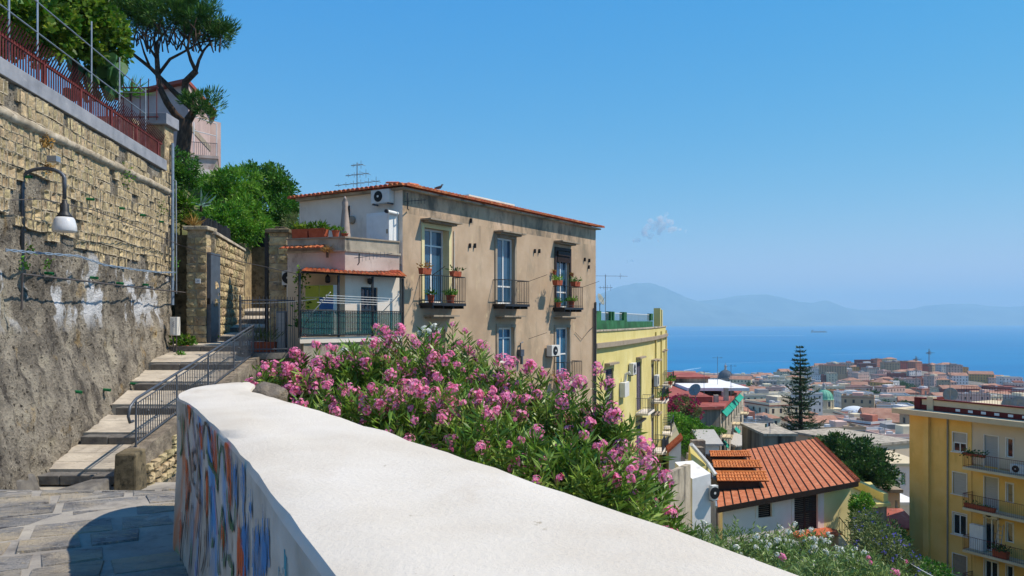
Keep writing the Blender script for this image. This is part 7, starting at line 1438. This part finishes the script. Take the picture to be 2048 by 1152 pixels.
tree('laurel_tree', 'full rounded green tree between the stairs and the white terrace wall', LE((545, 400, 41, 1.1, 1.3, 1.7), (520, 360, 42, .9, 1, .9), (570, 430, 40, .75, 1, 1.0), (530, 455, 40, 1.0, 1, .8), (560, 375, 41, .7, .9, .8)), [P(548, 540, 41), P(548, 470, 41), P(546, 430, 41)], .15, 'leaf_mid', 280, 60, .34, .17, .08)
tree('clipped_shrub', 'dark rounded shrub at the foot of the umbrella pine', LE((362, 335, 31, .55, .6, .65), (375, 358, 31, .4, .5, .45), (350, 350, 30.5, .35, .4, .5)), [P(362, 420, 31), P(362, 350, 31)], .06, 'leaf_mid', 90, 60, .2, .10, .055, 'shrub')
tree('vine_tree', 'sprawling yellow green vine over the red fence at upper left', LE((60, 40, 21, 1.1, 1.2, .8), (140, 55, 23, 1.2, 1.2, .85), (205, 75, 24.5, .75, .9, .85), (20, 20, 19, .9, 1, .6), (110, 5, 22, 1.3, 1.2, .6), (225, 100, 25, .35, .5, .4), (60, 90, 21.5, .7, .6, .4)), [P(150, 200, 23.5), P(150, 130, 23.5), P(145, 80, 23.5)], .12, 'leaf_vine', 420, 45, .26, .15, .12, 'vine', shell=.3)
tree('olive_shrub', 'small grey green olive shrub beside the roof terrace planters', LE((582, 448, 32, .35, .4, .38), (592, 462, 32, .3, .3, .3)), [P(585, 500, 32), P(585, 455, 32)], .04, 'leaf_olive', 40, 50, .15, .09, .022, 'shrub')
tree('ivy_shrub', 'yellowish shrub tumbling over the wall behind the pipe', LE((362, 425, 29.5, .35, .4, .5), (352, 400, 29.5, .3, .4, .3), (380, 440, 29.2, .3, .3, .2)), [P(362, 470, 29.5), P(362, 430, 29.5)], .04, 'leaf_vine', 70, 45, .18, .10, .05, 'shrub')
tree('round_evergreen', 'broad dark round evergreen right of the orange roof', LE((1700, 930, 76, 3.2, 3.2, 2.6), (1680, 905, 78, 2.2, 2.5, 1.6), (1740, 950, 75, 2.0, 2.2, 2.0), (1720, 965, 73, 2.2, 2, 1.6), (1665, 890, 80, 1.4, 1.8, .9), (1770, 960, 76, 1.0, 1.4, 1.2)), [P(1712, 1060, 76), P(1712, 1000, 76), P(1705, 950, 76)], .4, 'leaf_dark', 420, 60, .62, .30, .17)
tree('garden_hedge', 'bright green clipped hedge mass below the maroon roofed block', LE((1362, 850, 78, 1.3, 2, .9), (1385, 865, 76, 1.1, 2, 1.1), (1375, 890, 74, 1.0, 1.5, .9), (1350, 838, 80, .9, 1.5, .5), (1400, 880, 80, .6, 1, .5)), [P(1375, 930, 77), P(1375, 880, 77)], .1, 'leaf_bright', 200, 55, .4, .22, .13, 'hedge')
ct_ = tree('crimson_oleander', 'tall oleander with crimson flowers before the weathered block', LE((1366, 812, 88, 1.5, 1.6, 1.0), (1350, 822, 88, .9, 1.2, .7), (1385, 828, 87, .9, 1, .8)), [P(1368, 880, 88), P(1367, 830, 88)], .1, 'leaf_olive', 130, 45, .4, .22, .07, 'shrub')
p, dr = crown_pts(LE((1366, 812, 87.8, 1.6, 1.7, 1.1), (1350, 822, 87.8, 1, 1.2, .7), (1385, 828, 86.8, 1, 1, .8)), 110, 9, .2, .85); leaves('blossom', p, dr, .2 * np.ones(len(p)), .2 * np.ones(len(p)), mt['petal_red'], ct_)
tree('roof_garden', 'low green garden planted beside the weathered block', LE((1425, 862, 92, 1.3, 1.2, .35), (1405, 868, 92, .8, 1, .35)), [P(1418, 890, 92), P(1418, 868, 92)], .05, 'leaf_bright', 60, 40, .3, .22, .1, 'shrub')
vs_ = tree('violet_shrub', 'tall slope shrub dotted with violet blue flowers right of the cream house', LE((1752, 1090, 30, .85, 1, .85), (1765, 1122, 27, .95, 1, .85), (1795, 1150, 26, .9, 1, .7), (1738, 1055, 32, .5, .8, .65), (1728, 1130, 28, .6, .8, .6)), [P(1740, 1250, 29), P(1740, 1120, 29)], .08, 'leaf_olive', 240, 55, .3, .12, .05, 'shrub')
p, dr = crown_pts(LE((1752, 1090, 29.8, .9, 1.05, .9), (1765, 1122, 26.8, 1.0, 1.05, .9), (1795, 1150, 25.8, .95, 1, .75), (1738, 1055, 31.8, .55, .8, .7)), 130, 5, .08, .9); leaves('blossom', p, dr, .055 * np.ones(len(p)), .06 * np.ones(len(p)), mt['petal_violet'], vs_)
tree('slope_bush', 'bright green bush at the foot of the cream house corner', LE((1725, 1030, 52, .8, 1, 1.3), (1718, 1010, 53, .5, .8, .7)), [P(1722, 1100, 52), P(1722, 1050, 52)], .06, 'leaf_bright', 80, 50, .3, .16, .09, 'shrub')
tree('shade_bush', 'dark leafy bush in the shade below the yellow roofed shed', LE((1770, 1080, 46, 1.1, 1, .8), (1745, 1075, 48, .8, 1, .7)), [P(1765, 1150, 46), P(1765, 1100, 46)], .06, 'leaf_dark', 100, 50, .35, .18, .1, 'shrub')
tree('corner_bush', 'green bush in the bottom right corner below the apartment block', LE((1830, 1140, 34, .9, 1, .5), (1860, 1150, 36, .7, 1, .5), (1800, 1165, 30, .8, .8, .5)), [P(1830, 1200, 34), P(1830, 1160, 34)], .06, 'leaf_mid', 110, 50, .3, .15, .07, 'shrub')
# araucaria
ar = thing('araucaria_tree', 'tall dark araucaria with tiered branches against the sea', 'tree', P(1602, 900, 112)); base, top = P(1602, 905, 112), P(1600, 692, 112)
mb = MB().tube([base, base.lerp(top, .5), top], [.42, .24, .03], 8); PB_ = []; DB_ = []; Hh = top.z - base.z
for k in range(27):
    f = .03 + .955 * (k + R.uniform(-.35, .35)) / 26; f = min(max(f, .02), .985); z = base.lerp(top, f); Lb = (1 - f) ** .78 * 3.45 + .18; nb = 6 if f < .9 else 4; a0 = R.uniform(0, 6.28)
    if f < .14: Lb *= .78
    for j in range(nb):
        a = a0 + 2 * math.pi * j / nb + R.uniform(-.4, .4); L_ = Lb * R.choice((R.uniform(.45, .75), R.uniform(.75, 1.05), R.uniform(.9, 1.2))); dv = Vector((math.cos(a), math.sin(a), 0)); tip = z + dv * L_ + Vector((0, 0, L_ * R.uniform(.05, .35) - .05)); mid = z + dv * L_ * .55 + Vector((0, 0, R.uniform(-.1, .05) * L_))
        mb.tube([z, mid, tip], [.05, .035, .015], 4, cap=False); m = int(10 + L_ * 34)
        for q in range(m):
            t = .15 + .85 * (q + R.random()) / m; c = z.lerp(mid, t / .55) if t < .55 else mid.lerp(tip, (t - .55) / .45); side = Vector((-dv.y, dv.x, 0)) * R.choice((-1, 1)); PB_.append(c + side * R.uniform(0, .35) * (.3 + t) + Vector((0, 0, R.uniform(-.1, .1)))); DB_.append((side * R.uniform(.2, 1) + dv * .7 + Vector((0, 0, R.uniform(-.2, .9)))).normalized())
mb.build('trunk', mt['bark'], ar); PB_ = np.array([tuple(v) for v in PB_]); DB_ = np.array([tuple(v) for v in DB_]); n = len(PB_); leaves('crown', PB_, DB_, .36 * NR.uniform(.6, 1.3, n), .10 * np.ones(n), mt['araucaria'], ar, .05)
# trees among the city roofs
CT = [(1795, 770, 1000, 9, 'large dark tree clump on the far rise, leftmost'), (1830, 780, 950, 8, 'dark tree clump on the far rise beside the pink palace'), (1812, 788, 900, 7, 'low dark tree between the far rise and the cream palazzo'), (1745, 793, 620, 6, 'round tree cluster right of the green dome'), (1770, 812, 470, 4, 'small tree before the cream palazzo'), (1810, 810, 480, 3.5, 'light green tree beside the cream palazzo'), (1500, 775, 700, 5, 'tree between the slate dome and cream block'), (1545, 782, 620, 4, 'small tree above the long cream block'), (1490, 900, 190, 2, 'little tree by the low grey roofed house'), (1870, 785, 900, 6, 'tree before the pink palace'), (1775, 776, 880, 7, 'tree beside the ochre corner house on the rise'), (1560, 765, 1100, 6, 'faint tree on the shore behind the araucaria')]
for px, py, d, r, lb in CT:
    c = P(px, py, d); g = terr_at(c); g.z = min(g.z, c.z - r * .9); tree('city_tree', lb, [(c.x, c.y, c.z, r, r, r * .8), (c.x + r * .8, c.y, c.z - r * .2, r * .7, r * .8, r * .6), (c.x - r * .8, c.y + r * .2, c.z - r * .3, r * .7, r * .8, r * .55)], [g, g.lerp(c, .5), c], r * .06, 'leaf_dark', 90, 30, r * .28, r * .16, r * .1, 'tree', 'trees among the city roofs')
# prickly pear, yucca, agave, dry grass on the upper garden
pc = thing('prickly_pear', 'prickly pear cactus with flat pads behind the red fence', 'cactus', P(210, 215, 24.5)); pad = None
def pad_mesh():
    mb = MB(); n = 10; vs = [(0, -.04, .17), (0, .04, .17)]
    for s in (-1, 1):
        for k in range(n): a = 2 * math.pi * k / n; vs.append((.12 * math.cos(a), .022 * s, .17 + .17 * math.sin(a)))
    fs = [(0, 2 + k, 2 + (k + 1) % n) for k in range(n)] + [(1, 12 + (k + 1) % n, 12 + k) for k in range(n)] + [(2 + k, 12 + k, 12 + (k + 1) % n, 2 + (k + 1) % n) for k in range(n)]
    me = bpy.data.meshes.new('pad'); me.from_pydata(vs, [], fs); me.materials.append(mt['cactus']); me.update(); return me
pm = pad_mesh()
for k in range(46):
    o = bpy.data.objects.new('pad', pm); COL.objects.link(o); o.parent = pc; px = R.uniform(145, 245); o.location = P(px, R.uniform(118, 205) if px < 215 else R.uniform(150, 205), R.uniform(24, 25.4)) - pc.location; o.rotation_euler = (R.uniform(-.5, .5), R.uniform(-.8, .8), R.uniform(0, 3.1)); s = R.uniform(1.1, 1.9); o.scale = (s, s, s)
def spiky(name, label, c, n, L, W, leafm, up=.5, cat='plant'):
    t = thing(name, label, cat, c); D = nrm(rdir(n) * np.array([1, 1, .7]) + np.array([0, 0, up])); D[:, 2] = np.abs(D[:, 2]); B = np.array(c) + NR.normal(size=(n, 3)) * .03; leaves('leaves', B, D, L * NR.uniform(.7, 1.2, n), W * np.ones(n), mt[leafm], t, .03); MB().tube([Vector(c) - Vector((0, 0, .2)), Vector(c) + Vector((0, 0, .05))], .05, 6).build('stem', mt['bark'], t); return t
spiky('yucca', 'spiky green yucca on top of the passage wall', P(372, 410, 29.5), 70, .65, .05, 'leaf_bright')
spiky('agave', 'blue grey agave on the wall top beside the yucca', P(402, 412, 30), 16, .7, .11, 'agave', .4)
spiky('yucca', 'arching green yucca behind the pipe frame corner', P(262, 190, 27), 80, .75, .035, 'leaf_bright', .5)
spiky('dry_tuft', 'dry brown grass tuft on the wall top by the board fence', P(388, 452, 28.5), 90, .5, .02, 'leaf_dry', .8, 'grass')
spiky('dry_tuft', 'straw coloured dried plant hanging on the pink wing ledge', P(655, 503, 26.3), 90, .3, .015, 'leaf_dry', .3, 'grass')
spiky('dry_tuft', 'bare twiggy creeper at the top of the white downpipe', P(582, 520, 27.2), 60, .35, .01, 'leaf_dry', .1, 'creeper')
# board fence above the tufa wall
bf = thing('board_fence', 'weathered grey board fence on top of the tufa stair wall', 'fence', P(430, 470, 30.5)); x0, y0, x1, y1 = P(402, 0, 29.2).x, 29.2, P(458, 0, 33.5).x, 33.5
for k in range(24):
    f = k / 24; x = x0 + (x1 - x0) * f; y = y0 + (y1 - y0) * f; MB().box(x, x + .10, y, y + .025, 3.0, 3.78 + R.uniform(-.1, .12)).build('board', mt['wood_grey'], bf)
MB().hexa([(x0, y0 + .03, 3.3), (x1, y1 + .03, 3.3), (x1, y1 + .07, 3.3), (x0, y0 + .07, 3.3), (x0, y0 + .03, 3.38), (x1, y1 + .03, 3.38), (x1, y1 + .07, 3.38), (x0, y0 + .07, 3.38)]).build('rail', mt['wood_grey'], bf)
xl, xr = P(478, 0, 39).x, P(545, 0, 39).x; tag(MB().box(xl, xr, 39, 39.1, 2.6, 4.6).build('screen_fence', mt['dark_iron']), 'black screened fence panel under the trees above the stairs', 'fence')
# creepers and weeds on walls
def creeper(label, pts, n, L, W, leafm='leaf_bright', sp=.1, cat='creeper'):
    pts = [Vector(p) for p in pts]; t = thing('creeper', label, cat, pts[-1]); MB().tube(pts, .008, 4).build('stem', mt['stem'], t); q = NR.random(n) * (len(pts) - 1); B = np.array([tuple(pts[int(a)].lerp(pts[min(int(a) + 1, len(pts) - 1)], a - int(a))) for a in q]) + NR.normal(size=(n, 3)) * sp; leaves('leaves', B, nrm(rdir(n) + np.array([.3, -.4, 0])), L * NR.uniform(.6, 1.3, n), W * np.ones(n), mt[leafm], t)
creeper('green creeper hanging beside the open steel gate', [P(428, 560, 28.6), P(426, 600, 28.4), P(430, 645, 28.6), P(424, 680, 28.2)], 160, .11, .08)
creeper('leafy vine climbing the left post of the veranda', [P(592, 565, 25.2), P(606, 545, 25.3), P(603, 600, 25.6), P(600, 640, 25.6)], 170, .12, .08, 'leaf_vine', .12)
def wpt(px, py): y = (-10.24 + 1.856) / ((px - 1024) / FPX + .116); return Vector((wx(y) + .12 + wall_off(y, -(py - 640) / FPX * y), y, -(py - 640) / FPX * y))
for lb, px, py, n, lm, s in (('mossy weed tuft on the wall ledge above the street lamp', 82, 285, 70, 'leaf_dry', .08), ('second moss tuft on the blocks just above the lamp arc', 85, 335, 50, 'leaf_dry', .07), ('caper plant sprouting under the grey coping', 245, 350, 60, 'leaf_bright', .16), ('small weed on the blocks near the wall corner', 315, 415, 40, 'leaf_vine', .12), ('weed growing at the corner end of the blue cable', 340, 530, 50, 'leaf_bright', .12), ('tiny weed in the plaster below the blue cable', 35, 530, 30, 'leaf_bright', .06), ('tiny weed under the lamp on the limewash patch', 84, 530, 24, 'leaf_bright', .06), ('small weed tuft by the bracket foot of the lamp', 52, 500, 26, 'leaf_vine', .06)):
    c = wpt(px, py); t = thing('wall_weed', lb, 'weed', c); leaves('leaves', np.array(c) + NR.normal(size=(n, 3)) * np.array([.05, s, s]), nrm(rdir(n) + np.array([.6, 0, .3])), .08 * NR.uniform(.6, 1.3, n), .05 * np.ones(n), mt[lm], t); MB().tube([c - Vector((.15, 0, 0)), c + Vector((.02, 0, .03))], .01, 4).build('stem', mt['stem'], t)
# ================================================================ street lamp, cables, small fittings
y0 = 16.9; wx0 = wx(y0); sl_ = thing('street_lamp', 'wall bracket street lamp with grey swan neck and white bell shade', 'street lamp', (wx0 + .2, y0, 1.5))
lx = P(45, 0, y0).x; ex = P(129, 0, y0).x; zt = -(372 - 640) / FPX * y0; r = (ex - lx) / 2
arc = [(lx, y0, 1.5), (lx, y0, zt)] + [(lx + r - r * math.cos(a), y0, zt + .14 + r * .52 * math.sin(a)) for a in np.linspace(.15, math.pi - .1, 14)] + [(ex, y0, -(398 - 640) / FPX * y0)]
MB().tube(arc, .04, 8).build('bracket', mt['grey_iron'], sl_, smooth=True)
zc = -(405 - 640) / FPX * y0; zs = -(464 - 640) / FPX * y0
MB().lathe((ex, y0, zs), [(.045, (zc - zs) + .06), (.05, zc - zs), (.085, (zc - zs) * .93), (.09, (zc - zs) * .70), (.13, (zc - zs) * .58), (.17, (zc - zs) * .5)][::-1], 20).build('cap', mt['dark_iron'], sl_, smooth=True)
MB().lathe((ex, y0, zs), [(.0, .0), (.225, .0), (.24, .03), (.235, .12), (.20, (zc - zs) * .42), (.17, (zc - zs) * .495), (0, (zc - zs) * .495)], 24).build('shade', mt['lamp_glass'], sl_, smooth=True)
mb = MB()
for z in (1.9, zt - .05): mb.tube([(wx0 - .05, y0, z), (lx + .06, y0, z)], .025, 6)
mb.build('wall_bracket', mt['grey_iron'], sl_); MB().box(lx + .58, lx + .78, y0 - .12, y0 + .05, zt + .5, zt + .62).build('junction_box', mt['galv'], sl_)
def sag(a, b, s, n=14): return [a.lerp(b, k / n) + Vector((0, 0, -s * 4 * (k / n) * (1 - k / n))) for k in range(n + 1)]
def off(px, py, o): v = wpt(px, py); return Vector((v.x + o, v.y, v.z))
c1 = [off(-30, 500, .28), off(40, 506, .25), off(125, 512, .25), off(180, 530, .25), off(250, 540, .25), off(300, 545, .22), off(338, 545, .15)]
tw = MB()
for s in range(2):
    pts = []
    for a, b in zip(c1, c1[1:]):
        for k in range(14): q = a.lerp(b, k / 14); an_ = (len(pts)) * .9 + math.pi * s; pts.append(q + Vector((0, math.sin(an_) * .014, math.cos(an_) * .02)))
    tw.tube(pts, .014, 5)
tag(tw.build('twisted_cable', mt['cable']), 'twisted blue grey cable strung along the old wall', 'cable')
tag(MB().tube([off(5, 620, .22), off(5, 548, .28), off(120, 560, .26), off(240, 574, .24), off(352, 585, .2)], .022, 6).build('iron_rod', mt['cable_dark']), 'long thin iron rod fixed across the plaster below the cable', 'rod')
tag(MB().tube([off(0, 400, .1), off(60, 398, .12), off(135, 420, .5), off(240, 452, .3), off(340, 490, .2), P(420, 508, 26.6), P(480, 523, 26), P(600, 549, 25.2)], .012, 5).build('service_wire', mt['cable_dark']), 'thin brown service wire running from lamp to veranda canopy', 'wire')
tag(MB().tube(sag(P(480, 606, 25.8), P(632, 598, 24.9), .05), .012, 4).build('clothes_wire', mt['white']), 'pale wire from the railing post to the veranda clothes lines', 'wire')
tag(MB().tube([Vector((wx(26.6) + .14, 26.7, z)) for z in (5.9, 3, .5)] , .05, 7).build('black_conduit', mt['cable']), 'dark conduit pipe down the corner of the retaining wall', 'pipe')
tag(MB().tube([P(353, 587, 26.6), P(352, 362, 26.6), P(347, 360, 26.6)], .022, 6).build('steel_pipe', mt['galv']), 'thin bent steel pipe standing at the wall corner', 'pipe')
for k, (px, py, lb) in enumerate(((46, 353, 'green drain stub left above the lamp neck'), (173, 398, 'green drain stub right of the lamp shade'), (235, 416, 'green drain stub in the middle of the tufa blocks'), (278, 430, 'green drain stub on the blocks toward the corner'), (315, 443, 'green drain stub on the blocks nearest the corner'), (90, 546, 'green drain stub on the limewash left end'), (181, 555, 'green drain stub over the white limewash drip'), (233, 566, 'green drain stub above the middle limewash'), (284, 569, 'green drain stub right above the rod end'), (107, 783, 'green drain stub low left in the rough plaster'), (171, 779, 'second green drain stub low in the rough plaster'), (234, 767, 'third green drain stub low in the rough plaster'), (312, 744, 'green drain stub low beside the stairs'), (281, 752, 'fourth green drain stub low in the rough plaster'))):
    c = wpt(px, py); o = MB().lathe(c - Vector((.12, 0, 0)), [(.035, 0), (.035, .2), (.028, .2), (.026, .1), (0, .1)], 10, axis=(1, -.1, -.08)).build('drain_stub', mt['bottle_green']); tag(o, lb, 'drain pipe', 'green drain stubs in the retaining wall')
mbx = thing('meter_box', 'white electric meter box with blue scribble at the wall corner', 'meter box', P(350, 672, 26.2)); a, b = P(342, 634, 26.2), P(357, 671, 26.2)
MB().box(a.x, b.x, 26.1, 26.35, b.z, a.z).build('casing', mt['ac_white'], mbx, bevel=.012); MB().box(a.x + .02, b.x - .1, 26.08, 26.1, b.z + .04, a.z - .04).build('door', mt['ac_white'], mbx)
sc_ = [(a.x + .13 + .03 * math.sin(k * 1.9), 26.075, a.z - .14 - .018 * k) for k in range(12)]; MB().tube(sc_, .006, 4).build('scribble', mt['ink'], mbx)
MB().tube([P(346, 671, 26.2), P(347, 700, 26.2), P(352, 722, 26.2)], .025, 6).tube([P(353, 671, 26.2), P(353, 730, 26.2)], .02, 6).build('conduit', mt['cable_dark'], mbx)
# pots
pot_plant(P(368, 708, 26.6) - Vector((0, 0, .05)), .18, .34, 'leafy potted shrub at the foot of the gate pillar', 'leaf_vine', 170, .35, .16, .09)
pot_plant(P(362, 722, 25.7), .10, .16, 'small green plant at the end of the retaining wall', 'leaf_bright', 60, .12, .12, .07)
pot_plant(AB.p(f_u(AB, 600), -.1, 2.75), .15, .3, 'left terracotta trough of leafy plants on the roof terrace parapet', 'leaf_vine', 110, .15, .2, .07, ((AB.e.x, AB.e.y, 0), .62), 'planter')
pot_plant(AB.p(f_u(AB, 634), -.1, 2.75), .15, .3, 'right terracotta trough of leafy plants on the roof terrace parapet', 'leaf_vine', 110, .15, .2, .07, ((AB.e.x, AB.e.y, 0), .62), 'planter')
pot_plant(AB.p(f_u(AB, 668), -.1, 2.75), .13, .22, 'small round terracotta pot with leafy plant on the terrace parapet', 'leaf_vine', 70, .14, .14, .06)
pot_plant(BC.p(.06, -.1, 2.755), .12, .1, 'shallow terracotta bowl beside the closed parasol', 'leaf_mid', 25, .05, .07, .04)
for (px, h_, fl, z, lb, lm, rr, hh, n) in ((850, .58, W1, .98, 'rail trough at the left end of the first balcony', 'leaf_dry', .11, .22, 60), (911, .58, W1, .98, 'rail trough at the right end of the first balcony', 'leaf_dark', .11, .2, 40), (862, .42, W1, 0, 'small pot on the first balcony floor at left', 'leaf_mid', .13, .28, 60), (901, .42, W1, 0, 'bushy potted plant on the first balcony floor', 'leaf_bright', .17, .3, 150), (1115, .6, W3, .98, 'terracotta rail pot with green plant on the third balcony', 'leaf_bright', .14, .22, 90), (1151, .6, W3, .98, 'rail pot with red flowers on the third balcony', 'leaf_mid', .14, .22, 90), (1143, .4, W3, 0, 'round headed plant in a pot on the third balcony floor', 'leaf_bright', .15, .3, 160), (1117, .4, W3, 0, 'small green plant on the third balcony floor', 'leaf_mid', .12, .22, 70), (1116, .35, L3, 0, 'brown potted plant on the lower right balcony', 'leaf_dry', .15, .3, 60), (1135, .35, L3, 0, 'terracotta pot row on the lower right balcony', 'leaf_mid', .15, .25, 40)):
    u = f_u(FA, px, h_); pot_plant(FA.p(u, h_, fl[2] + z + .003), rr, hh, lb, lm, n, .22, .13, .05, ((FA.e.x, FA.e.y, 0), .5) if z else None, 'planter' if z else 'potted plant')
for px, py, lb in ((1108, 545, 'left hanging flower ball beside the third balcony window'), (1143, 550, 'right hanging flower ball beside the third balcony window')):
    u, z = f_uz(FA, px, py, .12); pot_plant(FA.p(u, .14, z - .1), .09, .14, lb, 'leaf_dry', 60, .05, .08, .05, None, 'planter')
pot_plant(AB.p(f_u(AB, 612, .7), .75, -.55), .16, .3, 'leafy potted plant in the veranda corner', 'leaf_mid', 110, .3, .2, .07)
# closed parasol on the roof terrace
c = P(690, 500, 26.9); ps = thing('closed_parasol', 'closed beige parasol standing on the roof terrace', 'parasol', (c.x, c.y, 1.95)); zt_ = -(397 - 640) / FPX * 26.9
MB().tube([(c.x, c.y, 1.95), (c.x, c.y, zt_)], .02, 6).build('pole', mt['galv'], ps); mb = MB(); n = 16; prof = [(.05, zt_ - .02), (.09, zt_ - .15), (.075, zt_ - .3), (.11, zt_ - .7), (.15, zt_ - 1.2), (.19, zt_ - 1.62), (.17, zt_ - 1.66)]; vs = []
for r_, z in prof:
    for k in range(n): a = 2 * math.pi * k / n; q = r_ * (1 + (.22 if k % 2 else -.12)); vs.append((c.x + q * math.cos(a), c.y + q * math.sin(a), z))
mb.add(vs, [(i_ * n + k, i_ * n + (k + 1) % n, (i_ + 1) * n + (k + 1) % n, (i_ + 1) * n + k) for i_ in range(len(prof) - 1) for k in range(n)] + [tuple(range(n))]); mb.build('canopy', mt['cloth_beige'], ps, smooth=True); MB().lathe((c.x, c.y, zt_ - .03), [(.05, 0), (.05, .05), (.02, .1), (0, .1)], 10).build('finial', mt['cloth_beige'], ps)
# utility pole and wires on the slope at the right
c = P(1782, 1130, 27); up = thing('utility_pole', 'thin grey utility post with insulators among the violet shrubs', 'post', c - Vector((0, 0, 2)))
MB().tube([c - Vector((0, 0, 2)), P(1780, 1095, 27)], .05, 6).build('post', mt['wood_grey'], up); MB().box(c.x - .14, c.x + .14, 26.9, 27.05, P(0, 1112, 27).z, P(0, 1098, 27).z).build('junction_box', mt['grey_iron'], up)
for lb, a, b, s in (('upper pale wire sloping from the cream house to the corner', P(1706, 1036, 49), P(1870, 1155, 22), .25), ('lower pale wire sloping from the cream house to the utility post', P(1706, 1040, 49), P(1781, 1104, 27), .2)): tag(MB().tube(sag(a, b, s), .014, 4).build('overhead_wire', mt['white']), lb, 'wire')
# flag on the distant roof
c = P(1530, 850, 100); fl = thing('roof_flag', 'small tricolour flag on the roof near the araucaria', 'flag', c); MB().tube([P(1540, 873, 100), P(1540, 846, 100)], .04, 5).build('pole', mt['galv'], fl)
for k, m in enumerate(('green_paint', 'white', 'maroon')): MB().quad(P(1530 + k * 3.3, 848 - k, 100), P(1533.3 + k * 3.3, 847 - k, 100), P(1533.3 + k * 3.3, 854 - k, 100), P(1530 + k * 3.3, 855 - k, 100)).build('stripe', mt[m], fl).modifiers.new('s', 'SOLIDIFY').thickness = .02
# cloud over the volcano
cl = MB(); puffs = [(1326, 437, 11), (1312, 446, 12), (1338, 446, 11), (1300, 458, 11), (1288, 468, 9), (1276, 478, 7), (1268, 484, 5), (1320, 456, 12), (1345, 458, 9), (1360, 460, 6), (1302, 472, 7), (1316, 468, 8), (1335, 461, 8), (1256, 525, 5), (1264, 521, 4), (1318, 482, 4), (1333, 431, 6), (1318, 434, 6), (1294, 450, 5), (1372, 461, 4)]
DC = 24000
for k, (px, py, r) in enumerate(puffs):
    for q in range(3):
        c = P(px + R.gauss(0, r * .35), py + R.gauss(0, r * .3), DC + R.uniform(-120, 120)); rockify(cl, c, r / FPX * DC * R.uniform(.5, .8), k + q * .7, (1, 1, .85), 3)
cm = bpy.data.materials.new('cloud_vapour'); cm.use_nodes = True; cn = cm.node_tree; cn.nodes.clear(); co_ = cn.nodes.new('ShaderNodeOutputMaterial'); cv = cn.nodes.new('ShaderNodeVolumePrincipled'); cv.inputs['Color'].default_value = (1, .98, .97, 1)
cg_ = cn.nodes.new('ShaderNodeNewGeometry'); ct2 = cn.nodes.new('ShaderNodeTexNoise'); ct2.inputs['Scale'].default_value = .006; ct2.inputs['Detail'].default_value = 4; cr_ = cn.nodes.new('ShaderNodeMapRange'); cr_.inputs[1].default_value = .36; cr_.inputs[2].default_value = .7; cr_.inputs[3].default_value = 0; cr_.inputs[4].default_value = 1.3e-2
cn.links.new(cg_.outputs['Position'], ct2.inputs['Vector']); cn.links.new(ct2.outputs[0], cr_.inputs[0]); cn.links.new(cr_.outputs[0], cv.inputs['Density']); cn.links.new(cv.outputs[0], co_.inputs['Volume'])
clo = cl.build('cloud', cm, smooth=True); rm = clo.modifiers.new('union', 'REMESH'); rm.mode = 'VOXEL'; rm.voxel_size = 22; tag(clo, kind='structure')
# ---------------------------------------------------------------- the air over the bay
hz = MB().box(-25000, 45000, -2500, 40000, -152, 1250)
hm = bpy.data.materials.new('haze_air'); hm.use_nodes = True; hn = hm.node_tree; hn.nodes.clear()
ho = hn.nodes.new('ShaderNodeOutputMaterial'); pv = hn.nodes.new('ShaderNodeVolumePrincipled')
pv.inputs['Color'].default_value = (.49, .74, .88, 1); pv.inputs['Density'].default_value = 7.5e-5; pv.inputs['Anisotropy'].default_value = 0.0
hn.links.new(pv.outputs[0], ho.inputs['Volume'])
hz_o = hz.build('haze', hm); tag(hz_o, kind='stuff')
